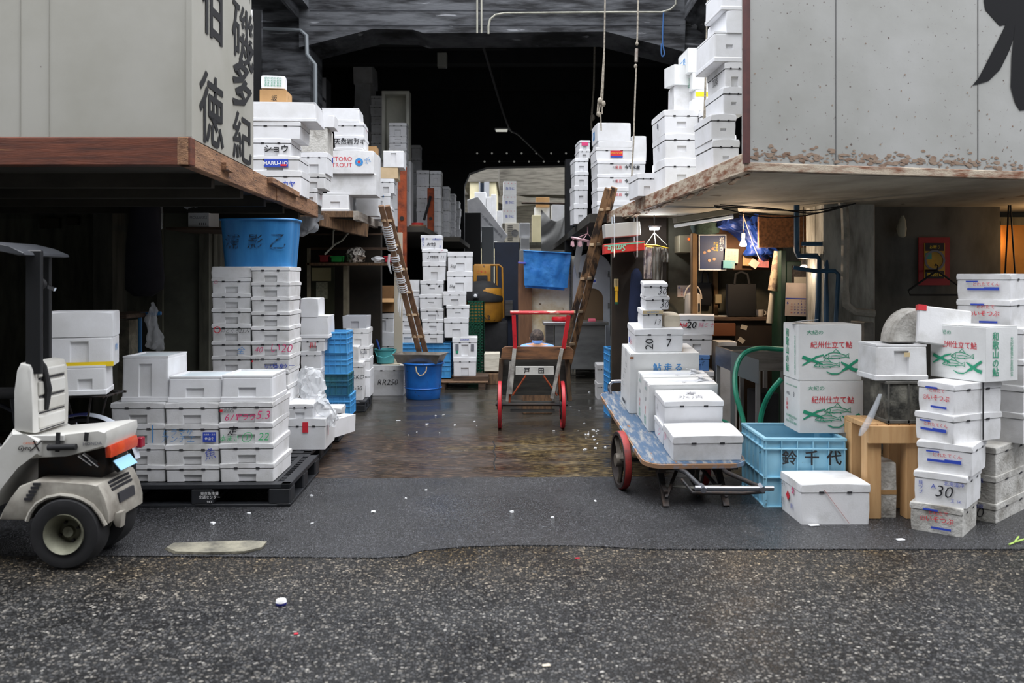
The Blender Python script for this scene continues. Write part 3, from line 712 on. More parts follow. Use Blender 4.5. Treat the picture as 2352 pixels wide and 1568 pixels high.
r = foam_box(.24, .2, .13, 'plain', foam, None, 'white slab printed with rows of green text on the small brown carton', ml=[T('紀州\n産地\n直送\n鮮魚', i*.25, .5, .10, 'g') for i in (-1, 0, 1)])
put(r, WX(622, 8.95), 9.08, WZ(202, 8.95)+.004, RL+.1)
stack('the pile behind the lettered hut', 9.9, [
    (726, 768, 264, dict(style='plain', grip=None, L=.3)),
    (689, 752, 292, dict(style='plain', grip=None, mat=foam_dirty, L=.42, desc='dirty grey foam box tied with string')),
    (689, 752, 349, dict(ml=[PT(.05, .06, .3, .8, 'b', 'r')])),
    (692, 747, 398, dict(mat=foam_old)),
    (698, 729, 432, dict(L=.34, ml=[HW('シソ', .1, .5, .05, 'p', 'r')]))],
    470, L=.42, zbase=FL, rot=RL, group=GL)
stack("the second platform's tall pile", 10.9, [
    (738, 825, 250, dict(style='inv', grip=None)),
    (766, 836, 281, dict(grip=None, ml=[HW('生', 0, .6, .06, 'p', 'r')])),
    (768, 836, 311, dict(grip=None, ml=[T('天然岩ガキ', .02, .5, .075, 'k', bold=.012)], desc='white foam box with oyster lettering')),
    (766, 834, 339, dict(style='plain', grip=None, desc='thin white foam lid')),
    (760, 858, 346, dict(mat=foam_old, style='plain', grip=None, ml=[T('ETORO\nTROUT', -.24, .5, .13, 'r'), T('◎', .16, .5, .10, 's', bold=.02), T('●', .16, .5, .035, 'r'), T('✈', .36, .55, .075, 's', roll=.5)], desc='worn box with red lettering, blue ring')),
    (749, 862, 398, dict(dy=.05, mat=foam_old, style='plain', grip=None, desc='long plain foam box')),
    (738, 801, 446, dict(style='inv', grip='notch'))],
    483, L=.5, zbase=FL-.01, rot=RL, group='boxes on the second platform')
r = foam_box(.12, .25, .12, 'carton', brown_card, label='tiny orange-brown carton peeping out behind the oyster box', name='cardboard_carton')
put(r, WX(853, 11.6), 11.75, 3.30, RL)
r = foam_box(.3, .3, 3.30-FL+.01, 'plain', foam, None, 'tall white foam block behind the pile on the second platform'); put(r, WX(842, 11.6), 11.75, FL-.01, RL)
stack('the pile behind the ladder top', 12.2, [
    (880, 927, 346, dict(style='plain', grip='tall', desc='tall white foam tub')),
    (868, 914, 384, dict(style='carton', mat=M('pale_carton', C(206, 182, 146), C(190, 166, 130), .7), name='cardboard_carton', desc='plain beige carton')),
    (867, 906, 410, dict()),
    (840, 897, 443, dict(ml=[HW('イカ-1', 0, .75, .05, 's'), HW('2L', .0, .3, .05, 'k')], desc='white foam box marked 2L')),
    (848, 900, 474, dict(ml=[HW('777', -.2, .5, .07, 's', bold=.0)], desc='white foam box marked 777 in blue'))],
    503, L=.42, zbase=FL-.01, rot=RL, group='boxes on the second platform')
r = foam_box(.14, .3, .2, 'lid', foam, label='narrow white foam box squeezed between the platform piles'); put(r, WX(822, 11.7), 12.0, FL-.01, RL)
# dark boxes stored inside the hall on the left
stack('the dark column left of the upright tub', 18.4, [(852, 879, 220), (850, 882, 241), (852, 881, 262), (852, 881, 281), (852, 881, 303), (852, 881, 323), (852, 881, 347), (852, 881, 372), (852, 881, 398), (852, 881, 424), (852, 881, 452)], 530, L=.4, zbase=FL-.01, group='boxes in the dark hall', desc='grey shaded foam box')
r = stack('the shaded column before the upright tub', 17.0, [(893, 934, 282), (893, 934, 310), (893, 934, 325), (893, 934, 339), (893, 934, 368), (893, 934, 400)], 524, L=.35, zbase=FL-.01, group='boxes in the dark hall', desc='grey shaded foam box')
# big tub standing on its end, cavity to the viewer
bm = newbm(); d = 17.8; w = 62*d/F; h = 156*d/F
bx(bm, -w/2, w/2, .0, .05, 0, h)
for a in ((-w/2, -w/2+.06, -.30, 0, 0, h), (w/2-.06, w/2, -.30, 0, 0, h), (-w/2+.06, w/2-.06, -.30, 0, h-.07, h), (-w/2+.06, w/2-.06, -.30, 0, 0, .07)): bx(bm, *a)
o = tag(obj('foam_tub', bm, M('cream_foam', C(196, 196, 184), C(176, 176, 164), .6, scale=3)), 'large cream tub stood on end, hollow side out, among dark hall boxes', 'tub')
bm = newbm(); bx(bm, -w*.4, w*.4, 0, .3, -(WZ(372, d)-FL)+.02, -.005); 
put(o, WX(913, d), d, WZ(372, d))
bm = newbm(); bx(bm, -.3, .3, -.25, .2, 0, WZ(372, d)-FL-.002); tag(obj('foam_box', bm, foam_old, loc=(WX(913, d), d+.02, FL-.01)), 'tall pale block under the upright cream tub in the dark hall', 'box')
# leaning pile at the back
for i, (x0, x1, y0, y1, roll) in enumerate(((812, 856, 148, 192, -.05), (814, 850, 192, 243, .05), (812, 848, 243, 300, -.02))):
    d = 20.0; r = foam_box((x1-x0)*d/F, .8, (y1-y0)*d/F, 'plain', foam_old, None, f'dim grey foam box, {ORD[i] if i<2 else "third from top"} in the leaning pile high in the hall', 'leaning pile in the hall'); put(r, WX((x0+x1)/2, d), d+.4, WZ(y1, d), .0, (0, roll*.6))
r = foam_box(.42, .7, WZ(300, 20.0)-FL, 'plain', foam_old, None, 'tall dim block carrying the leaning pile high in the dark hall'); put(r, WX(830, 20.0), 20.4, FL-.01)
stack('the dark pile beside the second rusty post', 20.4, [(945, 965, 333), (945, 965, 361), (948, 967, 388), (948, 967, 416), (948, 967, 444)], 545, L=.4, zbase=FL-.01, group='boxes in the dark hall', desc='small grey foam box')
for k, (a, b) in enumerate(((956, 986), (987, 1013))):
    stack("the grey tower's "+('left half' if k == 0 else 'right half'), 18.6, [(a, b, 391+k), (a, b, 421), (a, b, 448), (a, b, 478), (a, b, 509)], 540, L=.5, zbase=FL-.01, group='grey tower of boxes in the hall', desc='grey foam box')
for k, (x0, x1, d, y0, n) in enumerate(((1016, 1032, 19.4, 428, 5), (1033, 1046, 20.1, 445, 6), (1047, 1056, 20.8, 462, 6))):
    zt_ = WZ(y0, d); hh = (zt_-FL)/n
    stack(['the near narrow column beyond the grey tower', 'the middle narrow column beyond the grey tower', 'the far narrow column beyond the grey tower'][k], d, [(x0+rnd.randint(-1, 1), x1+rnd.randint(-1, 1), HY+(H-(zt_-i*hh))*F/d) for i in range(n)], 540, L=.45, zbase=FL-.01, group='narrow columns of boxes in the hall', desc='grey foam box')
# ---- right loft
GR = 'boxes on the right loft'; FR = 2.478
def side_ticks(n=3, s=.03): return [T('▮', -.2+.2*i, .5, s, 'k', 'l') for i in range(n)]
stack('the stack by the ropes', 12.0, [
    (1372, 1449, 282, dict(style='plain', grip=None, ml=[PT(.16, .11, -.1, .45, 's', 'l'), T('鮮', -.1, .45, .08, 'w', 'l')], desc='white foam box with blue side label')),
    (1374, 1452, 323, dict(style='plain', grip=None, desc='thin plain white foam tray')),
    (1368, 1454, 338, dict(grip=None, ml=[PT(.17, .085, .06, .5, 'r'), T('フローリング', .06, .56, .026, 'y', bold=.02), PT(.17, .02, .06, .28, 'b')], desc='white box with red-yellow brand label')),
    (1371, 1484, 368, dict(grip=None, ml=[T('今野水産', .22, .5, .055, 'k', bold=.03), T('産直', -.06, .5, .045, 'r'), T('北海', -.14, .5, .03, 'k')]+side_ticks(), desc='white foam box lettered in black and red')),
    (1371, 1484, 400, dict(grip=None, ml=[T('今野水産', .22, .5, .055, 'k', bold=.03), T('産直', -.06, .5, .045, 'r'), T('北海', -.14, .5, .03, 'k')]+side_ticks(), desc='white foam box lettered in black and red')),
    (1371, 1484, 431, dict(grip=None, ml=[T('今野水産', .22, .5, .055, 'k', bold=.03), T('産直', -.06, .5, .045, 'r')]+side_ticks(), desc='white foam box lettered in black and red')),
    (1371, 1484, 462, dict(grip=None, ml=[T('今野水産', .22, .5, .055, 'k', bold=.03)]+side_ticks(), desc='white foam box mostly behind the ladder tip'))],
    502, L=.55, zbase=FR, rot=RR, group=GR)
r = foam_box(.2, .4, WZ(317, 12.3)-WZ(368, 12.0)-.01, 'plain', foam, None, 'plain white foam block standing beside the blue-labelled box on the loft'); put(r, WX(1467, 12.05), 12.28, WZ(368, 12.0)+.003, RR)
stack('the far edge column under the hall mouth', 13.1, [(1331, 1356, 322, dict(ml=[PT(.1, .05, 0, .6, 'p')], desc='white foam box with pink label')), (1329, 1356, 343), (1320, 1352, 363), (1320, 1352, 394), (1319, 1351, 426), (1318, 1350, 467)], 507, L=.5, zbase=FR, rot=RR, group=GR)
stack('the three-box loft pile, left column', 8.25, [(1525, 1606, 252, dict(ml=[PT(.04, .05, 0, .5, 'e', 'l')])), (1527, 1606, 307, dict(ml=[T('✻', 0, .6, .06, 'e', 'l')])), (1526, 1606, 363)], 440, L=.55, zbase=FR, rot=RR, group=GR, grip='mid', desc='big white foam box')
stack('the three-box loft pile, right column', 8.2, [(1609, 1692, 254), (1609, 1692, 309), (1609, 1692, 365)], 440, L=.55, zbase=FR, rot=RR, group=GR, grip=None, desc='big white foam box')
r = foam_box(.19, .5, .23, 'lid', foam, label='small white foam box at the rusty loft edge before the big pile'); put(r, 1.335, 8.95, FR, RR)
stack('the pile at the right hut', 6.6, [
    (1656, 1716, -28, dict(style='inv', grip='slot', L=.42)), (1668, 1714, 24, dict(grip=None, style='plain')),
    (1640, 1712, 75, dict(style='inv', grip='slot', L=.5, desc='wide overhanging white foam tub')),
    (1664, 1713, 143, dict(mat=foam_old, ml=[T('加藤', 0, .5, .07, 'k', 'l')], desc='foam box with black side characters')), (1660, 1712, 199, dict(grip='slot')),
    (1632, 1692, 262, dict(grip='slot')), (1636, 1700, 320, dict(grip='slot'))],
    392, L=.5, zbase=FR, rot=RR, group=GR)
stack('the pile between column and hut', 8.7, [
    (1580, 1640, 110, dict(style='carton', mat=white_card, L=.4, ml=[T('三陸', 0, .5, .1, 's', 'l')], desc='white carton with blue side print')),
    (1590, 1662, 166, dict(style='carton', mat=white_card, L=.4, ml=[PT(.05, .12, .4, .5, 'r'), PT(.05, .05, .4, .75, 's'), T('蘭越', 0, .5, .1, 'g', 'l')], desc='white carton with red-blue mark')),
    (1597, 1662, 205, dict(style='plain', grip=None, ml=[PT(.283, .045, 0, .5, 'y')], desc='white foam box with a yellow band')),
    (1590, 1664, 228, dict(style='plain', grip=None, ml=[PT(.15, .08, 0, .5, 's', 'l')], desc='white foam box with pale blue side'))],
    253, L=.45, rot=RR, group=GR)
r = foam_box(.26, .22, .2, 'carton', white_card, label='white carton jutting out left of the blue printed carton pile', name='cardboard_carton'); put(r, WX(1577, 8.6), 8.9, WZ(190, 8.7), RR+.25)
r = foam_box(.3, .25, WZ(190, 8.7)-WZ(252, 8.25)-.006, 'plain', foam_old, None, 'shaded foam block under the jutting white carton'); put(r, WX(1572, 8.7)+.06, 8.95, WZ(252, 8.25)+.003, RR)

# ---- left ground: front pallet
DP = 6.36; ZP = .168
GF = 'boxes on the front left pallet'
def row(ymid, d): return ymid
names = ['left column', 'middle column', 'right column']
cols = [
    [(254, 378, 925, dict(grip='notch')), (254, 378, 973, dict(ml=[PT(.006, .13, .28, .5, 's')], desc='foam box with a blue tape stripe')), (255, 378, 1020), (256, 379, 1068)],
    [(379, 502, 925), (379, 502, 974, dict(ml=[HW('ヒラマサ', -.25, .6, .045, 's'), HW('アンチエ', -.25, .28, .05, 's'), PT(.095, .07, .33, .38, 'b'), T('長崎県・五島', .33, .5, .013, 'w'), T('金山食', .33, .3, .022, 'w', bold=.02)], desc='foam box with navy label and blue scrawl')), (379, 503, 1021, dict(ml=[HW('魚', .32, .55, .08, 'b', roll=.3)], desc='foam box with small blue scrawl')), (380, 504, 1068)],
    [(503, 626, 923, dict(ml=[T('山口県漁協', -.36, .68, .018, 'k'), T('長門統括支店', -.36, .55, .018, 'k'), PT(.02, .02, -.45, .58, 'r'), HW('6ハ', -.26, .26, .05, 'p', bold=0), HW('アラワ', .0, .26, .042, 'p', bold=.01), HW('5.3', .33, .38, .06, 'p', bold=0)], desc='foam box scrawled pink 5.3')),
     (503, 626, 970, dict(ml=[HW('定', -.24, .62, .07, 'k', bold=0), HW('本まさ', -.3, .25, .045, 'l', bold=0), HW('①', .03, .3, .075, 'l', bold=0), HW('22', .33, .33, .055, 'l', bold=0)], desc='foam box scrawled green 22')), (504, 628, 1018), (504, 629, 1064)]]
for nme, items in zip(names, cols):
    stack(f"the front pallet's {nme}", DP, items, 1106, L=.58, zbase=ZP, rot=.03, group=GF, mat=foam_old, desc='worn white foam box')
r = foam_box(107*DP/F, .42, 103*DP/F, 'inv', foam, 'tall', 'tall upturned white foam tub on the left column of the front pallet'); put(r, WX(326, DP), DP+.25, WZ(926, DP)+.003, .03)
r = foam_box(122*DP/F, .42, 56*DP/F, 'inv', foam, 'notch', 'upturned white foam tub on the middle column of the front pallet'); put(r, WX(442, DP), DP+.24, WZ(926, DP)+.003, .03)
r = foam_box(118*DP/F, .46, 57*DP/F, 'inv', foam, 'notch', 'upturned white foam tub on the right column, beneath which reads pink 5.3'); put(r, WX(563, DP), DP+.25, WZ(924, DP)+.003, .03)
for o_ in [o for o in COL.objects if o.name.startswith('foam_box') and o.get('label', '').startswith(('tall upturned', 'upturned'))]:
    zz = [v.co for v in o_.data.vertices]; 
    h_ = max(v.z for v in zz); w_ = max(v.x for v in zz)*2; l_ = max(v.y for v in zz)*2
    bm = newbm(); bx(bm, -w_/2+.04, w_/2-.04, -l_/2+.04, l_/2-.04, h_-.002, h_+.003); obj('base_panel', bm, foam_film, o_)
# ---- second left pallet: tall stacks under the blue tub
GT = 'tall stacks under the blue tub'
D2 = 7.62
stack("the blue tub's left stack", D2, [
    (486, 578, 612, dict(style='plain', grip=None, mat=foam_old, desc='shaded foam box carrying the blue tub')),
    (486, 576, 637, dict(ml=[T('⊙', -.38, .7, .03, 'p')])), (486, 576, 673), (486, 576, 708),
    (486, 576, 743, dict(ml=[HW('のどぐろ', -.03, .6, .035, 'k'), HW('23入', .33, .6, .04, 'k'), T('○', -.35, .65, .06, 'r')], desc='foam box with black handwriting and red ring')),
    (486, 576, 783, dict(ml=[HW('全', .25, .4, .06, 's')], desc='foam box with a blue scrawl')), (486, 576, 817), (486, 576, 852), (486, 576, 886), (486, 576, 921), (486, 576, 955), (486, 576, 990)],
    1030, L=.5, zbase=ZP, rot=.04, group=GT, mat=foam_old, prep='of')
stack("the blue tub's right stack", D2, [
    (577, 665, 612), (577, 665, 647), (577, 665, 681), (577, 665, 715), (577, 665, 749),
    (577, 665, 783, dict(ml=[HW('40', -.3, .4, .05, 'p'), HW('い20', .3, .5, .07, 'p')], desc='foam box scrawled pink 40 and 20')),
    (577, 665, 816, dict(ml=[T('三重産', -.38, .72, .02, 'k'), PT(.015, .015, -.46, .6, 'r'), T('ながの屋', .1, .25, .04, 'b'), T('ら↔ー', .35, .3, .05, 'b')], desc='foam box with purple lettering')), (577, 662, 849), (577, 662, 885), (577, 662, 920), (577, 662, 955), (577, 662, 990)],
    1030, L=.5, zbase=ZP, rot=.04, group=GT, mat=foam_old, prep='of')
stack('the stack beside the blue crates', 9.28, [(690, 731, 685, dict(style='plain', grip=None)), (690, 754, 728, dict(style='inv', grip=None, L=.44, desc='wide upturned white foam tub')), (690, 746, 777, dict(ml=[T('川', 0, .45, .065, 'r', bold=.02)], desc='white box with red river character')), (690, 738, 806, dict(grip=None)), (690, 738, 846, dict(grip=None)), (690, 738, 885, dict(grip=None))],
    975, L=.42, zbase=ZP, rot=RL, group='stack left of the blue crates')
r = stack("the second pallet's low pair", 7.55, [(657, 720, 928, dict(style='lid', L=.42)), (655, 748, 961, dict(L=.5, grip=None, ml=[PT(.05, .09, .0, .72, 'r', name='red_tape'), PT(.012, .1, -.3, .6, 'r', 'r')], desc='white foam box with red tape'))], 1001, zbase=ZP, rot=.04, group='low boxes on the second left pallet')
r = foam_box(46*8.6/F, .3, 46*8.6/F, 'lid', foam, None, 'white foam box set against the lowest blue crate'); put(r, WX(758, 8.6), 8.78, ZP, .05)
r = foam_box(32*8.2/F, .4, 40*8.2/F, 'open', foam, None, 'open white foam tray sloping at the edge of the second left pallet'); put(r, WX(770, 8.15), 8.32, ZP, -.35)
# grey boxes behind the blue crates
stack('the grubby pile behind the blue crates', 11.2, [
    (787, 842, 726, dict(style='open', mat=M('grey_tray', C(186, 188, 194), rough=.5), desc='open grey tray')),
    (795, 847, 754, dict(mat=foam_old)), (812, 848, 795, dict(mat=foam_old, ml=[T('氷温', .1, .5, .05, 'e')])), (815, 850, 822), (818, 850, 850)],
    915, L=.45, zbase=.13, rot=.05, group='grubby pile behind the blue crates')
stack('the scribbled pair by blue crates', 10.9, [(798, 823, 796, dict(style='plain', mat=foam_old, grip=None)), (798, 834, 832, dict(mat=foam_old, lidh=.06, grip=None, ml=[HW('BEKKO', -.02, .62, .05, 'k', bold=-.005), HW('SR-30', .0, .32, .05, 'k', bold=-.005)], desc='worn foam box handwritten BEKKO'))], 913, L=.36, zbase=.13, rot=.08, group='scribbled boxes beside the blue crates')
# RR250 box and the white pile behind
D5 = 12.3
r = foam_box(74*D5/F, .42, 69*D5/F, 'lid', foam_old, None, 'grubby white foam box handwritten RR250 left of the blue bucket', ml=[HW('RR250', .0, .45, .075, 'k', bold=-.005)], lidh=.07); put(r, WX(890, D5), D5+.21, 0, .02)
bm = newbm(); bx(bm, -.13, .13, -.1, .1, 0, .008); tag(obj('paper_sheet', bm, paper, loc=(WX(895, D5), D5+.2, 69*D5/F+.001)), 'crumpled pale sheet lying on the RR250 box', 'paper')
stack('the plain pair under the open carton', 12.1+.9, [(852, 905, 720, dict(ml=[PT(.07, .025, -.3, .85, 'k')], grip='tall')), (856, 906, 763, dict(grip='notch'))], 893, L=.42, zbase=0, rot=.02, group='plain pair under the open carton')
# centre-left piles behind the ladder
DH = 13.3; ZH = .12
GH = 'piles behind the leaning left ladder'
CZ = WZ(787, DH)
stack("the left ladder's left pile", DH, [(938, 963, 644, dict(style='inv', grip=None)), (908, 963, 672), (905, 962, 705, dict(ml=[PT(.06, .03, .2, .8, 'g')])), (910, 964, 731), (908, 964, 758)], 787, L=.42, zbase=CZ, rot=.03, group=GH)
stack("the left ladder's middle pile", DH-.06, [
    (966, 1015, 540, dict(ml=[T('貝ツブ', -.38, .5, .13, 'b', vertical=True), T('A 20', .0, .35, .05, 'k'), T('北海道沖', .25, .72, .03, 'b'), T('玉', .42, .2, .03, 'b')], desc='foam box with blue whelk lettering and 20')),
    (969, 1026, 572, dict(ml=[HW('2ハい  11', .05, .35, .045, 'k'), HW('ア', .3, .85, .04, 'p')], desc='foam box marked 11')), (970, 1024, 600, dict(grip='arch')), (965, 1019, 644, dict(grip='slot', ml=[HW('●1', -.1, .7, .03, 'k'), HW('●4', .35, .6, .03, 'k')])),
    (963, 1017, 676, dict(grip='slot')), (965, 1019, 708, dict(ml=[HW('L\n16', .25, .5, .07, 'k')], desc='foam box marked L 16')), (969, 1019, 733), (972, 1019, 760)], 787, L=.45, zbase=CZ, rot=.03, group=GH)
stack('the pile beside the green crates', DH-.1, [
    (1028, 1086, 578, dict(ml=[HW('5kg', -.28, .25, .055, 'k', bold=.0)], desc='foam box marked 5kg')), (1026, 1085, 623, dict(ml=[HW('5kg', -.28, .25, .055, 'k', bold=.0)], desc='foam box marked 5kg')),
    (1017, 1071, 669), (1025, 1078, 701, dict(grip='slot')), (1020, 1076, 730), (1039, 1096, 775, dict(grip='tall', ml=[PT(.04, .06, -.31, .3, 'g'), PT(.05, .10, -.31, .5, 'e'), PT(.05, .10, .31, .5, 'e'), T('SAKANA', 0, .9, .025, 'b')], desc='foam box with green and blue print')),  # grey side patches paint the shade of the two outer recesses
    (1041, 1094, 820)], 863, L=.45, zbase=ZH+.06, rot=.03, group=GH)
# ---- right: pile Q behind the cart
stack('the leaning pile behind the handcart', 8.9, [
    (1558, 1640, 724, dict(rot=-.22, ml=[T('大ば', -.36, .5, .045, 'r', bold=.03), HW('20', -.13, .5, .07, 'k', bold=.01), HW('鮮ミナ', .28, .5, .05, 'p')], desc='foam box scrawled black and pink', grip=None)),
    (1566, 1636, 768, dict(rot=-.1, grip='mid')), (1572, 1630, 815, dict(mat=M('sky_blue_foam', C(104, 150, 212), C(92, 136, 198), .6), ml=[HW('サイ', .1, .5, .05, 'k')], desc='sky blue foam box')), (1562, 1640, 852), (1562, 1640, 900)], 1007, L=.4, zbase=0, group='leaning pile behind the handcart', rot=-.1)
r = foam_box(.2, .28, 1.0, 'plain', foam_old, None, 'tall pale grey foam block beside the steel sink cabinet'); put(r, WX(1670, 9.0), 9.12, 0)
# ---------------------------------------------------------------- right foreground pile
DK = math.radians
def cb(xl, xc, xr, yt, yb, dc, phi, label, z0=None, w=None, l=None, h=None, **k):
    cx_, cy_, w, l = corner(xl, xc, xr, dc, DK(phi), w, l)
    zb = WZ(yb, dc) if z0 is None else z0; zt_ = WZ(yt, dc)
    r = foam_box(w, l, h or zt_-zb, label=label, **k)
    return put(r, cx_, cy_, zb, DK(phi))
def whelk(f='l', n=30): return [T('貝ツブ', -.36, .5, .085, 'b', f, vertical=True), T(f'A', -.12, .58, .03, 'b', f), HW(f'{n}', .08, .45, .075, 'k', f, bold=-.005), T('北海道沖', .26, .72, .028, 'b', f), T('玉  5K', .3, .2, .02, 'b', f)]
def itsubu(f='l'): return [T('⊙いそつぶ', .02, .5, .036, 'r', f, bold=.01), T('とれたて', .05, .74, .026, 'r', f), PT(.09, .012, -.1, .82, 'b', f), PT(.12, .014, .1, .2, 'b', f)]
def tore(f='l'): return [T('とれたてくん', .06, .6, .026, 'r', f), PT(.12, .016, -.12, .4, 'b', f), PT(.10, .022, .16, .42, 'b', f), PT(.08, .01, -.2, .7, 'b', f)]
GS = 'strapped stack at the front right'
ys = [886, 958, 1024, 1094, 1168, 1241]
# local 'left' face carries the print; u runs away from the viewer's right
cfg = [(2107, 2192, 2302, 5.62, 25, itsubu(), 'foam box with red shellfish print'), (2100, 2190, 2302, 5.60, 27, tore(), 'foam box with red-blue print'),
       (2105, 2234, 2258, 5.54, 50, tore(), 'foam box with red-blue print'), (2098, 2222, 2244, 5.54, 50, whelk(), 'foam box with blue whelk print and 30'), (2089, 2212, 2236, 5.54, 50, itsubu(), 'foam box with red shellfish print')]
zs_ = [WZ(y, 5.56) for y in ys]; zs_[-1] = 0
for i, (xl, xc, xr, dc, ph, ml, ds) in enumerate(cfg):
    cb(xl, xc, xr, 0, 0, dc, ph, f"{ds}, {ORD[i] if i < 4 else 'lowest'} in the strapped front right stack", z0=zs_[i+1], h=zs_[i]-zs_[i+1], w=None if i < 2 else .40, mat=foam_old if i != 4 else foam_dirty, style='lid', grip=None, ml=ml, group=GS, lidh=.04)
# black strap down the stack
bm = newbm(); bar(bm, (3.096, 5.722, zs_[2]+.01), (3.096, 5.722, zs_[0]), .010, .004, up=(.4226, -.906, 0))
tag(obj('strap', bm, rubber), 'thin dark strap running down the upper two boxes of the front right stack', 'strap')
ys = [628, 690, 757, 830, 893, 958, 1030, 1096, 1160, 1224]
zz = [WZ(y, 5.85) for y in ys]; zz[-1] = 0
mk = [tore(), itsubu(), [], [], [], [], [HW('30', 0, .5, .07, 'e', 'l'), T('北海道', .1, .8, .03, 'e', 'l')], [HW('20 大', 0, .5, .06, 'k', 'l'), T('北海道', .1, .8, .03, 'b', 'l')], [HW('20', .1, .45, .07, 'k', 'l'), T('北海道', .1, .8, .03, 'b', 'l')]]
for i in range(9):
    xl, xc = (2243, 2322) if i < 2 else (2298, 2352) if i < 6 else (2226, 2288)
    dc = 6.0 if i < 6 else 5.86
    cb(xl, xc, xc+70, 0, 0, dc, 42, f"worn foam box{', marked '+['30', '20 large', '20'][i-6] if i > 5 else ''}, {ORD[i] if i < 8 else 'lowest'} in the stack at the right edge", z0=zz[i+1], h=zz[i]-zz[i+1], w=.5 if i < 6 else .68, mat=foam_old if i < 6 else foam_dirty, style='lid', grip=None, ml=mk[i], group='stack at the right edge', lidh=.04, l=.36 if i < 6 else .32)
# printed ayu cartons
def fish(cx_, cz, s, parent, face_loc, rotz):
    def q(pts): return [(cx_+x*s, cz+z*s) for x, z in pts]
    body = [(-.5, -.05), (-.42, .02), (-.28, .10), (-.1, .14), (.1, .12), (.28, .06), (.40, .02), (.52, .10), (.50, -.02), (.54, -.08), (.40, -.03), (.2, -.07), (-.1, -.10), (-.35, -.09), (-.5, -.05)]
    fin = [(-.12, .14), (.0, .27), (.16, .12)]; gill = [(-.30, .08), (-.26, .0), (-.30, -.08)]; mid = [(-.2, .0), (.0, .02), (.25, .0)]; eye = [(-.41, .02), (-.38, .035), (-.36, .01), (-.39, -.005), (-.41, .02)]
    pf = [(-.2, -.06), (-.12, -.12)]; pf2 = [(.1, -.08), (.16, -.13)]
    return [q(body), q(fin), q(gill), q(mid), q(eye), q(pf), q(pf2)]
def carton_art(root, w, l, h, face='f', sidetype='a', side='l', full=True):
    if face == 'f': base = lambda x, z: (x, -l/2-.003, z); rz = 0; ww = w
    else: base = lambda x, z: (-w/2-.003, -x, z); rz = -PI/2; ww = l
    S = ww
    text('大紀の', 'g', root, base(-.24*S if full else -.05*S, h*.86), h=.07*S, w=.26*S, rotz=rz)
    if full:
        text('紀州仕立て鮎', 'r', root, base(.02*S, h*.64), h=.11*S, w=.66*S, rotz=rz, bold=.005)
        L = []
        L += [[(x*S, z*h) + (wd*1.0*S,) for x, z, wd in ln] for ln in (
            [(-.44, .42, .055), (-.34, .38, .05), (-.20, .33, .035), (-.12, .29, .02)], [(-.44, .27, .02), (-.34, .34, .035), (-.22, .42, .03), (-.10, .46, .02)],
            [(.44, .37, .04), (.36, .31, .04), (.26, .22, .05), (.18, .17, .02)], [(.17, .33, .02), (.26, .27, .045), (.36, .20, .05), (.44, .18, .06)],
            [(-.06, .16, .012), (.02, .12, .022), (.12, .12, .02), (.2, .17, .012)])]
        o1 = strokes(L, .02*S, 'g', root, base(0, 0), rz, name='printed_net_and_waves')
        F_ = fish(.09*S, h*.44, .40*S, None, None, 0)+fish(-.06*S, h*.285, .40*S, None, None, 0)
        strokes(F_, .012*S, 'g', root, base(0, 0), rz, name='printed_fish_outline')
    # the narrow side
    if side == 'l': sb = lambda x, z: (-w/2-.003, -x, z); rz2 = -PI/2; LL = l
    elif side == 'f': sb = lambda x, z: (x, -l/2-.003, z); rz2 = 0; LL = w
    if sidetype == 'a':
        text('和歌山の鮎', 'g', root, sb(-.2*LL, h*.5), h=h*.8, w=.2*LL, rotz=rz2, vertical=True, bold=.012)
        text('大紀養殖生産組合', 'g', root, sb(.3*LL, h*.45), h=h*.72, w=.085*LL, rotz=rz2, vertical=True)
    else:
        text('和歌山県産 養殖鮎', 'g', root, sb(0, h*.86), h=.03*h, w=.75*LL, rotz=rz2)
        text('no.   3', ink_grey, root, sb(-.05*LL, h*.70), h=.09*h, w=.5*LL, rotz=rz2)
        text('⊛\n美\n味', 'r', root, sb(-.28*LL, h*.47), h=.24*h, w=.14*LL, rotz=rz2)
        text('大紀養殖生産組合\n0735-40\n和歌山県東牟婁郡', 'g', root, sb(0, h*.2), h=.16*h, w=.7*LL, rotz=rz2)
def ayu(xl, xc, xr, yt, yb, dc, phi, label, side='a', z0=None, face='f', sd='l', group=None, **k):
    cx_, cy_, w, l = corner(xl, xc, xr, dc, DK(phi), **k); zb = WZ(yb, dc) if z0 is None else z0; h = WZ(yt, dc)-zb
    r = foam_box(w, l, h, 'carton', white_card, label=label, name='cardboard_carton', group=group); put(r, cx_, cy_, zb, DK(phi))
    carton_art(r, w, l, h, face, side, sd); return r
zr = .505
c2 = ayu(1799, 1836, 1983, 874, 1003, 6.45, 0, 'lower white carton with green fish print resting on the pale blue tub', 'b', z0=zr, l=.36, group='white cartons with green fish print')
zc = WZ(874, 6.45)
c1 = ayu(1797, 1834, 1979, 745, 872, 6.45, 0, 'upper white carton with green fish print and half open flap above the tub', 'a', z0=zc+.002, l=.36, group='white cartons with green fish print')
bm = newbm(); bar(bm, (-.22, -.02, WZ(745, 6.45)-zc+.004), (-.12, -.14, WZ(745, 6.45)-zc+.03), .18, .003); obj('raised_flap', bm, white_card, c1)
c3 = ayu(2137, 2264, 2338, 750, 884, 5.70, 24, 'white carton with green fish print tilted on the strapped right stack', 'a', z0=zs_[0]+.004, face='l', sd='f', group='white cartons with green fish print')
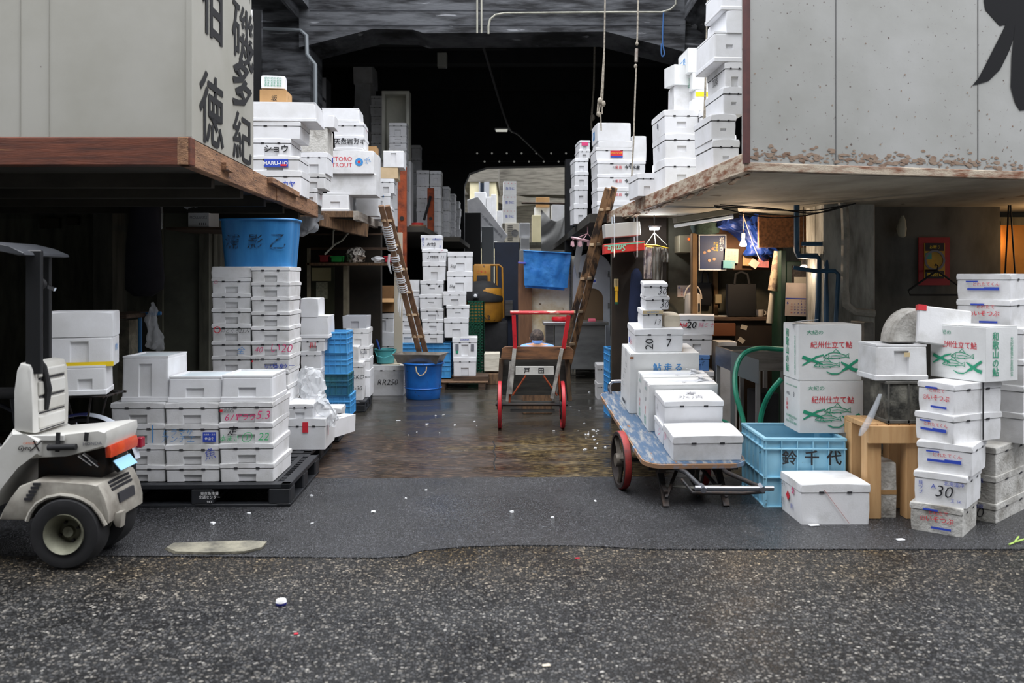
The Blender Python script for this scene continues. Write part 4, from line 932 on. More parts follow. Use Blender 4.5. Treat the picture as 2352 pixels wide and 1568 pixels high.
# foam box on the asphalt with a red thread
r = cb(1783, 1839, 2000, 1112, 1205, 5.84, 1, 'long white foam box on the asphalt before the pale blue tub', z0=0, l=.42, mat=foam_old, style='lid', grip=None, lidh=.055,
       ml=[T('◆', -.1, .5, .075, 'r', 'l'), T('✿', .15, .72, .05, 'p', 'l'), T('鮮', .1, .3, .04, 'b', 'l'), HW('E-49\n\n鶴', -.35, .5, .17, 'e', 'l')])
bm = newbm(); bar(bm, (-.08, -.2125, .235), (.09, -.2125, .01), .003, .002); obj('red_thread', bm, M('thread_red', C(170, 80, 70)), r)
# stool and the things on it
st = thing('stool', 'raw pine step stool with square legs under the grimy grey crate', 'stool', (WX(2030, 6.14), 6.17, 0), .0)
W_, D_, Hs = .37, .38, WZ(972, 6.0)
for i in range(5):
    bm = newbm(); bx(bm, -W_/2+i*W_/5+.002, -W_/2+(i+1)*W_/5-.002, -D_/2, D_/2, Hs-.035, Hs, .003, 1); obj('top_plank', bm, wood_raw, st)
for sx in (-1, 1):
    for sy in (-1, 1):
        bm = newbm(); x = sx*(W_/2-.05); y = sy*(D_/2-.05); bx(bm, x-.05, x+.05, y-.05, y+.05, 0, Hs-.036, .004, 1); obj('leg', bm, wood_raw, st)
for sy in (-1, 1):
    bm = newbm(); bx(bm, -W_/2, W_/2, sy*(D_/2+.014)-.014, sy*(D_/2+.014)+.014, Hs-.13, Hs-.01, .003, 1); obj('apron', bm, wood_raw, st)
# grimy crate
g_m = M('grimy_crate', C(44, 44, 40), C(120, 118, 108), .8, scale=7, lo=.42, hi=.66, bump=.3)
cr = thing('crate', 'grimy dark grey crate with white scuffs on the pine stool', 'crate', (WX(2076, 6.05), 6.13, Hs+.002))
w, l, h = 98*6.0/F, .3, .29
bm = newbm(); bx(bm, -w/2, w/2, -l/2, l/2, 0, h, .02, 2); obj('body', bm, g_m, cr)
bm = newbm(); bx(bm, -w/2-.008, w/2+.008, -l/2-.008, l/2+.008, h-.02, h, .004, 1); bx(bm, -w/2-.006, w/2+.006, -l/2-.006, l/2+.006, 0, .025, .004, 1)
for x in (-w/2+.01, 0, w/2-.01): bx(bm, x-.006, x+.006, -l/2-.006, -l/2, 0, h)
obj('rib', bm, M('grimy_rib', C(96, 94, 88), C(50, 50, 46), .7, scale=8), cr)
r = foam_box(120*5.98/F, .32, 80*5.98/F, 'inv', foam_old, 'tall', 'white foam tub upside down on the grimy crate', ml=[PT(.04, .03, .1, .75, M('tag_beige', C(200, 180, 140)))]); put(r, WX(2077, 5.95), 6.15, Hs+.295)
# curved white foam cover and leaning slab
bm = newbm(); z1 = Hs+.295+80*5.98/F
prof = [(math.cos(a)*.2, math.sin(a)*.24) for a in [PI*i/14 for i in range(15)]]
prism(bm, [(x, z) for x, z in prof], -.09, .09, .012, 1)
cv = tag(obj('foam_cover', bm, foam_dirty, loc=(WX(2100, 6.2), 6.22, z1+.012)), 'half-round grubby foam cover behind the leaning white slab', 'cover')
bm = newbm(); bx(bm, -.18, .18, -.02, .02, 0, .26, .008, 1); sl = tag(obj('foam_board', bm, foam_old, loc=(WX(2168, 5.98), 6.0, z1+.002), rot=(-.16, .12, -.05)), 'white foam lid leaning upright with red tape on one corner', 'lid')
bm = newbm(); bx(bm, -.186, -.13, -.024, .024, .225, .264); obj('red_tape', bm, M('tape_red', C(196, 40, 50)), sl)
# old foam box stood under the stool
r = foam_box(.15, .22, .38, 'plain', foam_dirty, None, 'grubby foam box standing on end between the stool legs'); put(r, WX(2030, 6.05), 6.13, 0, .0)
bm = newbm(); bx(bm, -.075, .075, -.112, -.110, .16, .19); obj('brown_tape', bm, brown_card, r)

# ---------------------------------------------------------------- plastic crates and tubs
def crate(name, label, w, l, h, mat, loc, rz=0, group=None, ribs=(4, 3), hole=False, fill=None):
    t = thing(name, label, 'crate', loc, rz, group); th = .012
    bm = newbm(); W2, L2 = w/2, l/2
    s = .94
    for (x0, x1, y0, y1) in ((-W2*s, W2*s, -L2*s, -L2*s+th), (-W2*s, W2*s, L2*s-th, L2*s), (-W2*s, -W2*s+th, -L2*s+th, L2*s-th), (W2*s-th, W2*s, -L2*s+th, L2*s-th)):
        bx(bm, x0, x1, y0, y1, .0, h-.01)
    bx(bm, -W2*s+th, W2*s-th, -L2*s+th, L2*s-th, .004, .02); obj('body', bm, mat, t)
    bm = newbm()
    for z0, z1, e in ((h-.022, h, 'rim'), (h-.085, h-.073, 'band')):
        bm = newbm()
        for (x0, x1, y0, y1) in ((-W2, W2, -L2, -L2*s+th), (-W2, W2, L2*s-th, L2), (-W2, -W2*s+th, -L2*s+th, L2*s-th), (W2*s-th, W2, -L2*s+th, L2*s-th)):
            bx(bm, x0, x1, y0, y1, z0, z1, .003, 1)
        obj(e, bm, mat, t)
    bm = newbm(); rd = .008
    for i in range(ribs[0]+1):
        x = -W2*s+2*W2*s*i/ribs[0]
        for sy in (-1, 1): bx(bm, x-.003, x+.003, sy*L2*s, sy*(L2*s+(L2-L2*s)*.9), 0, h-.02)
    for i in range(ribs[1]+1):
        y = -L2*s+2*L2*s*i/ribs[1]
        for sx in (-1, 1): bx(bm, sx*W2*s, sx*(W2*s+(W2-W2*s)*.9), y-.003, y+.003, 0, h-.02)
    for z in (.0, h*.42):
        for sy in (-1, 1): bx(bm, -W2*.985, W2*.985, sy*L2*s, sy*(L2-.002), z, z+.007)
        for sx in (-1, 1): bx(bm, sx*W2*s, sx*(W2-.002), -L2*.985, L2*.985, z, z+.007)
    obj('rib', bm, mat, t)
    if fill: 
        bm = newbm(); bx(bm, -W2*s+th, W2*s-th, -L2*s+th, L2*s-th, .02, h*.8); obj('contents', bm, fill, t)
    return t
GB = 'blue crates by the left pallets'
zb = .13; hb = .232
dB = 9.55
for i, (x0, x1, lb) in enumerate(((776, 804, 'bottom one of the four'), (739, 799, 'second from bottom of the four'), (740, 797, 'third from bottom of the four'), (754, 796, 'topmost of the four'))):
    d = dB-.02*i; 
    crate('plastic_crate', f'blue plastic crate, {lb} stacked by the left pallets'+(', greenish inside' if i == 1 else ''), .27, .40, hb, M('blue_green_plastic', C(44, 104, 108), C(40, 96, 140), .45, scale=3) if i == 1 else blue_pl, (WX(x1, d)-.135, d+.2, zb+.013+hb*i), .03, GB)
GB2 = 'blue crates under the piles behind the left ladder'
for i, x in enumerate((WX(952, DH), WX(1008, DH))):
    for j in range(2):
        hh = (CZ-ZH-.02)/2-.002
        crate('plastic_crate', f"blue crate carrying the {'left' if i == 0 else 'middle'} pile behind the left ladder, {'lower' if j == 0 else 'upper'} one", .37, .46, hh, blue_pl, (x, DH+.2, ZH+.02+j*(hh+.003)), .0, GB2)
GB3 = 'blue crates left of the handcart'
for i in range(3):
    crate('plastic_crate', f"bright blue crate left of the handcart, {['bottom', 'middle', 'top'][i]} one of three", .30, .42, .27, blue_pl, (WX(1393, 10.4)+.17, 10.62, .0+i*.272), .05, GB3)
stack('the white pair left of the bright blue crates', 11.9, [(1372, 1404, 838, dict(ml=[T('水産', 0, .5, .06, 'e', 'l')])), (1372, 1404, 880)], 917, L=.4, zbase=0, mat=foam_old, group='white pair left of the bright blue crates', grip=None)
# big pale blue tub
tw, tl_, th_ = 190*6.3/F, .68, .50
xT = WX(1757, 6.28); 
tub = crate('plastic_tub', 'large pale blue ribbed tub with three black characters carrying the fish cartons', tw, tl_, th_, blue_lt, (xT+tw/2, 6.28+tl_/2, 0), -.02, None, (5, 5))
for i, s in enumerate('鈴千代'): text(s, ink_black, tub, ((-.16+.30*i)*tw/ .9*.8-.03, -tl_/2-.003, th_*.72), h=.105, bold=.02, name='brush_character')
# tall blue tub on the stack
bt = thing('plastic_tub', 'tall blue tub with faded black brush characters on the tall left stacks', 'tub', (WX(582, D2+.05), D2+.3, WZ(612, D2)+.002), .02)
w0, w1, hh = 155*D2/F, 172*D2/F, 112*D2/F; l0, l1 = .40, .45
bm = newbm(); nseg = 40; rings = []
for z, wv, lv in ((0, w0, l0), (.0, w0, l0), (hh, w1, l1), (hh, w1-.03, l1-.03), (.03, w0-.03, l0-.03)):
    ring = []
    for i in range(nseg*2):
        a = 2*PI*i/(nseg*2); ex = 5
        cx_, sx_ = math.cos(a), math.sin(a)
        k = (abs(cx_)**ex+abs(sx_)**ex)**(-1/ex)
        rip = 1+.012*math.cos(10*a)
        ring.append(bm.verts.new((cx_*k*wv/2*rip, sx_*k*lv/2*rip, z)))
    rings.append(ring)
for A, B in zip(rings, rings[1:]):
    for i in range(nseg*2): bm.faces.new((A[i], A[(i+1) % (nseg*2)], B[(i+1) % (nseg*2)], B[i]))
bm.faces.new(rings[0][::-1]); bm.faces.new(rings[-1]); bmesh.ops.remove_doubles(bm, verts=bm.verts, dist=.0001)
obj('body', bm, blue_tub, bt, smooth=35)
bm = newbm(); 
pts = []
for i in range(60):
    a = 2*PI*i/60; cx_, sx_ = math.cos(a), math.sin(a); k = (abs(cx_)**5+abs(sx_)**5)**(-.2); pts.append((cx_*k*(w1/2+.006), sx_*k*(l1/2+.006), hh-.008))
tube(bm, pts, .011, 6, True); obj('rim', bm, blue_tub, bt, smooth=True)
for i, s in enumerate('浦影乙'): text(s, M('faded_ink', C(20, 44, 66), C(46, 110, 168), .6, scale=30, lo=.45, hi=.6), bt, (-.20+.2*i, -l1/2-.004+.012, hh*.52), h=.13, name='faded_character', shear=.1)
# ---------------------------------------------------------------- black plastic pallets
def pallet(label, x, y, w=1.12, l=1.1, h=.15, rz=0, group='black plastic pallets', txt=False):
    t = thing('pallet', label, 'pallet', (x, y, 0), rz, group)
    bm = newbm(); z0, z1 = h-.035, h
    for (a, b, c, d) in ((-w/2, w/2, -l/2, -l/2+.07), (-w/2, w/2, l/2-.07, l/2), (-w/2, -w/2+.07, -l/2, l/2), (w/2-.07, w/2, -l/2, l/2)): bx(bm, a, b, c, d, z0, z1, .004, 1)
    for i in range(9):
        xx = -w/2+.07+(w-.14)*(i+.5)/9; bx(bm, xx-.022, xx+.022, -l/2+.06, l/2-.06, z0, z1-.002)
    for i in range(14):
        yy = -l/2+.07+(l-.14)*(i+.5)/14; bx(bm, -w/2+.06, w/2-.06, yy-.012, yy+.012, z0, z1-.005)
    obj('deck', bm, black_pl, t)
    bm = newbm()
    for sx in (-1, 0, 1): bx(bm, sx*(w/2-.05)-.05, sx*(w/2-.05)+.05, -l/2, l/2, 0, .022, .003, 1)
    for sy in (-1, 0, 1): bx(bm, -w/2, w/2, sy*(l/2-.05)-.05, sy*(l/2-.05)+.05, 0, .02, .003, 1)
    obj('skid', bm, black_pl, t)
    for sx in (-1, 0, 1):
        for sy in (-1, 0, 1):
            bm = newbm(); xx, yy = sx*(w/2-.08), sy*(l/2-.08); bx(bm, xx-.08, xx+.08, yy-.08, yy+.08, .015, z0+.004, .01, 1); obj('block', bm, black_pl, t)
    if txt:
        text('東京魚市場\n交通センター', 'w', t, (txt, -l/2-.002, h*.52), h=.05)
        text('94.2', 'w', t, (txt, -l/2-.002, h*.24), h=.015)
    return t
pallet('front black plastic pallet with small white lettering under the worn foam boxes', WX(660, 6.29)-.635, 6.29+.55, 1.27, 1.1, .165, .03, txt=.055)
pallet('second black plastic pallet under the stacks carrying the blue tub', WX(706, 7.42)-.58, 7.42+.56, 1.16, 1.1, .165, .04)
pallet('black plastic pallet under the four blue crates', WX(812, 10)-.51, 9.42, 1.1, 1.3, .125, .05)
pallet('farthest black plastic pallet beside the RR250 box', WX(852, 11.2)-.42, 11.1, .8, .75, .125, .05)
bm = newbm()
wp = thing('pallet', 'wet wooden pallet under the piles behind the left ladder', 'pallet', (-1.05, 13.4, 0), 0)
for i in range(5):
    bm = newbm(); bx(bm, -.69, .69, -.46+i*.2, -.46+i*.2+.13, ZH-.02, ZH, .003, 1); obj('board', bm, wood_old, wp)
for x in (-.6, 0, .6):
    bm = newbm(); bx(bm, x-.05, x+.05, -.45, .5, 0, ZH-.02); obj('bearer', bm, wood_dark, wp)
bm = newbm(); bx(bm, .17, .69, -.3, .3, ZH+.001, ZH+.058); obj('raised_board', bm, wood_dark, wp)
# ---------------------------------------------------------------- handcart with the blue deck
TILT = math.radians(7.4)
MC = Matrix.Translation((1.335, 6.28, .315)) @ Matrix.Rotation(.035, 4, 'Z') @ Matrix.Rotation(TILT, 4, 'X')
def oncart(o, x, y, z, rz=0):
    o.matrix_world = MC @ Matrix.Translation((x, y, z)) @ Matrix.Rotation(rz, 4, 'Z'); return o
ct = thing('handcart', 'two-wheeled handcart with worn blue plank deck loaded with white boxes', 'cart')
ct.matrix_world = MC
deck_m = M('worn_blue_deck', C(64, 88, 114), C(140, 140, 138), .6, scale=9, lo=.47, hi=.64, stretch=(3, .6, 1), spots=C(128, 92, 66), sscale=7, sth=.66, bump=.15)
edge_m = M('chipped_deck_edge', C(150, 116, 88), C(112, 140, 166), .7, scale=8, lo=.5, hi=.62)
W2 = .385
def deckpts(ins=0, n=6, r=.14):
    pts = []
    for cx_, cy_, a0 in ((W2-r, r, -PI/2), (W2-r*.6, 2.05-r, 0), (-W2+r*.6, 2.05-r, PI/2), (-W2+r, r, PI)):
        for i in range(n+1):
            a = a0+PI/2*i/n; pts.append((cx_+math.cos(a)*(r-ins), cy_+math.sin(a)*(r-ins)))
    return pts
def plate(pts, z0, z1):
    bm = newbm(); f = bm.faces.new([bm.verts.new((x, y, z0)) for x, y in pts]); r = bmesh.ops.extrude_face_region(bm, geom=[f])
    for q in r['geom']:
        if isinstance(q, bmesh.types.BMVert): q.co.z = z1
    return bm
obj('deck', plate(deckpts(.012), -.03, 0), deck_m, ct)
obj('edge_strip', plate(deckpts(0), -.034, -.003), edge_m, ct)
for s in (-1, 1):
    bm = newbm(); bar(bm, (s*.24, .05, -.06), (s*.24, 2.0, -.06), .05, .05); obj('frame_rail', bm, iron, ct)
for y in (.12, .6, 1.2, 1.9):
    bm = newbm(); bar(bm, (-.33, y, -.06), (.33, y, -.06), .04, .04); obj('cross_bar', bm, iron, ct)
iM = MC.inverted()
def lc(p): return iM @ Vector(p)
for s in (-1, 1):
    bm = newbm(); top = Vector((s*.22, .28, -.08)); foot = lc((MC @ Vector((s*.22, .10, 0))).xy.to_3d()); foot = lc(((MC @ Vector((s*.22, .06, 0))).x, (MC @ Vector((s*.22, .02, 0))).y, .0))
    bar(bm, top, foot, .045, .03, up=(0, 1, 0)); bar(bm, (s*.22, .75, -.08), foot+Vector((0, .02, .10)), .03, .02); bar(bm, (s*.22-s*.16, .28, -.08), foot+Vector((0, 0, .07)), .022, .016)
    obj('leg', bm, iron, ct)
bm = newbm(); tube(bm, [(-.22, .1, -.20), (-.10, .08, -.20), (-.06, .02, -.185), (.02, .0, -.185), (.22, .1, -.20)], .013, 8); obj('leg_brace', bm, M('pale_worn_iron', C(140, 138, 130), C(80, 78, 74), .5, .5), ct, smooth=True)
# pull handle at the near end
for s in (-1, 1):
    bm = newbm(); tube(bm, [(s*.17+.02*s, .16, -.055), (s*.17+.03+.05*(s < 0), -.05, -.045), (s*.20+.12, -.46, -.005)], .016, 10); obj('handle_arm', bm, M('brushed_tube', C(120, 122, 126), rough=.35, metal=.9) if s < 0 else iron, ct, smooth=True)
    bm = newbm(); cyl(bm, (s*.20+.12, -.50, -.005), (s*.20+.12, -.43, -.002), .022, seg=6); obj('bolt', bm, chrome, ct)
bm = newbm(); tube(bm, [(-.13, -.465, -.002), (.12, -.47, -.005), (.40, -.465, -.008)], .017, 10); obj('handle_bar', bm, M('dull_chrome', C(170, 172, 180), rough=.3, metal=.9), ct, smooth=True)
bm = newbm(); tube(bm, [(.36, -.42, -.05), (.22, -.38, -.075), (-.1, -.30, -.10), (-.13, -.1, -.08)], .012, 8); obj('tie_rod', bm, iron, ct, smooth=True)
# chrome hoop at the far end
bm = newbm(); tube(bm, curve_pts([(-.34, 1.96, 0), (-.35, 1.97, .06), (-.33, 1.98, .10), (-.26, 1.98, .115), (.26, 1.98, .115), (.33, 1.98, .10), (.35, 1.97, .05), (.34, 1.96, 0)]), .016, 10); obj('end_hoop', bm, chrome, ct, smooth=True)
def spoked_wheel(parent, name, centre, R, w, rimm, facem, spokes=3, local=None):
    t = obj(name, (lambda b: (lathe(b, [(R-.03, -w/2), (R-.004, -w/2), (R, -w/2+.005), (R, w/2-.005), (R-.004, w/2), (R-.03, w/2), (R-.03, -w/2)], 40, 'x'), b)[1])(newbm()), rimm, parent, smooth=35)
    if local == 'tread':
        bm = newbm(); lathe(bm, [(R+.001, -w*.42), (R+.004, -w*.3), (R+.004, w*.3), (R+.001, w*.42), (R-.01, w*.42), (R-.01, -w*.42), (R+.001, -w*.42)], 40, 'x'); obj('tread', bm, M('cart_wheel_red', C(154, 46, 42), C(84, 38, 34), .6, scale=6, lo=.5, hi=.7), t, smooth=35); local = None
    bm = newbm(); lathe(bm, [(.0, -w*.8), (.05, -w*.8), (.055, -w*.4), (.055, w*.4), (.05, w*.8), (0, w*.8)], 20, 'x'); obj('hub', bm, facem, t, smooth=35)
    for i in range(spokes):
        a = 2*PI*i/spokes+.5; bm = newbm()
        tube(bm, [(0, math.cos(a+.25*k)*r_, math.sin(a+.25*k)*r_) for k, r_ in ((0, .04), (.5, R*.55), (1, R-.02))], [.026, .018, .024], 6); obj('spoke', bm, facem, t, smooth=True)
    if local is not None: t.location = local
    return t
wl_c = lc((.86, 6.86, .225)); wr_c = lc((1.47, 6.88, .225))
for c_, nm in ((wl_c, 'wheel'), (wr_c, 'wheel')):
    wh = spoked_wheel(ct, nm, None, .222, .06, M('wheel_rim_dark', C(56, 48, 46), C(40, 34, 32), .6, .2, scale=8), M('cast_iron', C(120, 112, 102), C(70, 64, 58), .6, .4, scale=8), 3, 'tread')
    wh.location = c_; wh.rotation_euler = (0, 0, .10)
bm = newbm(); cyl(bm, wl_c, wr_c, .016, seg=10); obj('axle', bm, iron, ct)
# the load on the cart
r = foam_box(.52, .33, .185, 'lid', foam_old, None, 'lidded white foam box at the near end of the handcart deck', ml=[HW('ひ', -.2, .6, .06, 'p', 'l')], lidh=.055); oncart(r, .09, .23, .002, .02)
r = foam_box(.50, .30, .15, 'lid', foam, None, 'low white foam box beneath the handwritten lid on the handcart', ml=[HW('シ', .2, .5, .06, 'p', 'l')], lidh=.03); oncart(r, .08, .585, .002, .02)
r = foam_box(.465, .34, .19, 'lid', foam, None, 'white foam box with brush-drawn swirl on its lid, on the handcart', ml=[HW('◌寿\n氷漬', 0, 0, .2, 'e', 't'), HW('い', -.2, .45, .06, 'e', 'l')], lidh=.04); oncart(r, .07, .60, .156, .02)
tie = M('clear_twine', C(214, 216, 220), rough=.25)
for i, (y, h, lab) in enumerate(((.90, .385, 'front white carton lettered in green on the handcart'), (1.15, .385, 'second white carton standing behind the green lettered one on the handcart'))):
    r = foam_box(.56, .235, h, 'carton', white_card, None, lab, name='cardboard_carton', group='white cartons on the handcart', tape=tie)
    oncart(r, .07, y, .002, .02)
    ww, ll = .56, .235
    if i == 0:
        text('大', 'g', r, (-.155, -ll/2-.003, h*.83), h=.05); text('紀の', 'g', r, (-.03, -ll/2-.003, h*.83), h=.05, w=.14)
        strokes([[(-.19, .20, .03), (-.14, .19, .028), (-.09, .17, .016)], [(-.19, .10, .016), (-.14, .14, .02), (-.09, .18, .022)]], .02, 'g', r, (0, -ll/2-.003, 0), name='printed_net')
    for z, s_, ink in ((.86, 'no. 3', 'g'), (.62, '20', 'e'), (.38, '美\n味', 'r'), (.17, '組合\n生産', 'g')):
        text(s_, ink, r, (-ww/2-.003, 0, h*z), h=.03 if '\n' not in s_ else .07, rotz=-PI/2)
    bm = newbm()
    for k in range(7): bar(bm, (.12+.02*k, -.05+.01*k, h+.004), (.20-.015*k, .06-.01*k, h+.02+.004*k), .02, .002)
    obj('twine_bow', bm, tie, r)
    text('氷', 'e', r, (.02, -.055, h+.004), h=.04, rotx=0)
r = foam_box(.60, .42, .53, 'carton', white_card, None, 'tall white carton with blue running-ayu lettering on the handcart', name='cardboard_carton', tape=tie,
             ml=[T('鮎 走 る', .04, .77, .07, 's', bold=.01), PT(.03, .02, -.48, .93, M('stamp_brown', C(150, 100, 70)))]+[T('三三', .1-.1*k, .75-.12*k, .03, 'e', 'l') for k in range(5)]+[T('■■■■', .0, .12, .03, 'k', 'l')])
oncart(r, .02, 1.50, .002, .02)
r = foam_box(.43, .34, .20, 'lid', foam, None, 'white foam box marked 20 and 7 on the tall handcart carton', ml=[T('20', -.2, .35, .07, 'k', roll=PI/2), T('7', .2, .4, .07, 'k'), T('✽', .1, .3, .05, 'r', 'l'), PT(.03, .05, -.1, .35, 'b', 'l')], lidh=.05); oncart(r, -.025, 1.50, .536, .02)
r = foam_box(.18, .2, .155, 'lid', foam, None, 'narrow white foam box marked 13 with tan tape at the handcart top', ml=[HW('13', .25, .35, .045, 'k'), PT(.18, .03, 0, .9, M('tape_tan', C(196, 178, 140))), T('ORGANIC', 0, .9, .016, 's')]); oncart(r, -.08, 1.47, .738, .05)
for i, z in enumerate((.895, 1.01)):
    r = foam_box(.215-.005*i, .2, .113, 'lid', foam, None, f"{'lower' if i == 0 else 'upper'} of two small white boxes marked 30 atop the handcart load", 'small boxes marked 30', ml=[HW('30', .28, .4, .055, 'k')]); oncart(r, -.035-.01*i, 1.5, z, .06-.1*i)
r = foam_box(.14, .2, .10, 'plain', M('beige_foam', C(214, 204, 184), C(196, 186, 164), .6), None, 'small beige box beside the 13 box on the handcart load'); oncart(r, .105, 1.53, .738, .05)

# ---------------------------------------------------------------- upright barrow with the two black characters
bw = thing('barrow', 'weathered wooden barrow standing on red wheels, two black characters on its bar', 'barrow', (.22, 9.95, 0), 0)
def bp_(px, py, d): v = P(px, py, d); return v-Vector((.22, 9.95, 0))
d0, d1 = 9.66, 9.9
wd_b = M('barrow_board', C(122, 84, 54), C(66, 46, 34), .75, scale=5, stretch=(1, 4, 6), bump=.2)
bm = newbm(); a = bp_(1150, 812, d0); b_ = bp_(1318, 812, d0)
zt_, zb_ = bp_(1150, 796, d0).z, bp_(1150, 826, d0).z
prism(bm, [(a.x-.0, zb_), (a.x+.015, zt_-.02), (a.x+.05, zt_), (b_.x-.05, zt_), (b_.x-.0, zt_-.04), (b_.x-.01, zb_)], a.y, a.y+.05, .004, 1); obj('end_board', bm, wd_b, bw)
for px0, px1 in ((1180, 1183), (1300, 1294)):
    bm = newbm(); bar(bm, bp_(px1, 800, d0-.03), bp_(px0+(0 if px0 < 1200 else 6), 724, d0-.06), .045, .04); obj('handle_post', bm, red_paint, bw)
bm = newbm(); tube(bm, [bp_(1172, 718, d0-.06), bp_(1240, 718, d0-.06), bp_(1318, 718, d0-.06)], .021, 8); obj('handle_bar', bm, M('handle_red_worn', C(196, 48, 52), C(222, 190, 170), .5, scale=6, lo=.52, hi=.62, stretch=(1, 1, 6)), bw, smooth=True)
# long side planks running back/down behind the end board
for s, (xa, xb) in zip((-1, 1), ((1140, 1152), (1312, 1302))):
    bm = newbm(); bar(bm, bp_(xa+(6 if s < 0 else -4), 920, d0+.12), bp_(xb, 822, d0+.14), .05, .13, up=(0, 1, 0), bev=.004); obj('side_plank', bm, M('barrow_side', C(92, 74, 54), C(44, 36, 30), .8, scale=5, stretch=(4, 4, 1)), bw)
# two grey uprights in front
for p in (((1182, 800), (1172, 905)), ((1291, 800), (1268, 915))):
    bm = newbm(); bar(bm, bp_(*p[0], d0-.035), bp_(*p[1], d0-.05), .045, .035, bev=.004); obj('upright', bm, grey_paint, bw)
for p in (((1174, 830), (1165, 922)), ((1286, 828), (1274, 922))):
    bm = newbm(); bar(bm, bp_(*p[0], d0+.02), bp_(*p[1], d0+.0), .035, .03, bev=.003); obj('strut', bm, grey_paint, bw)
for p in (((1177, 842), (1170, 924)), ((1281, 842), (1288, 924))):
    bm = newbm(); tube(bm, [bp_(*p[0], d0-.01), bp_(*p[1], d0-.02)], .012, 6); obj('rusty_rod', bm, rust, bw, smooth=True)
bm = newbm(); a = bp_(1184, 851, d0-.06); bx(bm, a.x, bp_(1272, 851, d0-.06).x, a.y, a.y+.02, bp_(0, 861, d0-.06).z, bp_(0, 841, d0-.06).z, .003, 1); nb = obj('name_bar', bm, M('painted_white_board', C(196, 196, 192), C(166, 166, 160), .6), bw)
for px, s in ((1210, '戸'), (1243, '田')): 
    p = bp_(px, 851, d0-.064); text(s, ink_black, bw, p, h=.062, bold=.02, name='brush_character')
bm = newbm(); bx(bm, bp_(1153, 0, d0).x, bp_(1302, 0, d0).x, d0+.17-9.95, d0+.20-9.95, bp_(0, 912, d0).z, bp_(0, 824, d0).z); obj('back_board', bm, M('dark_barrow_boards', C(70, 70, 66), C(42, 42, 40), .8, scale=3, stretch=(1, 1, 8)), bw)
for p in (((1208, 862), (1177, 908)), ((1248, 862), (1280, 908))):
    bm = newbm(); tube(bm, [bp_(*p[0], d0-.05), bp_(*p[1], d0-.05)], .011, 6); obj('rusty_brace', bm, rust, bw, smooth=True)
for py in (926, 943):
    bm = newbm(); bar(bm, bp_(1172, py, d0+.0), bp_(1274, py, d0+.0), .04, .05 if py < 930 else .03); obj('cross_bar', bm, M('dark_grey_bar', C(76, 76, 74), C(52, 52, 50), .7), bw)
for px in (1148, 1292):
    d = 9.62; wh = spoked_wheel(bw, 'wheel', None, .26, .04, M('barrow_wheel_red', C(188, 38, 48), C(150, 30, 38), .45, scale=4), iron, 4)
    wh.location = (WX(px, d)-.22, d-9.95, .26)
bm = newbm(); cyl(bm, (WX(1138, 9.62)-.22, 9.62-9.95, .26), (WX(1304, 9.62)-.22, 9.62-9.95, .26), .016, seg=10); obj('axle', bm, iron, bw)
# ---------------------------------------------------------------- ladders
def ladder(label, tops, bots, dt, db, rail, gap, rungs, mat, notes=None):
    t = thing('ladder', label, 'ladder')
    a = P(*tops[0], dt); b = P(*bots[0], db); a2 = P(*tops[1], dt+gap); b2 = P(*bots[1], db+gap)
    for p, q in ((a, b), (a2, b2)):
        bm = newbm(); bar(bm, p, q, rail[0], rail[1], up=(0, -1, .2), bev=.005); obj('rail', bm, mat, t)
    for i in range(rungs):
        k = (i+.6)/(rungs+.2); bm = newbm(); u = a.lerp(b, k); v = a2.lerp(b2, k); dv = (v-u).normalized()
        bar(bm, u-dv*.045, v+dv*.045, .055, .035, bev=.003); obj('rung', bm, M('pale_rung_wood', C(196, 170, 136), C(150, 120, 90), .7, scale=5), t)
    return t, a, b
lw = M('ladder_wood', C(140, 108, 82), C(98, 72, 54), .75, scale=5, stretch=(3, 3, .6), spots=C(54, 40, 32), sscale=14, sth=.71, bump=.2)
l1, a, b = ladder('leaning wooden ladder wrapped in white plastic strip behind the blue bucket', ((875, 472), (889, 472)), ((986, 897), (1001, 897)), 11.3, 12.72, (.072, .05), .12, 8, lw)
wrap = newbm(); a_, b_ = a, b
def along(k): return a_.lerp(b_, k)
for k0, n in ((.10, 6), (.17, 5), (.25, 3), (.30, 3), (.36, 3), (.40, 4)):
    for i in range(n):
        c = along(k0+i*.011); pts = [c+Vector((math.cos(q)*.062, math.sin(q)*.05, math.sin(q+rnd.uniform(-.4, .4))*.022)) for q in [2*PI*j/10 for j in range(10)]]
        tube(wrap, pts, .009, 5, True)
for k0 in (.24, .44, .47): 
    c = along(k0); tube(wrap, [c+Vector((-.05, -.05, 0)), c+Vector((-.06, -.07, -.12)), c+Vector((-.05+rnd.uniform(-.02, .03), -.06, -.26))], [.016, .02, .008], 5)
obj('plastic_wrapping', wrap, bag_pl, l1, smooth=True)
rw = M('old_ladder_wood', C(142, 108, 76), C(52, 40, 32), .8, scale=4, lo=.45, hi=.6, stretch=(3, 3, .7), bump=.5, bscale=20)
ladder('rough old wooden ladder leaning on the right loft edge', ((1397, 432), (1411, 430)), ((1268, 905), (1288, 905)), 10.7, 11.6, (.085, .06), .22, 6, rw)

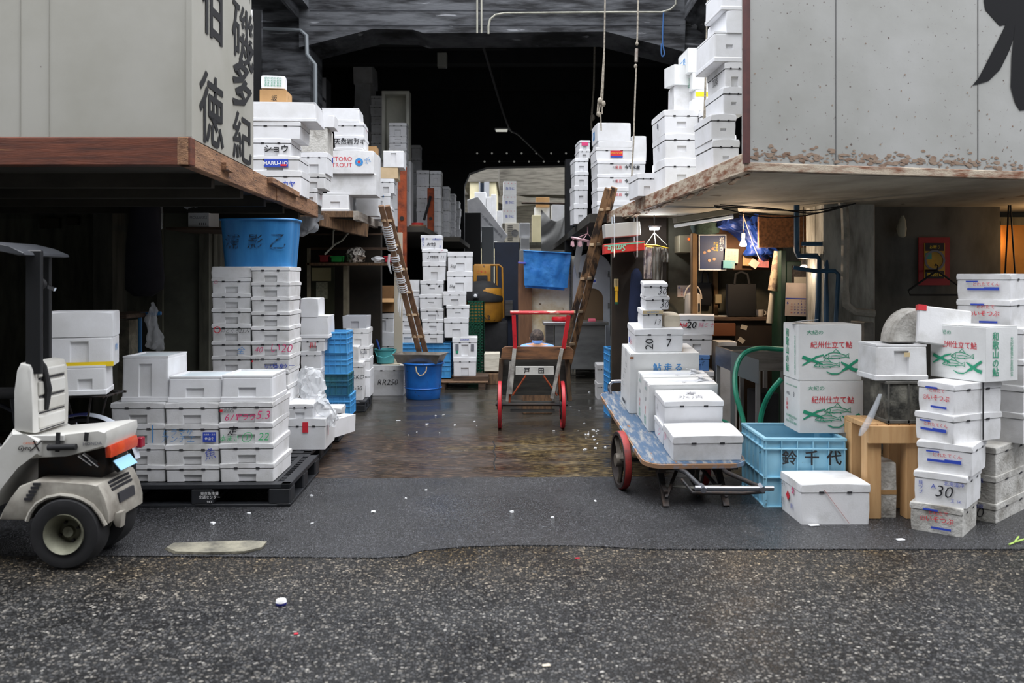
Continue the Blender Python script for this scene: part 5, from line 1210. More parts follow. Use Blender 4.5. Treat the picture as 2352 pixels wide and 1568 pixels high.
# ---------------------------------------------------------------- delivery scooter at the left edge
DS = 5.0
sc = thing('scooter', 'grubby white three-wheeled delivery scooter with roof at the left edge', 'scooter', (WX(162, DS), DS, 0))
S0 = Vector((WX(162, DS), DS, 0))
def s_(px, py): v = P(px, py, DS)-S0; return (v.x, v.z)
body_w = M('scooter_white', C(204, 203, 198), C(178, 175, 166), .4, scale=2.5, lo=.4, hi=.75, spots=C(150, 110, 70), sscale=5, sth=.74)
body_d = M('scooter_grimy', C(164, 160, 150), C(102, 96, 88), .55, scale=4, lo=.4, hi=.7, spots=C(140, 96, 60), sscale=6, sth=.70)
def sp_(name, pts, y0, y1, m, bev=.012, parent=None): 
    bm = newbm(); prism(bm, [s_(*p) for p in pts], y0, y1, bev); return obj(name, bm, m, parent or sc, smooth=30)
seat = sp_('seat_back', [(44, 834), (36, 850), (33, 900), (30, 990), (76, 996), (74, 930), (72, 852), (66, 838)], .0, .41, body_w, .02)
for py0, py1 in ((850, 870), (880, 912), (920, 950), (960, 990)):
    bm = newbm(); x0, z0 = s_(73, py1); x1, z1 = s_(78, py0); bx(bm, x0-.01, x1, .06, .36, z0, z1, .008, 2); obj('rib', bm, body_w, seat)
    bm = newbm(); x0, z0 = s_(72, py1+5); x1, z1 = s_(76, py1+2); bx(bm, x0, x1, .07, .35, z0, z1); obj('groove', bm, slit, seat)
bm = newbm(); tube(bm, [(*s_(80, 832), ), (0, 0, 0)] if 0 else [Vector((s_(66, 822)[0], .09, s_(66, 822)[1])), Vector((s_(80, 846)[0], .10, s_(80, 846)[1])), Vector((s_(83, 900)[0], .13, s_(83, 900)[1])), Vector((s_(81, 948)[0], .12, s_(81, 948)[1]))], [.012, .016, .022, .012], 8); obj('belt', bm, rubber, sc, smooth=True)
sp_('side_fairing', [(-420, 1085), (-200, 1075), (0, 1050), (30, 985), (60, 1003), (100, 1005), (96, 1046), (58, 1053), (40, 1066), (8, 1106), (-20, 1170), (-200, 1185), (-420, 1185)], -.02, .42, body_w, .02)
deck = sp_('rear_deck', [(56, 1005), (150, 998), (225, 990), (244, 990), (246, 1006), (240, 1028), (150, 1048), (60, 1054)], -.0, .42, body_w, .012)
bm = newbm(); x0, z0 = s_(60, 1012); x1, z1 = s_(150, 998); bx(bm, x0, x1, -.012, .0, z0, z1, .004, 1); obj('deck_lip', bm, body_w, sc)
bm = newbm(); x, z = s_(143, 1026); cyl(bm, (x-.07, -.02, z), (x+.09, -.02, z+.004), .018); obj('grab_roll', bm, rubber, sc, smooth=35)
for px in (137, 202):
    bm = newbm(); x, z = s_(px, 1000); bar(bm, (x, -.014, z+.02), (x-.006, -.014, z-.09 if px < 150 else z-.03), .022, .01); obj('buckle_strap', bm, rubber, sc)
x, z = s_(62, 1028); text('Gyro', M('badge_black', C(40, 36, 34)), sc, (x+.0, -.024, z), h=.035, shear=.4, bold=.02, name='badge_text'); x, z = s_(88, 1022); text('X', M('badge_black', C(40, 36, 34)), sc, (x, -.024, z), h=.06, shear=.3, name='badge_text'); x, z = s_(74, 1023); text('CANOPY', M('badge_orange', C(220, 100, 40)), sc, (x, -.024, z+.018), h=.013, shear=.3, name='badge_text')
x, z = s_(213, 1018); text('HONDA', ink_grey, sc, (x, -.003, z), h=.018, w=.11, roll=.05, bold=.01, name='badge_text')
# dark engine space
sp_('engine_block', [(60, 1050), (150, 1046), (215, 1034), (222, 1080), (210, 1110), (100, 1110), (60, 1110)], .12, .36, iron, .01)
bm = newbm()
for q in ((165, 1052, 195, 1075), (176, 1048, 205, 1070), (190, 1060, 210, 1078)):
    tube(bm, [Vector((s_(q[0], q[1])[0], .08, s_(q[0], q[1])[1])), Vector((s_(q[2], q[3])[0], .09, s_(q[2], q[3])[1]))], .010, 8)
obj('linkage', bm, chrome, sc, smooth=True)
# swinging rear fender with arch over the wheel
arch = [(253, 1200), (240, 1176), (222, 1154), (200, 1141), (178, 1134), (150, 1131), (120, 1137), (97, 1150), (82, 1170), (74, 1190)]
fd = sp_('rear_fender', [(8, 1188), (20, 1165), (38, 1135), (55, 1112), (87, 1100), (150, 1103), (215, 1108), (234, 1108), (250, 1140), (258, 1172), (258, 1196)]+arch[0:1]+arch[1:], -.05, .42, body_d, .01)
bm = newbm(); tube(bm, [Vector((s_(*p)[0], -.055, s_(*p)[1])) for p in arch], .012, 6); obj('arch_edge', bm, body_d, fd, smooth=True)
for i in range(5):
    x, z = s_(97-5*i, 1106+8.5*i); bm = newbm(); bx(bm, x-.024, x+.02, -.056, -.049, z-.008, z+.006); obj('vent_slot', bm, slit, fd)
for i in range(3):
    bm = newbm(); a1 = s_(237+4*i, 1114+8*i); bar(bm, (a1[0], .06, a1[1]), (a1[0], .32, a1[1]), .016, .012); obj('grille_slot', bm, slit, fd)
sp_('grille_opening', [(247, 1142), (256, 1142), (259, 1164), (252, 1164)], .10, .30, slit, 0, fd)
sp_('mud_flap', [(262, 1180), (276, 1178), (273, 1214), (262, 1212), (255, 1200)], .02, .08, body_d, .003, fd)
tail = sp_('tail_light', [(234, 1028), (246, 1026), (250, 1040), (248, 1054), (236, 1054)], .03, .40, M('amber_red_lens', C(206, 78, 40), C(170, 40, 34), .2, scale=6), .008)
bm = newbm(); a1 = Vector((s_(282, 1070)[0], .10, s_(282, 1070)[1])); bar(bm, Vector((s_(243, 1066)[0], .2, s_(243, 1066)[1])), Vector((s_(262, 1088)[0], .2, s_(262, 1088)[1])), .22, .004, up=(.4, 0, 1)); npl = obj('number_plate', bm, M('plate_pale_blue', C(150, 200, 232), rough=.4), sc)
sp_('plate_bracket', [(234, 1054), (242, 1054), (243, 1064), (250, 1092), (244, 1098), (236, 1090)], .14, .28, iron, .003)
def tyre(px, py, y, name='wheel', R=.205, w=.16):
    x, z = s_(px, py); z = R
    t = obj(name, (lambda b: (lathe(b, [(R*.52, -w*.42), (R*.75, -w*.5), (R*.93, -w*.46), (R, -w*.28), (R, w*.28), (R*.93, w*.46), (R*.75, w*.5), (R*.52, w*.42), (R*.52, -w*.42)], 44, 'y'), b)[1])(newbm()), rubber, sc, smooth=30)
    t.location = (x, y, z)
    bm = newbm(); lathe(bm, [(.0, -.02), (.03, -.03), (.035, -.01), (.06, .0), (.075, -.03), (R*.50, -.075), (R*.55, -.085), (R*.53, .05), (.0, .05)], 36, 'y'); rim = obj('rim', bm, M('rim_grey_green', C(126, 126, 108), C(84, 82, 70), .5, .3, scale=6), t, smooth=30)
    bm = newbm()
    for i in range(4):
        a = 2*PI*i/4+.4; cyl(bm, (math.cos(a)*.055, -.02, math.sin(a)*.055), (math.cos(a)*.055, .0, math.sin(a)*.055), .008, seg=6)
    obj('nut', bm, iron, rim)
    return t
tyre(162, 1222, .0); tyre(162, 1222, .36); tyre(-330, 1222, .2, R=.2, w=.1)
bm = newbm(); cyl(bm, (0, .06, .205), (.0, .4, .205), .02, seg=8); obj('axle', bm, iron, sc)
# roof
pts = [(-480, 640), (-470, 590), (-420, 556), (-200, 551), (0, 553), (80, 555), (125, 566), (160, 580), (163, 586), (150, 588), (110, 578), (60, 572), (-200, 570), (-410, 574), (-455, 600), (-468, 640)]
pts = [(a_-88, b_) for a_, b_ in pts]
sp_('roof', pts, -.08, .42, M('roof_dark_grey', C(70, 72, 76), C(54, 56, 60), .35, scale=3), .006)
for xx, yy in ((72, .02), (30, .36)):
    bm = newbm(); bx(bm, s_(xx-19 if yy < .2 else xx-8, 0)[0], s_(xx+18 if yy < .2 else xx+8, 0)[0], yy, yy+.03, s_(0, 860)[1], s_(0, 574)[1], .006, 1); obj('roof_post', bm, M('post_black', C(26, 27, 29), rough=.4), sc)
bm = newbm(); x, z = s_(75, 652); lathe(bm, [(0, -.03), (.03, -.02), (.034, 0), (.02, .03), (0, .03)], 14, 'y', (x, .09, z)); obj('knob', bm, rubber, sc, smooth=True)
bm = newbm(); x, z = s_(103, 660); bar(bm, (x-.02, .07, z+.006), (x+.022, .07, z-.012), .02, .02); obj('latch', bm, chrome, sc)
sp_('windshield', [(-470, 640), (-462, 640), (-520, 900), (-528, 900)], .06, .46, M('smoked_windshield', C(60, 64, 70), rough=.1, alpha=.5), 0)
sp_('leg_shield', [(-528, 900), (-505, 900), (-440, 1085), (-420, 1100), (-430, 1160), (-470, 1130)], .04, .44, body_w, .01)

# ---------------------------------------------------------------- bicycle parked behind the scooter, carrying boxes
DBK = 5.95
bk = thing('bicycle', 'parked bicycle with white and blue mudguard behind the scooter', 'bicycle', (WX(195, DBK), DBK, 0))
def bwheel(x):
    t = obj('wheel', (lambda b: (lathe(b, [(.325, -.018), (.345, -.016), (.352, 0), (.345, .016), (.325, .018), (.325, -.018)], 40, 'y'), b)[1])(newbm()), rubber, bk, smooth=30); t.location = (x, 0, .352)
    bm = newbm()
    for i in range(18):
        a = 2*PI*i/18; tube(bm, [(0, .02*(-1)**i, 0), (math.cos(a)*.325, 0, math.sin(a)*.325)], .0015, 4)
    obj('spokes', bm, chrome, t); bm = newbm(); cyl(bm, (0, -.05, 0), (0, .05, 0), .02); obj('hub', bm, chrome, t)
bwheel(0); bwheel(-1.08)
for a0, a1, m, nm in ((.2, 1.5, M('mudguard_white', C(206, 212, 222), rough=.25), 'mudguard'), (1.5, 2.6, M('mudguard_navy', C(50, 56, 110), rough=.3), 'mudguard_front')):
    bm = newbm(); n = 14; L_ = []
    for i in range(n+1):
        a = a0+(a1-a0)*i/n; L_.append([bm.verts.new((math.cos(a)*r_, y, .352+math.sin(a)*r_)) for r_, y in ((.365, -.03), (.38, -.018), (.384, 0), (.38, .018), (.365, .03))])
    for A, B in zip(L_, L_[1:]):
        for k in range(4): bm.faces.new((A[k], A[k+1], B[k+1], B[k]))
    obj(nm, bm, m, bk, smooth=True)
bm = newbm(); bx(bm, .36, .40, -.03, .03, .50, .57, .006, 1); obj('reflector', bm, M('reflector_red', C(150, 24, 48), rough=.2), bk)
fm = M('bike_frame_black', C(36, 38, 46), rough=.35)
bm = newbm()
for p in ([(0, .05, .352), (-.42, .03, .30)], [(0, .05, .352), (-.46, .02, .70)], [(-.42, 0, .30), (-.50, 0, .84)], [(-.42, 0, .30), (-.86, 0, .86)], [(-.48, 0, .74), (-.84, 0, .92)], [(-1.08, .04, .352), (-.86, 0, .86), (-.82, 0, 1.02)]): tube(bm, p, .014, 8)
obj('frame', bm, fm, bk, smooth=True)
bm = newbm(); tube(bm, [(-.86, -.26, 1.04), (-.80, -.10, 1.04), (-.80, .10, 1.04), (-.86, .26, 1.04)], .012, 8); obj('handlebar', bm, chrome, bk, smooth=True)
zr_ = WZ(908, DBK-.16)
bm = newbm()
for y in (-.14, 0, .14): tube(bm, [(-.30, y, zr_-.012), (.22, y, zr_-.012)], .008, 6)
for x in (-.28, -.02, .2): tube(bm, [(x, -.16, zr_-.012), (x, .16, zr_-.012)], .008, 6)
for s in (-1, 1): tube(bm, [(0, s*.06, .352), (.1, s*.12, zr_-.012)], .007, 6); tube(bm, [(0, s*.06, .352), (-.2, s*.12, zr_-.012)], .007, 6)
obj('rack', bm, iron, bk, smooth=True)
bm = newbm(); bx(bm, -.66, -.42, -.09, .09, .84, .90, .02, 2); obj('saddle', bm, rubber, bk, smooth=True)
r = stack('the bicycle rack load behind the scooter', DBK-.16, [
    (114, 254, 716, dict(style='plain', grip=None, L=.34, desc='bright white foam box')),
    (112, 252, 774, dict(style='plain', grip='tall', L=.34, ml=[PT(.42, .03, .0, .09, 'y', name='yellow_stripe'), T('鮮魚', .0, .6, .05, 's', 'r')], desc='white foam box with yellow stripe')),
    (150, 240, 843, dict(style='inv', grip='notch', L=.30))], 908, zbase=zr_, rot=.30, prep='of', group='boxes on the bicycle rack')

# ---------------------------------------------------------------- seated man behind the barrow
pr = newbm()
px0, py0 = WX(1234, 10.75), 10.75
man = thing('person', 'man with short dark hair in a light blue shirt sitting, back turned, behind the barrow', 'person', (px0, py0, 0))
skin = M('skin_tan', C(206, 156, 122), C(190, 138, 106), .6, scale=6); shirt = M('blue_shirt', C(122, 160, 222), C(104, 142, 206), .8, scale=8, bump=.2, bscale=12); trous = M('dark_trousers', C(44, 48, 62), rough=.85); hairm = M('short_dark_hair', C(44, 38, 36), C(92, 78, 70), .85, scale=40)
def skin_mesh(name, joints, edges, mat, root, sub=2):
    me = bpy.data.meshes.new(name); me.from_pydata([j[:3] for j in joints], edges, []); o = bpy.data.objects.new(name, me); COL.objects.link(o)
    m1 = o.modifiers.new('skin', 'SKIN'); m1.use_smooth_shade = True
    for i, j in enumerate(joints):
        rr = j[3] if isinstance(j[3], tuple) else (j[3], j[3]); me.skin_vertices[0].data[i].radius = rr
        me.skin_vertices[0].data[i].use_root = (i == root)
    m2 = o.modifiers.new('sub', 'SUBSURF'); m2.levels = sub; m2.render_levels = sub
    dg = bpy.context.evaluated_depsgraph_get(); dg.update()
    out = bpy.data.meshes.new_from_object(o.evaluated_get(dg)); bpy.data.objects.remove(o)
    out.materials.clear(); out.materials.append(mat)
    for p in out.polygons: p.use_smooth = True
    return out
ZS = .385      # seat height; he faces away (+y), slightly bent
J = [(0, .05, ZS+.06, (.15, .12)), (0, .07, ZS+.22, (.14, .10)), (0, .07, ZS+.38, (.15, .10)), (0, .04, ZS+.455, (.07, .07)), (0, .075, ZS+.475, (.056, .056)), (0, .105, ZS+.49, (.068, .076)), (0, .12, ZS+.54, (.075, .088)), (0, .122, ZS+.60, (.055, .065)),
     (-.16, .06, ZS+.39, .062), (-.20, .10, ZS+.16, .048), (-.15, .34, ZS+.12, .036), (-.13, .42, ZS+.13, .03), (.16, .06, ZS+.39, .062), (.20, .10, ZS+.16, .048), (.15, .34, ZS+.12, .036), (.13, .42, ZS+.13, .03),
     (-.10, .10, ZS+.03, .085), (-.14, .48, ZS+.02, .060), (-.14, .46, .10, .042), (-.14, .58, .035, .035), (.10, .10, ZS+.03, .085), (.14, .48, ZS+.02, .060), (.14, .46, .10, .042), (.14, .58, .035, .035)]
E_ = [(0, 1), (1, 2), (2, 3), (3, 4), (4, 5), (5, 6), (6, 7), (2, 8), (8, 9), (9, 10), (10, 11), (2, 12), (12, 13), (13, 14), (14, 15), (0, 16), (16, 17), (17, 18), (18, 19), (0, 20), (20, 21), (21, 22), (22, 23)]
bm_ = bmesh.new(); bm_.from_mesh(skin_mesh('body', J, E_, skin, 0))
hc = Vector((0, .12, ZS+.527))
for sx in (-1, 1):      # ears, hands with five fingers
    lathe(bm_, [(0, -.006), (.02, -.008), (.026, 0), (.018, .008), (0, .008)], 10, 'x', (hc.x+sx*.083, hc.y-.0, hc.z-.012))
    base = Vector((sx*.13, .44, ZS+.13))
    for f_ in range(4): tube(bm_, [base+Vector((sx*(f_-1.5)*.018, 0, 0)), base+Vector((sx*(f_-1.5)*.02, .05, -.008)), base+Vector((sx*(f_-1.5)*.02, .08, -.035))], [.010, .009, .007], 6)
    tube(bm_, [base+Vector((-sx*.03, -.02, 0)), base+Vector((-sx*.06, .015, -.01))], [.011, .008], 6)
lathe(bm_, [(0, .0), (.014, .006), (.01, .03), (0, .03)], 8, 'y', (0, hc.y+.078, hc.z-.015))
obj('body', bm_, skin, man, smooth=60)
bm = newbm(); bmesh.ops.create_uvsphere(bm, u_segments=24, v_segments=14, radius=1)
for v in bm.verts: 
    v.co = Vector((v.co.x*.088, v.co.y*.103, v.co.z*.108)); 
bmesh.ops.delete(bm, geom=[v for v in bm.verts if v.co.z < -.045-.25*max(0, -v.co.y)*0+.5*max(0, v.co.y+.02)], context='VERTS')
for v in bm.verts: v.co += hc+Vector((0, -.003, .004))
obj('hair', bm, hairm, man, smooth=60)
JS = [(0, .05, ZS+.05, (.165, .135)), (0, .065, ZS+.22, (.155, .115)), (0, .065, ZS+.375, (.165, .115)), (0, .045, ZS+.455, (.085, .078)), (-.165, .06, ZS+.385, .078), (-.205, .10, ZS+.22, .066), (.165, .06, ZS+.385, .078), (.205, .10, ZS+.22, .066)]
obj('shirt', skin_mesh('shirt', JS, [(0, 1), (1, 2), (2, 3), (2, 4), (4, 5), (2, 6), (6, 7)], shirt, 0), None, man)
bm = newbm(); lathe(bm, [(.068, ZS+.468), (.064, ZS+.50), (.058, ZS+.503), (.058, ZS+.468)], 20, 'z', (0, .042, 0)); obj('collar', bm, shirt, man, smooth=50)
JT = [(0, .05, ZS+.03, (.165, .13)), (-.10, .12, ZS+.03, .10), (-.14, .48, ZS+.02, .075), (-.14, .46, .14, .06), (.10, .12, ZS+.03, .10), (.14, .48, ZS+.02, .075), (.14, .46, .14, .06)]
obj('trousers', skin_mesh('trousers', JT, [(0, 1), (1, 2), (2, 3), (0, 4), (4, 5), (5, 6)], trous, 0), None, man)
for sx in (-1, 1):
    bm = newbm(); bx(bm, sx*.14-.045, sx*.14+.045, .42, .68, 0, .08, .02, 2); obj('boot', bm, rubber, man, smooth=True)
bm = newbm(); bx(bm, -.18, .18, -.14, .2, 0, ZS-.09, .01, 1); tag(obj('crate', bm, wood_old, loc=(px0, py0, 0)), 'low wooden crate used as a seat by the man in blue', 'crate')
# ---------------------------------------------------------------- middle distance
def pbox(name, px0, px1, py0, py1, d, depth, mat, label, cat, bev=.006, z0=None, rz=0, group=None):
    x0, x1 = WX(px0, d), WX(px1, d); zt_, zb_ = WZ(py0, d), (WZ(py1, d) if z0 is None else z0)
    bm = newbm(); bx(bm, -(x1-x0)/2, (x1-x0)/2, 0, depth, 0, zt_-zb_, bev, 1)
    return tag(obj(name, bm, mat, loc=((x0+x1)/2, d, zb_), rot=(0, 0, rz)), label, cat, group)
# blue bucket
DBU = 12.05; bu = thing('bucket', 'large scuffed blue plastic bucket with cord handle under the steel basin', 'bucket', (WX(972, DBU), DBU, 0))
k = DBU/F; R1, R0, hB = 47*k, 39*k, 82*k
bm = newbm(); lathe(bm, [(R0*.96, 0), (R0, .012), (R0+.012, .14), (R1-.02, hB-.06), (R1-.015, hB-.05), (R1-.008, hB), (R1-.03, hB), (R0-.02, .02), (0, .02)], 40); obj('body', bm, blue_bk, bu, smooth=35)
bm = newbm(); tube(bm, [(math.cos(a)*(R1-.004), math.sin(a)*(R1-.004), hB-.006) for a in [2*PI*i/40 for i in range(40)]], .014, 8, True); obj('rim', bm, blue_bk, bu, smooth=True); bm = newbm(); tube(bm, [(math.cos(a)*(R0+.016), math.sin(a)*(R0+.016), .15) for a in [2*PI*i/40 for i in range(40)]], .008, 6, True); obj('hoop', bm, blue_bk, bu, smooth=True)
bm = newbm(); tube(bm, [(-.07, -R1-.01, hB-.03), (-.06, -R1-.012, hB-.10), (-.02, -R1-.012, hB-.15), (.03, -R1-.012, hB-.14), (.07, -R1-.012, hB-.09), (.075, -R1-.01, hB-.03)], .009, 6); obj('cord_handle', bm, M('pale_cord', C(196, 176, 140), rough=.9), bu, smooth=True)
text('公', M('faded_black', C(24, 50, 90)), bu, (-R0-.0, -.16, hB*.45), h=.09, rotz=-1.1, name='faded_character')
bs = thing('basin', 'shallow stainless steel basin resting across the top of the blue bucket', 'basin', (WX(966, DBU), DBU-.02, hB+.002), -.18)
w0, w1, l0, l1, hh = .55, .66, .34, .42, .12
bm = newbm()
def rect(w, l, z): return [bm.verts.new((sx*w/2, sy*l/2, z)) for sx, sy in ((-1, -1), (1, -1), (1, 1), (-1, 1))]
rs = [rect(w0, l0, 0), rect(w1, l1, hh), rect(w1+.03, l1+.03, hh), rect(w1+.03, l1+.03, hh+.006), rect(w1-.006, l1-.006, hh+.006), rect(w0-.01, l0-.01, .006)]
for A, B in zip(rs, rs[1:]):
    for i in range(4): bm.faces.new((A[i], A[(i+1) % 4], B[(i+1) % 4], B[i]))
bm.faces.new(rs[0][::-1]); bm.faces.new(rs[-1]); obj('pan', bm, M('dull_basin_steel', C(168, 160, 150), C(120, 112, 102), .35, .85, scale=4), bs)
# teal basket with blue scoop
bk2 = thing('basket', 'teal plastic basket with a hoop handle on the RR250 box', 'basket', (WX(886, 12.55), 12.53, .434))
bm = newbm(); lathe(bm, [(.10, 0), (.12, .01), (.15, .20), (.162, .21), (.15, .21), (.11, .02), (0, .02)], 28); obj('body', bm, teal, bk2, smooth=35)
bm = newbm(); tube(bm, [(math.cos(a)*.155, math.sin(a)*.155-.0, .20-.10*math.sin(a/1.0)*0) for a in [PI+PI*i/10 for i in range(11)]], .008, 6); tube(bm, [(-.155, -.02, .20), (-.10, -.16, .12), (.0, -.19, .09), (.10, -.16, .12), (.155, -.02, .20)], .009, 6); obj('handle', bm, teal, bk2, smooth=True)
sc_ = newbm(); bar(sc_, (-.06, 0, .05), (-.14, 0, .32), .035, .02, bev=.005); tag(obj('scoop', sc_, M('navy_scoop', C(34, 74, 156), rough=.4), loc=(WX(888, 12.55), 12.53, .455)), 'blue scoop standing in the teal basket', 'scoop')
# open brown carton
oc = thing('cardboard_carton', 'open brown carton with raised flap on the plain white pair', 'box', (WX(877, 13.0), 13.25, WZ(718, 13.0)+.006), .02)
w, l, h = .37, .38, .205
for a in ((-w/2, w/2, -l/2, -l/2+.005), (-w/2, w/2, l/2-.005, l/2), (-w/2, -w/2+.005, -l/2, l/2), (w/2-.005, w/2, -l/2, l/2)):
    bm = newbm(); bx(bm, *a, 0, h); obj('side', bm, brown_in, oc)
bm = newbm(); bx(bm, -w/2, w/2, -l/2, l/2, 0, .006); obj('bottom', bm, brown_in, oc)
bm = newbm(); bar(bm, (0, -l/2, h), (0, -l/2-.13, h-.055), w+.03, .004); obj('front_flap', bm, brown_card, oc)
bm = newbm(); bx(bm, -w/2, w/2, l/2, l/2+.004, h, h+.19); obj('back_flap', bm, brown_in, oc)
bm = newbm(); bar(bm, (-w/2, 0, h), (-w/2-.20, -.03, h-.02), .3, .003); obj('side_flap', bm, brown_in, oc)
# rusty posts
def post(px0, px1, py0, d, label, z0=0):
    t = thing('post', label, 'post', (WX((px0+px1)/2, d), d, 0)); w = (px1-px0)*d/F
    bm = newbm(); bx(bm, -w/2, w/2, -w*.3, w*.3, z0, WZ(py0, d), .004, 1); obj('upright', bm, rust, t)
    bm = newbm(); cyl(bm, (0, -w*.3-.012, WZ(502, d)), (0, -w*.3, WZ(502, d)), .035, seg=12); obj('bolt', bm, iron, t)
    return t
post(914, 934, 384, 13.78, 'near rusty red iron post beside the left ladder')
post(982, 997, 432, 18.2, 'far rusty iron post with cord before the grey tower', 2.48)
bm = newbm(); tube(bm, [P(989, 450, 18.13), P(984, 470, 18.13), P(974, 505, 18.05)], .03, 6); tag(obj('cord', bm, rubber, smooth=True), 'dark cord tied to the far rusty post', 'cord')
bm = newbm(); lathe(bm, [(.13, 0), (.16, .03), (.17, .22), (.15, .22), (.14, .03), (0, .03)], 20); lb_ = tag(obj('basket', bm, M('straw_basket', C(150, 112, 84), C(110, 80, 58), .8, scale=30), smooth=35), 'small straw basket with red lid between the rusty posts', 'basket'); lb_.location = (WX(958, 17.2), 17.3, 2.495)
bm = newbm(); lathe(bm, [(.0, .0), (.12, .0), (.12, .04), (0, .05)], 20); obj('red_lid', bm, M('lid_red', C(190, 44, 40), rough=.4), lb_, smooth=35, loc=(0, 0, .222))
# yellow turret truck
DT = 15.6; tk = thing('turret_truck', 'yellow turret truck with black cowl parked behind the net crate', 'vehicle', (WX(1120, DT), DT, 0))
T0 = Vector((WX(1120, DT), DT, 0))
yl = M('truck_yellow', C(176, 124, 36), C(146, 100, 34), .5, scale=4, spots=C(90, 60, 34), sscale=9, sth=.68)
def tb(name, px0, px1, py0, py1, y0, y1, m, bev=.02, parent=None):
    a = P(px0, py1, DT)-T0; b = P(px1, py0, DT)-T0; bm = newbm(); bx(bm, a.x, b.x, y0, y1, a.z, b.z, bev, 2); return obj(name, bm, m, parent or tk, smooth=30)
tb('backrest', 1086, 1126, 608, 664, .25, .31, yl, .01); tb('backrest_pad', 1094, 1119, 632, 664, .225, .25, rubber, .01)
text('ニチユ', ink_red, tk, (P(1105, 624, DT)-T0)+Vector((0, .243, 0)), h=.05)
bm = newbm(); lathe(bm, [(.0, 0), (.30, .0), (.33, .06), (.32, .55), (.30, .6), (0, .6)], 32); obj('drum', bm, yl, tk, smooth=35, loc=(P(1112, 0, DT).x-T0.x, .05, WZ(738, DT)-.0))
bm = newbm(); lathe(bm, [(0, 0), (.36, 0), (.37, .05), (.30, .26), (.18, .36), (0, .38)], 32); obj('cowl', bm, rubber, tk, smooth=40, loc=(P(1108, 0, DT).x-T0.x, .05, WZ(690, DT)-.02))
text('No.2', ink_black, tk, (P(1113, 727, DT)-T0)+Vector((0, -.285, 0)), h=.08, bold=.02)
tb('headlamp', 1087, 1101, 672, 684, -.36, -.28, M('lamp_bezel', C(60, 62, 66), rough=.3), .006)
bm = newbm(); a = P(1094, 678, DT)-T0; lathe(bm, [(0, -.01), (.03, 0), (.032, .02), (0, .02)], 14, 'y', (a.x, -.37, a.z)); obj('lamp_glass', bm, M('lamp_glass', C(230, 232, 236), rough=.1), tk)
bm = newbm(); q = lambda px, py, y: (P(px, py, DT)-T0)+Vector((0, y, 0)); tube(bm, [q(1088, 608, .3), q(1146, 608, .3), q(1153, 614, .3), q(1154, 640, .3), q(1156, 730, .3), q(1148, 736, .3)], .018, 8); tube(bm, [q(1140, 608, .3), q(1141, 735, .3)], .018, 8); obj('guard_rail', bm, yl, tk, smooth=True)
tb('chassis', 1076, 1166, 738, 830, -.1, .7, rubber, .05); 
for px in (1090, 1152):
    bm = newbm(); lathe(bm, [(0, -.09), (.15, -.09), (.2, -.06), (.2, .06), (.15, .09), (0, .09)], 24, 'x'); obj('wheel', bm, rubber, tk, smooth=35, loc=(P(px, 0, DT).x-T0.x, .1, .2))
# green net crates
for i in range(3):
    gt = thing('plastic_crate', f"dark green mesh crate, {['lowest', 'middle', 'topmost'][i]} in the stack before the yellow truck", 'crate', (WX(1092, 14.3), 14.5, .43*i+.0), 0, 'dark green mesh crates')
    w, l, h = .26, .36, .42
    bm = newbm()
    for z in [0.0, .05, .10, .15, .20, .25, .30, .35, .40]:
        for sy in (-1, 1): bar(bm, (-w/2, sy*l/2, z+.008), (w/2, sy*l/2, z+.008), .012, .014)
        for sx in (-1, 1): bar(bm, (sx*w/2, -l/2, z+.008), (sx*w/2, l/2, z+.008), .012, .014)
    obj('slat', bm, green_pl, gt)
    bm = newbm()
    for j in range(6):
        x = -w/2+w*j/5
        for sy in (-1, 1): bar(bm, (x, sy*l/2, 0), (x, sy*l/2, h), .012, .012, up=(0, 1, 0))
    for j in range(6):
        y = -l/2+l*j/5
        for sx in (-1, 1): bar(bm, (sx*w/2, y, 0), (sx*w/2, y, h), .012, .012, up=(1, 0, 0))
    obj('upright', bm, green_pl, gt)
# pale low crates right of the piles
pbox('wooden_crate', 1112, 1148, 812, 858, 13.6, .4, M('whitewashed_crate', C(222, 216, 200), C(190, 182, 164), .7, scale=5, stretch=(1, 1, 5)), 'whitewashed low wooden crate between the piles and the barrow', 'crate', z0=.205)
pbox('timber_block', 1113, 1150, 858, 882, 13.55, .4, wood_old, 'wet timber block under the whitewashed crate', 'block', z0=0)
# tall dark blue panel
pbox('partition', 1136, 1193, 557, 800, 16.8, .05, M('navy_panel', C(24, 34, 54), C(18, 26, 42), .6, scale=3), 'tall dark navy partition panel behind the turret truck', 'panel', z0=0)
pbox('control_box', 1160, 1178, 690, 726, 15.9+.8, .06, steel, 'grey metal control box on the navy partition', 'box')
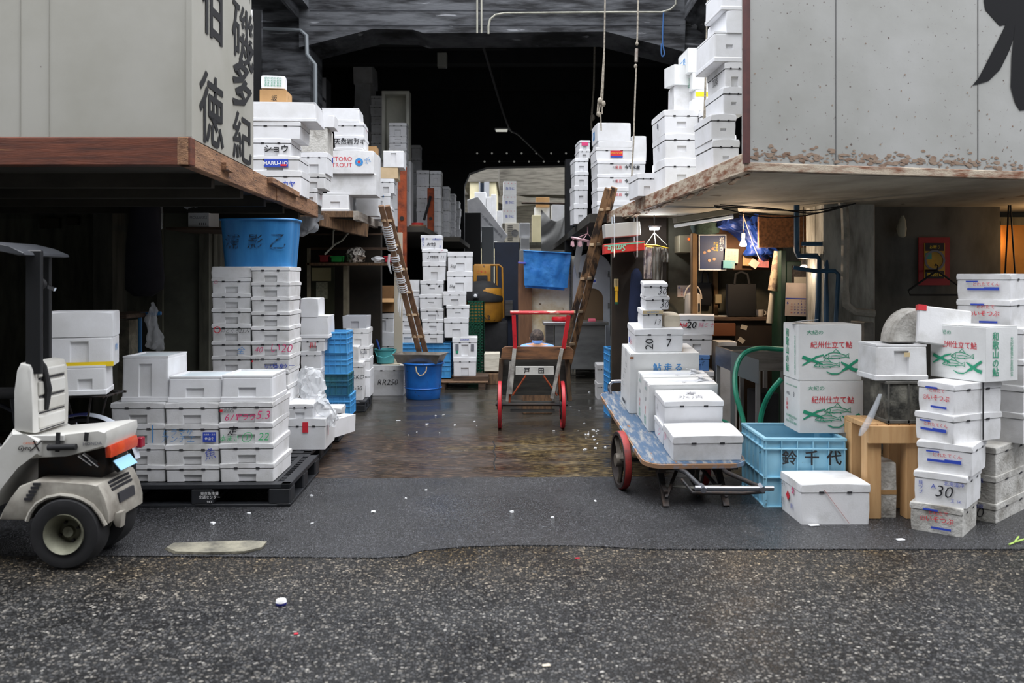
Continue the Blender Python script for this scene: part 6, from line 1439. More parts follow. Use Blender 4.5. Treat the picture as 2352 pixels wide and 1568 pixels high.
# white wall, timber, blue tarp
stw = M('stained_plaster', C(238, 231, 214), C(206, 178, 126), .8, scale=2.2, lo=.48, hi=.7, spots=C(110, 84, 52), sscale=5, sth=.70, bump=.1)
bm = newbm(); bx(bm, WX(1210, 15.2), WX(1322, 15.2), 15.2, 15.35, 0, WZ(588, 15.2)); struct('wall_plaster', bm, stw)
pbox('timber_post', 1190, 1222, 600, 860, 15.05, .14, M('reddish_timber', C(124, 88, 62), C(92, 64, 46), .75, scale=4, stretch=(4, 4, .5)), 'broad reddish timber post at the plaster wall edge', 'post', z0=0)
pbox('pipe_post', 1308, 1313, 585, 760, 15.1, .06, steel, 'thin grey pipe standing right of the blue tarp', 'pipe', z0=0)
tp = thing('tarp', 'folded bright blue tarp hung over the plaster wall', 'tarp', (WX(1256, 15.0), 15.0, 0))
def cloth(name, corners, nx, ny, amp, freq, mat, parent, thick=.006, sag=0, seed=1, fold=0):
    """corners TL,TR,BR,BL (Vectors); rippled sheet"""
    r_ = random.Random(seed); ph = [r_.uniform(0, 6.28) for _ in range(8)]
    TL, TR, BR, BL = [Vector(c) for c in corners]; bm = newbm(); V = []
    for j in range(ny+1):
        row_ = []
        for i in range(nx+1):
            u, v = i/nx, j/ny
            p = TL.lerp(TR, u).lerp(BL.lerp(BR, u), v)
            y = amp*(math.sin(freq*u*6.28+ph[0]+2*v*math.sin(ph[1]))+.6*math.sin(freq*1.9*u*6.28+3*v+ph[2])+.5*math.sin(9*v+ph[3]+4*u))
            p = p+Vector((0, y*(.3+.7*v if fold else 1), -sag*4*u*(1-u)*(1-v*.5)))
            row_.append(bm.verts.new(p))
        V.append(row_)
    for j in range(ny):
        for i in range(nx): bm.faces.new((V[j][i], V[j][i+1], V[j+1][i+1], V[j+1][i]))
    if thick:
        o = None
        r2 = bmesh.ops.solidify(bm, geom=bm.faces[:], thickness=thick)
    return obj(name, bm, mat, parent, smooth=60)
o_ = Vector((WX(1256, 15.0), 15.0, 0))
for i, (y, c) in enumerate(((14.86, ((1202, 575), (1312, 581), (1303, 661), (1204, 655))), (14.92, ((1204, 577), (1311, 583), (1296, 667), (1206, 660))))):
    cloth('fold', [P(a, b, y)-o_ for a, b in c], 26, 20, .012, 2.3, tarp_blue, tp, .008, seed=3+i)
bm = newbm(); q = [P(1202, 575, 14.86)-o_, P(1312, 581, 14.86)-o_]; bar(bm, q[0]+Vector((0, .12, .0)), q[1]+Vector((0, .12, .0)), .3, .012); obj('top_fold', bm, tarp_blue, tp)
pk = newbm(); bar(pk, P(1190, 603, 14.88), P(1208, 604, 14.88), .06, .03, bev=.005); tag(obj('clamp', pk, M('clamp_purple', C(90, 96, 190), rough=.4)), 'violet-blue clamp gripping the left edge of the blue tarp', 'clamp')
# dark red tub on the steel counter etc.
ctr = thing('steel_counter', 'stainless steel counter unit with overhanging top right of the seated man', 'counter', (WX(1322, 14.3), 14.3, 0))
kx = 14.3/F; w, h = 138*kx, WZ(745, 14.3)
bm = newbm(); bx(bm, -.34, w/2, 0, .6, .16, h-.01, .006, 1); obj('cabinet', bm, M('steel_counter_front', C(170, 172, 172), C(128, 130, 130), .32, .8, scale=1.5, stretch=(1, 1, 3)), ctr)
bm = newbm(); bx(bm, -w/2-.04, w/2+.05, -.06, .62, h-.005, h+.045, .008, 2); obj('worktop', bm, M('steel_bright', C(205, 206, 208), rough=.25, metal=.9), ctr)
bm = newbm(); bx(bm, -w/2+.0, -.36, 0, .5, h-.36, h-.01, .006, 1); obj('sink_bowl', bm, steel, ctr)
for x in (-.30, w/2-.04): 
    for y in (.05, .55):
        bm = newbm(); cyl(bm, (x, y, 0), (x, y, .17), .02, seg=8); obj('leg', bm, iron, ctr)
bm = newbm(); lathe(bm, [(.0, .0), (.13, 0), (.15, .02), (.15, .05), (.14, .07), (0, .075)], 24); o = tag(obj('tub', bm, M('bright_red_plastic', C(206, 28, 40), rough=.35), smooth=35, loc=(WX(1288, 14.45), 14.5, h+.047)), 'flat bright red tub on the steel counter', 'tub')
bm = newbm(); bx(bm, -.06, .06, -.04, .04, 0, .045, .012, 2); tag(obj('cloth', bm, M('pink_cloth', C(232, 110, 130), rough=.8), loc=(WX(1361, 14.3), 14.42, h+.047)), 'small folded pink cloth on the steel counter', 'cloth')
# arched grey door panel with arched window
DA = 14.98; ad = thing('hatch_panel', 'grey arched metal panel with an arched clear window behind the steel counter', 'panel', (WX(1360, DA), DA, 0))
x0, x1, zt_, zb_ = WX(1316, DA)-WX(1360, DA), WX(1404, DA)-WX(1360, DA), WZ(580, DA), WZ(745, DA)
def archpoly(x0, x1, z0, z1, n=18):
    r = (x1-x0)/2; c = (x0+x1)/2; return [(x0, z0)]+[(c-math.cos(PI*i/n)*r, z1-r+math.sin(PI*i/n)*r) for i in range(n+1)]+[(x1, z0)]
outer = archpoly(x0, x1, 0, zt_); wi0, wi1 = WX(1336, DA)-WX(1360, DA), WX(1386, DA)-WX(1360, DA); inner = archpoly(wi0, wi1, zb_-.2, WZ(662, DA))
bm = newbm(); n = len(outer)
for y in (0, .06):
    A = [bm.verts.new((x, y, z)) for x, z in outer]; B = [bm.verts.new((x, y, z)) for x, z in inner]
    for i in range(n-1): bm.faces.new((A[i], A[i+1], B[i+1], B[i]))
    if y == 0: A0, B0 = A, B
for i in range(n-1): bm.faces.new((A0[i], A0[i+1], A[i+1], A[i])); bm.faces.new((B0[i], B0[i+1], B[i+1], B[i]))
obj('panel', bm, M('grey_hatch', C(172, 176, 182), C(156, 160, 168), .4, scale=2), ad)
bm = newbm(); prism(bm, inner, .02, .03); obj('window', bm, M('smoky_window', C(120, 100, 78), rough=.12, alpha=.75), ad)
bm = newbm(); prism(bm, archpoly(x1-.02, x1+.0, zb_-.2, zt_-.4, 2), .0, .02); obj('side_seam', bm, slit, ad)
patch(.11, .08, ink_white, ad, (WX(1362, DA)-WX(1360, DA), -.003, WZ(645, DA)), name='notice'); patch(.09, .05, ink_blue, ad, (WX(1362, DA)-WX(1360, DA), -.005, WZ(645, DA)), name='notice_band')
for px, py in ((1331, 631), (1398, 630), (1398, 702)):
    bm = newbm(); x = WX(px, DA)-WX(1360, DA); bx(bm, x-.02, x+.02, -.04, 0, WZ(py, DA)-.05, WZ(py, DA)+.05, .006, 1); obj('latch', bm, steel, ad)
# hut roof with sea urchin boxes, sheet, slab
bm = newbm(); bx(bm, WX(1085, 23.366), WX(1330, 23.366), 23.366, 26, 2.55, 2.63); struct('trim_stall_roof', bm, dark_wall)
bm = newbm(); bx(bm, WX(1060, 23.366), WX(1068, 23.366), 23.503, 23.638, 0, 2.55); bx(bm, WX(1322, 23.366), WX(1330, 23.366), 23.503, 23.638, 0, 2.55); bx(bm, WX(1085, 23.366)-.15, WX(1100, 23.366), 23.366, 23.503, 0, 2.55); struct('trim_stall_posts', bm, dark_wall)
bx_ac = pbox('air_conditioner', 1160, 1192, 512, 556, 23.638, .3, M('ac_cream', C(196, 190, 176), rough=.5), 'cream outdoor fan unit under the sea urchin boxes', 'air conditioner', z0=2.635)
bm = newbm()
for i in range(8): bx(bm, -.12, .02, -.012, .002, .06+i*.055, .075+i*.055)
obj('louvre', bm, slit, bx_ac)
bm = newbm(); lathe(bm, [(.08, -.01), (.1, -.015), (.1, 0), (.08, 0)], 20, 'y', (.08, 0, .25)); obj('fan_ring', bm, steel, bx_ac)
stack('the sea urchin tower', 23.706, [
    (1157, 1186, 416, dict(ml=[T('生うに', 0, .48, .075, 'b', bold=.02), T('・・・・', 0, .85, .02, 'r')])), (1155, 1186, 448, dict(ml=[T('生うに', 0, .48, .075, 'b', bold=.02), T('・・・・', 0, .85, .02, 'r')])), (1154, 1186, 480, dict(ml=[T('生うに', 0, .48, .075, 'b', bold=.02), T('・・・・', 0, .85, .02, 'r')]))],
    512, zbase=WZ(512, 23.638)+.002, L=.3, style='carton', mat=white_card, name='cardboard_carton', desc='white carton lettered in blue', prep='of', rot=.05, group='sea urchin cartons')
for i, (x0, x1, y0, y1) in enumerate(((1193, 1217, 512, 545), (1196, 1216, 546, 574))):
    pbox('foam_box', x0, x1, y0, y1, 23.095-.1*i, .3, foam, f"white foam box {'above' if i == 0 else 'below'} in the pair left of the grey sheet", 'box', z0=None if i == 0 else None, group='pair left of the grey sheet')
pbox('foam_box', 1194, 1218, 574, 700, 22.959, .3, foam_old, 'tall pale block carrying the pair left of the grey sheet', 'box', z0=0)
pbox('foam_box', 1222, 1246, 494, 530, 23.910, .4, cream, 'cream box with vertical black print behind the grey sheet', 'box', z0=2.635)
pbox('cardboard_carton', 1231, 1262, 453, 476, 24.318, .35, brown_card, 'brown carton on the timber rail above the grey sheet', 'box')
pbox('foam_box', 1228, 1262, 476, 560, 24.385, .35, foam_old, 'tall pale block under the brown carton above the grey sheet', 'box', z0=2.635)
pbox('foam_box', 1268, 1296, 470, 545, 23.910, .4, foam, 'white foam box peeping over the grey sheet', 'box', z0=2.635)
bm = newbm(); cyl(bm, P(1198, 466, 23.095), P(1312, 468, 23.095), .03, seg=8); cyl(bm, (WX(1312, 23.095), 23.095, 0), P(1312, 466, 23.095), .03, seg=8); struct('trim_sheet_rail', bm, wood_dark)
gs = thing('sheet', 'draped grey cloth sheet hung in folds above the blue tarp', 'sheet', (WX(1276, 22.416), 23.012, 0)); o2 = Vector((WX(1276, 22.416), 23.012, 0))
r_ = random.Random(5); bm = newbm(); V = []
for j in range(29):
    v = j/28; row_ = []
    for i in range(33):
        u = i/32
        xl = WX(1244+1*v, 22.416); xr = WX(1312-4*math.sin(PI*v)+0*v, 22.416)
        x = xl+(xr-xl)*u; top = WZ(476, 22.416)-.32*math.sin(PI*min(1, u*.95))**1.2*(1-v)
        z = top*(1-v)+WZ(606-4*u, 22.416)*v
        s = u*.8+v*.9*(1-u)
        y = .035*math.sin(s*17+1.5*v)+.012*math.sin(s*31+u*3)
        row_.append(bm.verts.new((x-o2.x, y, z)))
    V.append(row_)
for j in range(28):
    for i in range(32): bm.faces.new((V[j][i], V[j][i+1], V[j+1][i+1], V[j+1][i]))
obj('cloth', bm, cloth_grey, gs, smooth=60)
# leaning foam slab and things at the far left of the passage
bm = newbm(); pts = [(1074, 460), (1098, 452), (1166, 541), (1156, 556), (1128, 552), (1096, 520), (1075, 490)]
prism(bm, [(WX(a, 23.231), WZ(b, 23.231)) for a, b in pts], 23.095, 23.257, .008, 1); slb = tag(obj('foam_slab', bm, M('printed_foam_slab', C(236, 236, 238), C(216, 216, 220), .6, scale=6)), 'big pale printed slab leaning diagonally over the passage left side', 'slab')
for i in range(4): text('北水鮮魚', ink_grey, slb, (WX(1112+11*i, 23.095), 23.081, WZ(500+12*i, 23.095)), h=.07, roll=-.85)
bm = newbm(); bx(bm, 0, .1, 0, .4, 0, .1)
bm.free()
for i, (x0, x1, y0, y1) in enumerate(((1090, 1116, 441, 480), (1117, 1128, 452, 490), (1128, 1140, 446, 500))):
    d = 24.725; pbox('foam_box', x0, x1, y0, y1, d, .5, foam, f"bright white box {['left', 'middle', 'right'][i]} behind the leaning slab", 'box', z0=2.635, group='boxes behind the leaning slab')
pbox('foam_box', 1141, 1153, 484, 520, 24.046, .4, foam, 'white box with sky blue print between slab and sea urchin tower', 'box', z0=2.635)
pbox('locker', 1066, 1104, 488, 600, 22.279, .4, M('black_locker', C(24, 24, 26), rough=.5), 'tall black locker under the leaning slab', 'locker', z0=0)
pbox('glazed_cabinet', 1106, 1134, 520, 590, 22.551, .3, M('grey_cabinet', C(150, 156, 160), rough=.4), 'grey cabinet with glass doors right of the black locker', 'cabinet', z0=0)
# pink peg hanger
ph_ = thing('peg_hanger', 'pink plastic peg hanger hung by the right ladder', 'hanger', (WX(1346, 11.9), 11.9, 0)); o3 = Vector((WX(1346, 11.9), 11.9, 0)); pk_m = M('pale_pink_plastic', C(226, 180, 188), rough=.4)
bm = newbm(); c = P(1338, 551, 11.9)-o3
tube(bm, [c+Vector((math.cos(a)*.15, math.sin(a)*.10, math.cos(a)*-.035)) for a in [2*PI*i/24 for i in range(24)]], .012, 6, True); bar(bm, c+Vector((-.15, 0, .035)), c+Vector((.15, 0, -.035)), .02, .01); obj('ring', bm, pk_m, ph_, smooth=True)
hk = P(1350, 536, 11.9)-o3; bm = newbm()
for a in (0, 1.57, 3.14, 4.71): tube(bm, [hk, c+Vector((math.cos(a)*.14, math.sin(a)*.09, 0))], .005, 5)
tube(bm, [hk, hk+Vector((0, 0, .05)), (hk.x, hk.y, 2.365)], .009, 6); obj('hook', bm, pk_m, ph_, smooth=True)
for i in range(7):
    a = 2*PI*i/7; p = c+Vector((math.cos(a)*.15, math.sin(a)*.10, -.02)); bm = newbm(); bar(bm, p, p+Vector((.01, 0, -.07)), .025, .012); bar(bm, p+Vector((-.015, 0, 0)), p+Vector((-.02, 0, -.06)), .012, .012); obj('peg', bm, pk_m, ph_)
# grey slanting panel at the right platform edge
bm = newbm(); pts = [(1318, 600), (1330, 540), (1345, 505), (1352, 500), (1340, 560), (1326, 640)]; prism(bm, [(WX(a, 13.4), WZ(b, 13.4)) for a, b in pts], 13.4, 13.46); tag(obj('metal_sheet', bm, M('bent_zinc', C(150, 150, 152), C(120, 120, 124), .4, .4, scale=3)), 'bent grey metal sheet under the far right loft column', 'sheet metal')
bm = newbm(); bx(bm, WX(1299, 16.2), WX(1316, 16.2), 16.2, 16.5, 0, WZ(365, 16.2)); struct('trim_dark_post', bm, tunnel_m)

# ---------------------------------------------------------------- hall ceiling things, pipes, ropes
def pipe(name, pts, r, mat, label, cat='pipe', group=None, seg=8): 
    if cat in ('hose', 'cable', 'cord'): pts = curve_pts(pts)
    bm = newbm(); tube(bm, pts, r, seg); return tag(obj(name, bm, mat, smooth=True), label, cat, group)
cm = M('conduit_pale', C(178, 176, 162), C(140, 138, 126), .5, scale=6)
y_ = D0-.16
pipe('conduit', [P(1122, 78, y_), P(1122, 60, y_), P(1126, 44, y_), P(1138, 34, y_), P(1160, 30, y_), P(1400, 28, y_), P(1520, 28, y_), P(1540, 22, y_), P(1552, 10, y_), P(1554, -60, y_)], .018, cm, 'long bent pale conduit running along the concrete gate beam')
pipe('conduit', [P(1096, 76, y_), P(1096, -70, y_)], .016, cm, 'left of two straight conduits down the concrete beam', group='two straight conduits')
pipe('conduit', [P(1106, 76, y_), P(1106, -70, y_)], .016, cm, 'right of two straight conduits down the concrete beam', group='two straight conduits')
for px in (1096, 1106, 1122):
    pass
pipe('drain_pipe', [P(605, 66, 15.1), P(690, 70, 15.1), P(704, 82, 15.1), P(705, 125, 15.1), P(724, 148, 15.1), P(725, 330, 15.1), (WX(725, 15.1), 15.1, 2.5)], .035, M('pipe_grey', C(128, 134, 138), rough=.45), 'grey drain pipe bending down the left concrete column')
pipe('blue_cord', [P(1524, 28, 15.04), P(1522, 95, 15.04), P(1526, 122, 15.02), P(1522, 130, 15.02), P(1519, 122, 15.02), P(1519, 100, 15.02)], .012, M('cord_blue', C(60, 104, 160), rough=.7), 'looped blue cord hanging from the conduit', 'cord')
rope = M('pale_rope', C(168, 160, 146), C(110, 102, 92), .9, scale=40)
def ropething(label, segs, knots, r=.012):
    t = thing('rope', label, 'rope'); bm = newbm()
    for s in segs: tube(bm, s, r, 6)
    obj('strand', bm, rope, t, smooth=True)
    if knots:
        bm = newbm()
        for p, rr in knots: bmesh.ops.create_uvsphere(bm, u_segments=10, v_segments=8, radius=rr, matrix=Matrix.Translation(p) @ Matrix.Diagonal((1, 1, 1.4, 1)))
        obj('knot', bm, rope, t, smooth=True)
    return t
ropething('knotted double rope hanging left of the loft stack ropes', [[P(1391, -80, 11.8), P(1388, 110, 11.8), P(1380, 230, 11.8), P(1375, 262, 11.8), P(1383, 262, 11.8), P(1384, 228, 11.8), P(1388, 120, 11.8)], [P(1379, 258, 11.8), P(1381, 300, 11.8)], [P(1374, 236, 11.8), P(1372, 258, 11.8), P(1376, 268, 11.8)]], [(P(1378, 232, 11.8), .035), (P(1386, 238, 11.8), .03), (P(1374, 262, 11.8), .025)], .011)
t = ropething('rope with turnbuckle hanging before the black-lettered loft stack', [[P(1467, -80, 11.3), P(1464, 80, 11.3), P(1463, 100, 11.3)], [P(1461, 155, 11.3), P(1455, 330, 11.3), P(1448, 462, 11.3)]], [(P(1463, 100, 11.3), .02), (P(1460, 152, 11.3), .022)], .011)
bm = newbm(); cyl(bm, P(1462, 112, 11.3), P(1461, 142, 11.3), .022, seg=8); obj('turnbuckle', bm, M('pale_metal', C(176, 170, 160), C(110, 90, 80), .4, .5), t)
ropething('double rope hanging in front of the big white loft boxes', [[P(1626, -80, 7.6), P(1622, 110, 7.6), P(1617, 260, 7.6), P(1610, 388, 7.6)], [P(1622, 110, 7.6), P(1620, 250, 7.6), P(1617, 338, 7.6)]], [(P(1614, 313, 7.6), .015)], .006)
ropething('dark frayed rope far back in the hall', [[P(1366, 76, 17.6), P(1364, 200, 17.6), P(1358, 280, 17.6), P(1359, 300, 17.6)]], [(P(1361, 270, 17.6), .05)], .02)
# hanging fixture, tube lamp and cable tray in the hall
fx = thing('hanging_lamp', 'square white lamp box hanging from the dark hall ceiling', 'lamp', (WX(1015, 17.6), 17.6, 0)); o4 = Vector((WX(1015, 17.6), 17.6, 0))
bm = newbm(); a = P(1004, 152, 17.6)-o4; b_ = P(1026, 120, 17.6)-o4; bx(bm, a.x, b_.x, 0, .2, a.z, b_.z, .01, 1); obj('housing', bm, M('dusty_white', C(150, 150, 142), rough=.6), fx)
bm = newbm(); tube(bm, [P(1014, 120, 17.6)-o4+Vector((0, .1, 0)), P(1010, 104, 17.6)-o4+Vector((0, .1, 0)), (P(1010, 104, 17.6)-o4).xy.to_3d()+Vector((0, .1, 6.66))], .02, 6); obj('stem', bm, iron, fx)
bm = newbm(); bx(bm, -1.3, 1.3, .3, .45, P(0, 98, 17.6).z-.04, P(0, 98, 17.6).z+.04); obj('bracket', bm, tunnel_m, fx)
tl = thing('tube_lamp', 'small lit tube lamp under the dark hall ceiling', 'lamp', P(1152, 300, 19.4)); bm = newbm(); bx(bm, -.13, .13, -.05, .05, -.02, .02, .008, 1); obj('tube', bm, M('dim_tube_glow', C(200, 200, 190), emit=.8), tl)
bm = newbm(); bx(bm, -.15, .15, -.06, .06, .02, .05); obj('fitting', bm, steel, tl); bm = newbm(); tube(bm, [(0, 0, .05), (0, 0, 6.66-P(0, 300, 19.4).z)], .01, 6); obj('stem', bm, iron, tl)
pipe('cable_tray', [(WX(1106, 16.3), 16.3, 6.1), (WX(1165, 18.8), 18.8, 5.0), (WX(1192, 20), 20, 4.95), (WX(1250, 21.5), 21.5, 4.6)], .025, M('tray_dark', C(70, 70, 70), rough=.5), 'long thin cable tube along the hall ceiling', 'cable')
for i in range(14):
    px = 1096+i*17; bm = newbm(); bmesh.ops.create_uvsphere(bm, u_segments=8, v_segments=6, radius=.024); tag(obj('bulb', bm, M('dim_bulb_glow', C(170, 170, 164), emit=.3), loc=P(px, 352+(i % 2)*19, 21.43), smooth=True), 'tiny dim bulb in the rows under the hall exit beam', 'bulb', 'rows of tiny bulbs')
bm = newbm(); bx(bm, -4.5, 4.5, 21.45, 21.5, WZ(352, 21.45), WZ(349, 21.45)); bx(bm, -4.5, 4.5, 21.45, 21.5, WZ(371, 21.45), WZ(368, 21.45)); struct('trim_bulb_rails', bm, tunnel_m)
bm = newbm(); bx(bm, WX(718, 16.6), WX(748, 16.6), 16.6, 16.64, WZ(248, 16.6), WZ(178, 16.6)); sg = tag(obj('sign_board', bm, M('dim_board', C(120, 120, 122), rough=.7)), 'dim white signboard with a black character inside the hall at left', 'sign'); text('人', ink_black, sg, (WX(733, 16.6), 16.595, WZ(218, 16.6)), h=.3, bold=.02)
bm = newbm(); bx(bm, WX(718, 16.6), WX(748, 16.6), 16.64, 17.1, 2.49, WZ(178, 16.6)); tag(obj('cabinet', bm, tunnel_m), 'dark cabinet behind the dim hall signboard', 'cabinet')
# ---------------------------------------------------------------- left shop interior
def hang(name, label, cat, prof, d, mat, thick=.12, nx=10, wav=.03, seed=0, group=None, crumple=0):
    """soft hanging thing: list of (px left, px right, py); front surface bulges"""
    r_ = random.Random(seed); bm = newbm(); rings = []
    for x0, x1, y in prof:
        c = (WX(x0, d)+WX(x1, d))/2; hw = (WX(x1, d)-WX(x0, d))/2; z = WZ(y, d); ring = []
        for i in range(nx*2):
            a = 2*PI*i/(nx*2); w = 1+wav*math.sin(5*a+y*.05)+r_.uniform(-wav, wav)*.4
            ring.append(bm.verts.new((c+math.cos(a)*hw*w, d+math.sin(a)*min(thick, hw)*w, z)))
        rings.append(ring)
    for A, B in zip(rings, rings[1:]):
        for i in range(nx*2): bm.faces.new((A[i], A[(i+1) % (nx*2)], B[(i+1) % (nx*2)], B[i]))
    bm.faces.new(rings[0]); bm.faces.new(rings[-1][::-1])
    if crumple:
        bmesh.ops.triangulate(bm, faces=[f for f in bm.faces if len(f.verts) > 4])
        bmesh.ops.subdivide_edges(bm, edges=bm.edges[:], cuts=3, use_grid_fill=True)
        off = Vector((seed*3.1, seed*1.7, 0))
        for v in bm.verts:
            q = v.co*9+off
            v.co += mnoise.noise_vector(q)*crumple + mnoise.noise_vector(q*2.7)*crumple*.6
        bmesh.ops.recalc_face_normals(bm, faces=bm.faces)
    return tag(obj(name, bm, mat, smooth=50 if crumple else 60), label, cat, group)
hang('coat', 'dark blue work coat hanging from the soffit above the upturned tub', 'coat', [(322, 330, 418), (318, 345, 428), (308, 360, 445), (300, 366, 480), (292, 372, 560), (288, 375, 640), (290, 374, 664), (310, 350, 680)], 8.3, cloth_dark, .12, 14, .05, 1)
hang('plastic_bag', 'clear plastic bag hanging beside the dark coat', 'bag', [(348, 366, 415), (356, 372, 450), (362, 374, 490), (366, 373, 527)], 8.45, clear_pl, .05, 8, .1, 2)
for i, (pts) in enumerate((((366, 392, 415), (370, 396, 430), (380, 392, 448)), ((392, 454, 415), (404, 452, 430), (416, 454, 452), (424, 446, 474)))):
    hang('plastic_sheet', f"{'small' if i == 0 else 'larger'} torn clear plastic sheet hanging from the left soffit", 'plastic sheet', pts, 8.0+.1*i, M('cloudy_plastic', C(190, 194, 200), rough=.2, alpha=.5), .03, 8, .15, 4+i, crumple=.05)
hang('plastic_bag', 'white carrier bag hanging on the blue pipe by the dark door', 'bag', [(344, 352, 694), (338, 360, 712), (336, 362, 740), (338, 372, 770), (340, 377, 790), (344, 374, 803), (350, 366, 808)], 7.96, bag_pl, .08, 8, .08, 6, crumple=.03)
pipe('water_pipe', [P(322, 870, 8.0), P(322, 725, 8.0), P(324, 722, 8.0), P(345, 721, 8.0), P(370, 719, 8.0)], .018, blue_tub, 'thin blue standpipe behind the upturned tall tub')
pbox('switch_box', 90, 136, 500, 524, 9.33, .05, M('dark_brown_box', C(52, 44, 30), rough=.6), 'brown meter box on the dark left wall, left one', 'box')
pbox('switch_box', 152, 178, 498, 516, 9.33, .05, M('dark_brown_box', C(52, 44, 30), rough=.6), 'smaller brown meter box on the dark left wall', 'box')
r = foam_box(64*8.6/F*.75, .3, 36*8.6/F, 'carton', white_card, label='white printed carton on the high shelf left of the blue tub', name='cardboard_carton', ml=[T('MOLLUSKS', 0, .6, .025, 'e'), T('▮▮▮▮', .2, .2, .02, 'k')]); put(r, WX(456, 8.6), 8.75, WZ(521, 8.6))
bm = newbm(); bx(bm, WX(376, 8.5), WX(560, 8.5), 8.55, 9.4, WZ(528, 8.6), WZ(522, 8.6)); tag(obj('shelf', bm, wood_dark), 'high dark shelf board left of the blue tub', 'shelf')
pbox('bench', 205, 292, 722, 732, 7.6, .8, wood_dark, 'dark bench top behind the scooter boxes', 'bench')
bm = newbm(); bx(bm, WX(270, 8.2), WX(296, 8.2), 8.2, 8.4, 0, WZ(735, 8.2)); tag(obj('concrete_post', bm, kerb), 'stub of grey concrete post behind the scooter boxes', 'post')
lt = thing('strip_lamp', 'unlit pale strip light under the left loft', 'lamp', P(570, 474, 8.9)); bm = newbm(); bx(bm, -.2, .2, -.05, .05, -.012, .02, .004, 1); obj('fitting', bm, M('pale_strip', C(206, 200, 184), rough=.5), lt)
bm = newbm(); tube(bm, [(-.05, 0, .02), (-.02, 0, .06), (.02, 0, .05), (.06, 0, .02)], .004, 5); obj('wire', bm, rubber, lt)
hang('plastic_sheet', 'wide clear plastic sheeting drooping below the end of the left beam', 'plastic sheet', [(664, 742, 498), (668, 730, 512), (672, 726, 528), (686, 700, 540)], 10.15, M('cloudy_plastic', C(190, 194, 200), rough=.2, alpha=.35), .12, 8, .12, 9, crumple=.035)
# recess with shelf
DR = 12.0
bm = newbm(); bx(bm, WX(704, DR), WX(905, DR), DR, DR+.5, WZ(609, DR), WZ(603, DR)); tag(obj('shelf', bm, wood_old), 'long timber shelf over the dark recess on the left', 'shelf')
bm = newbm(); bx(bm, WX(700, DR), WX(905, DR), DR+.3, DR+.36, WZ(572, DR), WZ(566, DR)); bx(bm, WX(700, DR), WX(900, DR), DR+.3, DR+.36, WZ(537, DR), WZ(533, DR)); struct('trim_recess_rails', bm, wood_dark)
bm = newbm(); bx(bm, WX(705, DR), WX(710, DR), DR, DR+.1, 0, WZ(570, DR)); bx(bm, WX(785, DR), WX(795, DR), DR+.1, DR+.25, 0, WZ(610, DR)); struct('trim_recess_posts', bm, M('pale_old_timber', C(124, 116, 96), C(84, 78, 64), .8, scale=4))
def tray(px0, px1, py0, py1, mat, label):
    t = thing('basket', label, 'basket', (WX((px0+px1)/2, DR+.1), DR+.16, WZ(603, DR)+.002)); w = (px1-px0)*DR/F; h = (py1-py0)*DR/F
    bm = newbm()
    for a in ((-w/2, w/2, -.1, -.09), (-w/2, w/2, .09, .1), (-w/2, -w/2+.01, -.1, .1), (w/2-.01, w/2, -.1, .1)): bx(bm, *a, 0, h)
    bx(bm, -w/2, w/2, -.1, .1, 0, .01); obj('body', bm, mat, t); bm = newbm()
    for a in ((-w/2-.01, w/2+.01, -.11, -.09), (-w/2-.01, w/2+.01, .09, .11), (-w/2-.01, -w/2+.01, -.1, .1), (w/2-.01, w/2+.01, -.1, .1)): bx(bm, *a, h-.015, h)
    obj('rim', bm, mat, t)
tray(735, 757, 585, 602, M('dark_red_tray', C(150, 36, 44), rough=.5), 'dark red plastic basket at the left end of the recess shelf')
tray(761, 788, 587, 602, M('bright_green_tray', C(36, 160, 70), rough=.5), 'bright green plastic basket on the recess shelf')
tray(884, 902, 587, 602, M('red_tray', C(190, 40, 56), rough=.5), 'red plastic basket at the right end of the recess shelf')
hang('plastic_bag', 'stuffed mottled plastic bag in the middle of the recess shelf', 'bag', [(806, 826, 572), (798, 838, 580), (796, 840, 592), (800, 836, 602.5)], DR+.2, M('mottled_bag', C(206, 200, 190), C(60, 54, 50), .4, scale=16, lo=.46, hi=.56, spots=C(180, 40, 50), sscale=6, sth=.68), .12, 10, .08, 12, crumple=.05)
hang('plastic_bag', 'crumpled clear bag beside the red basket on the recess shelf', 'bag', [(866, 876, 589), (858, 882, 595), (860, 882, 602.5)], DR+.2, bag_pl, .08, 8, .1, 13, crumple=.05)
pbox('notice', 716, 760, 615, 645, 12.55, .01, M('yellowed_notice', C(196, 186, 140), C(170, 160, 120), .8, scale=3), 'upper yellowed price list pinned inside the dark recess', 'notice', 0)
pbox('notice', 726, 752, 648, 686, 12.55, .01, M('pale_notice', C(186, 186, 160), C(160, 160, 136), .8, scale=30, lo=.45, hi=.55), 'lower pale price list pinned inside the dark recess', 'notice', 0)
bm = newbm(); bx(bm, WX(712, 12.58), WX(768, 12.58), 12.56, 12.6, 0, WZ(612, 12.58)); o = struct('door_2', bm, M('olive_door', C(70, 72, 52), C(50, 52, 38), .7, scale=2))
pipe('bent_wire', [P(780, 500, 11.4), P(776, 520, 11.4), P(766, 530, 11.4), P(764, 565, 11.4)], .012, cm, 'short bent pale wire hanging under the platform', 'wire')
pipe('bent_wire', [P(806, 515, 11.4), P(804, 530, 11.4), P(786, 552, 11.4), P(768, 562, 11.4), P(746, 584, 11.4)], .012, cm, 'long pale rod slanting under the platform', 'wire')
pbox('panel_board', 905, 924, 534, 600, 12.52, .05, M('dull_cream', C(196, 188, 170), rough=.6), 'cream board standing between ladder and rusty post', 'board', z0=0)
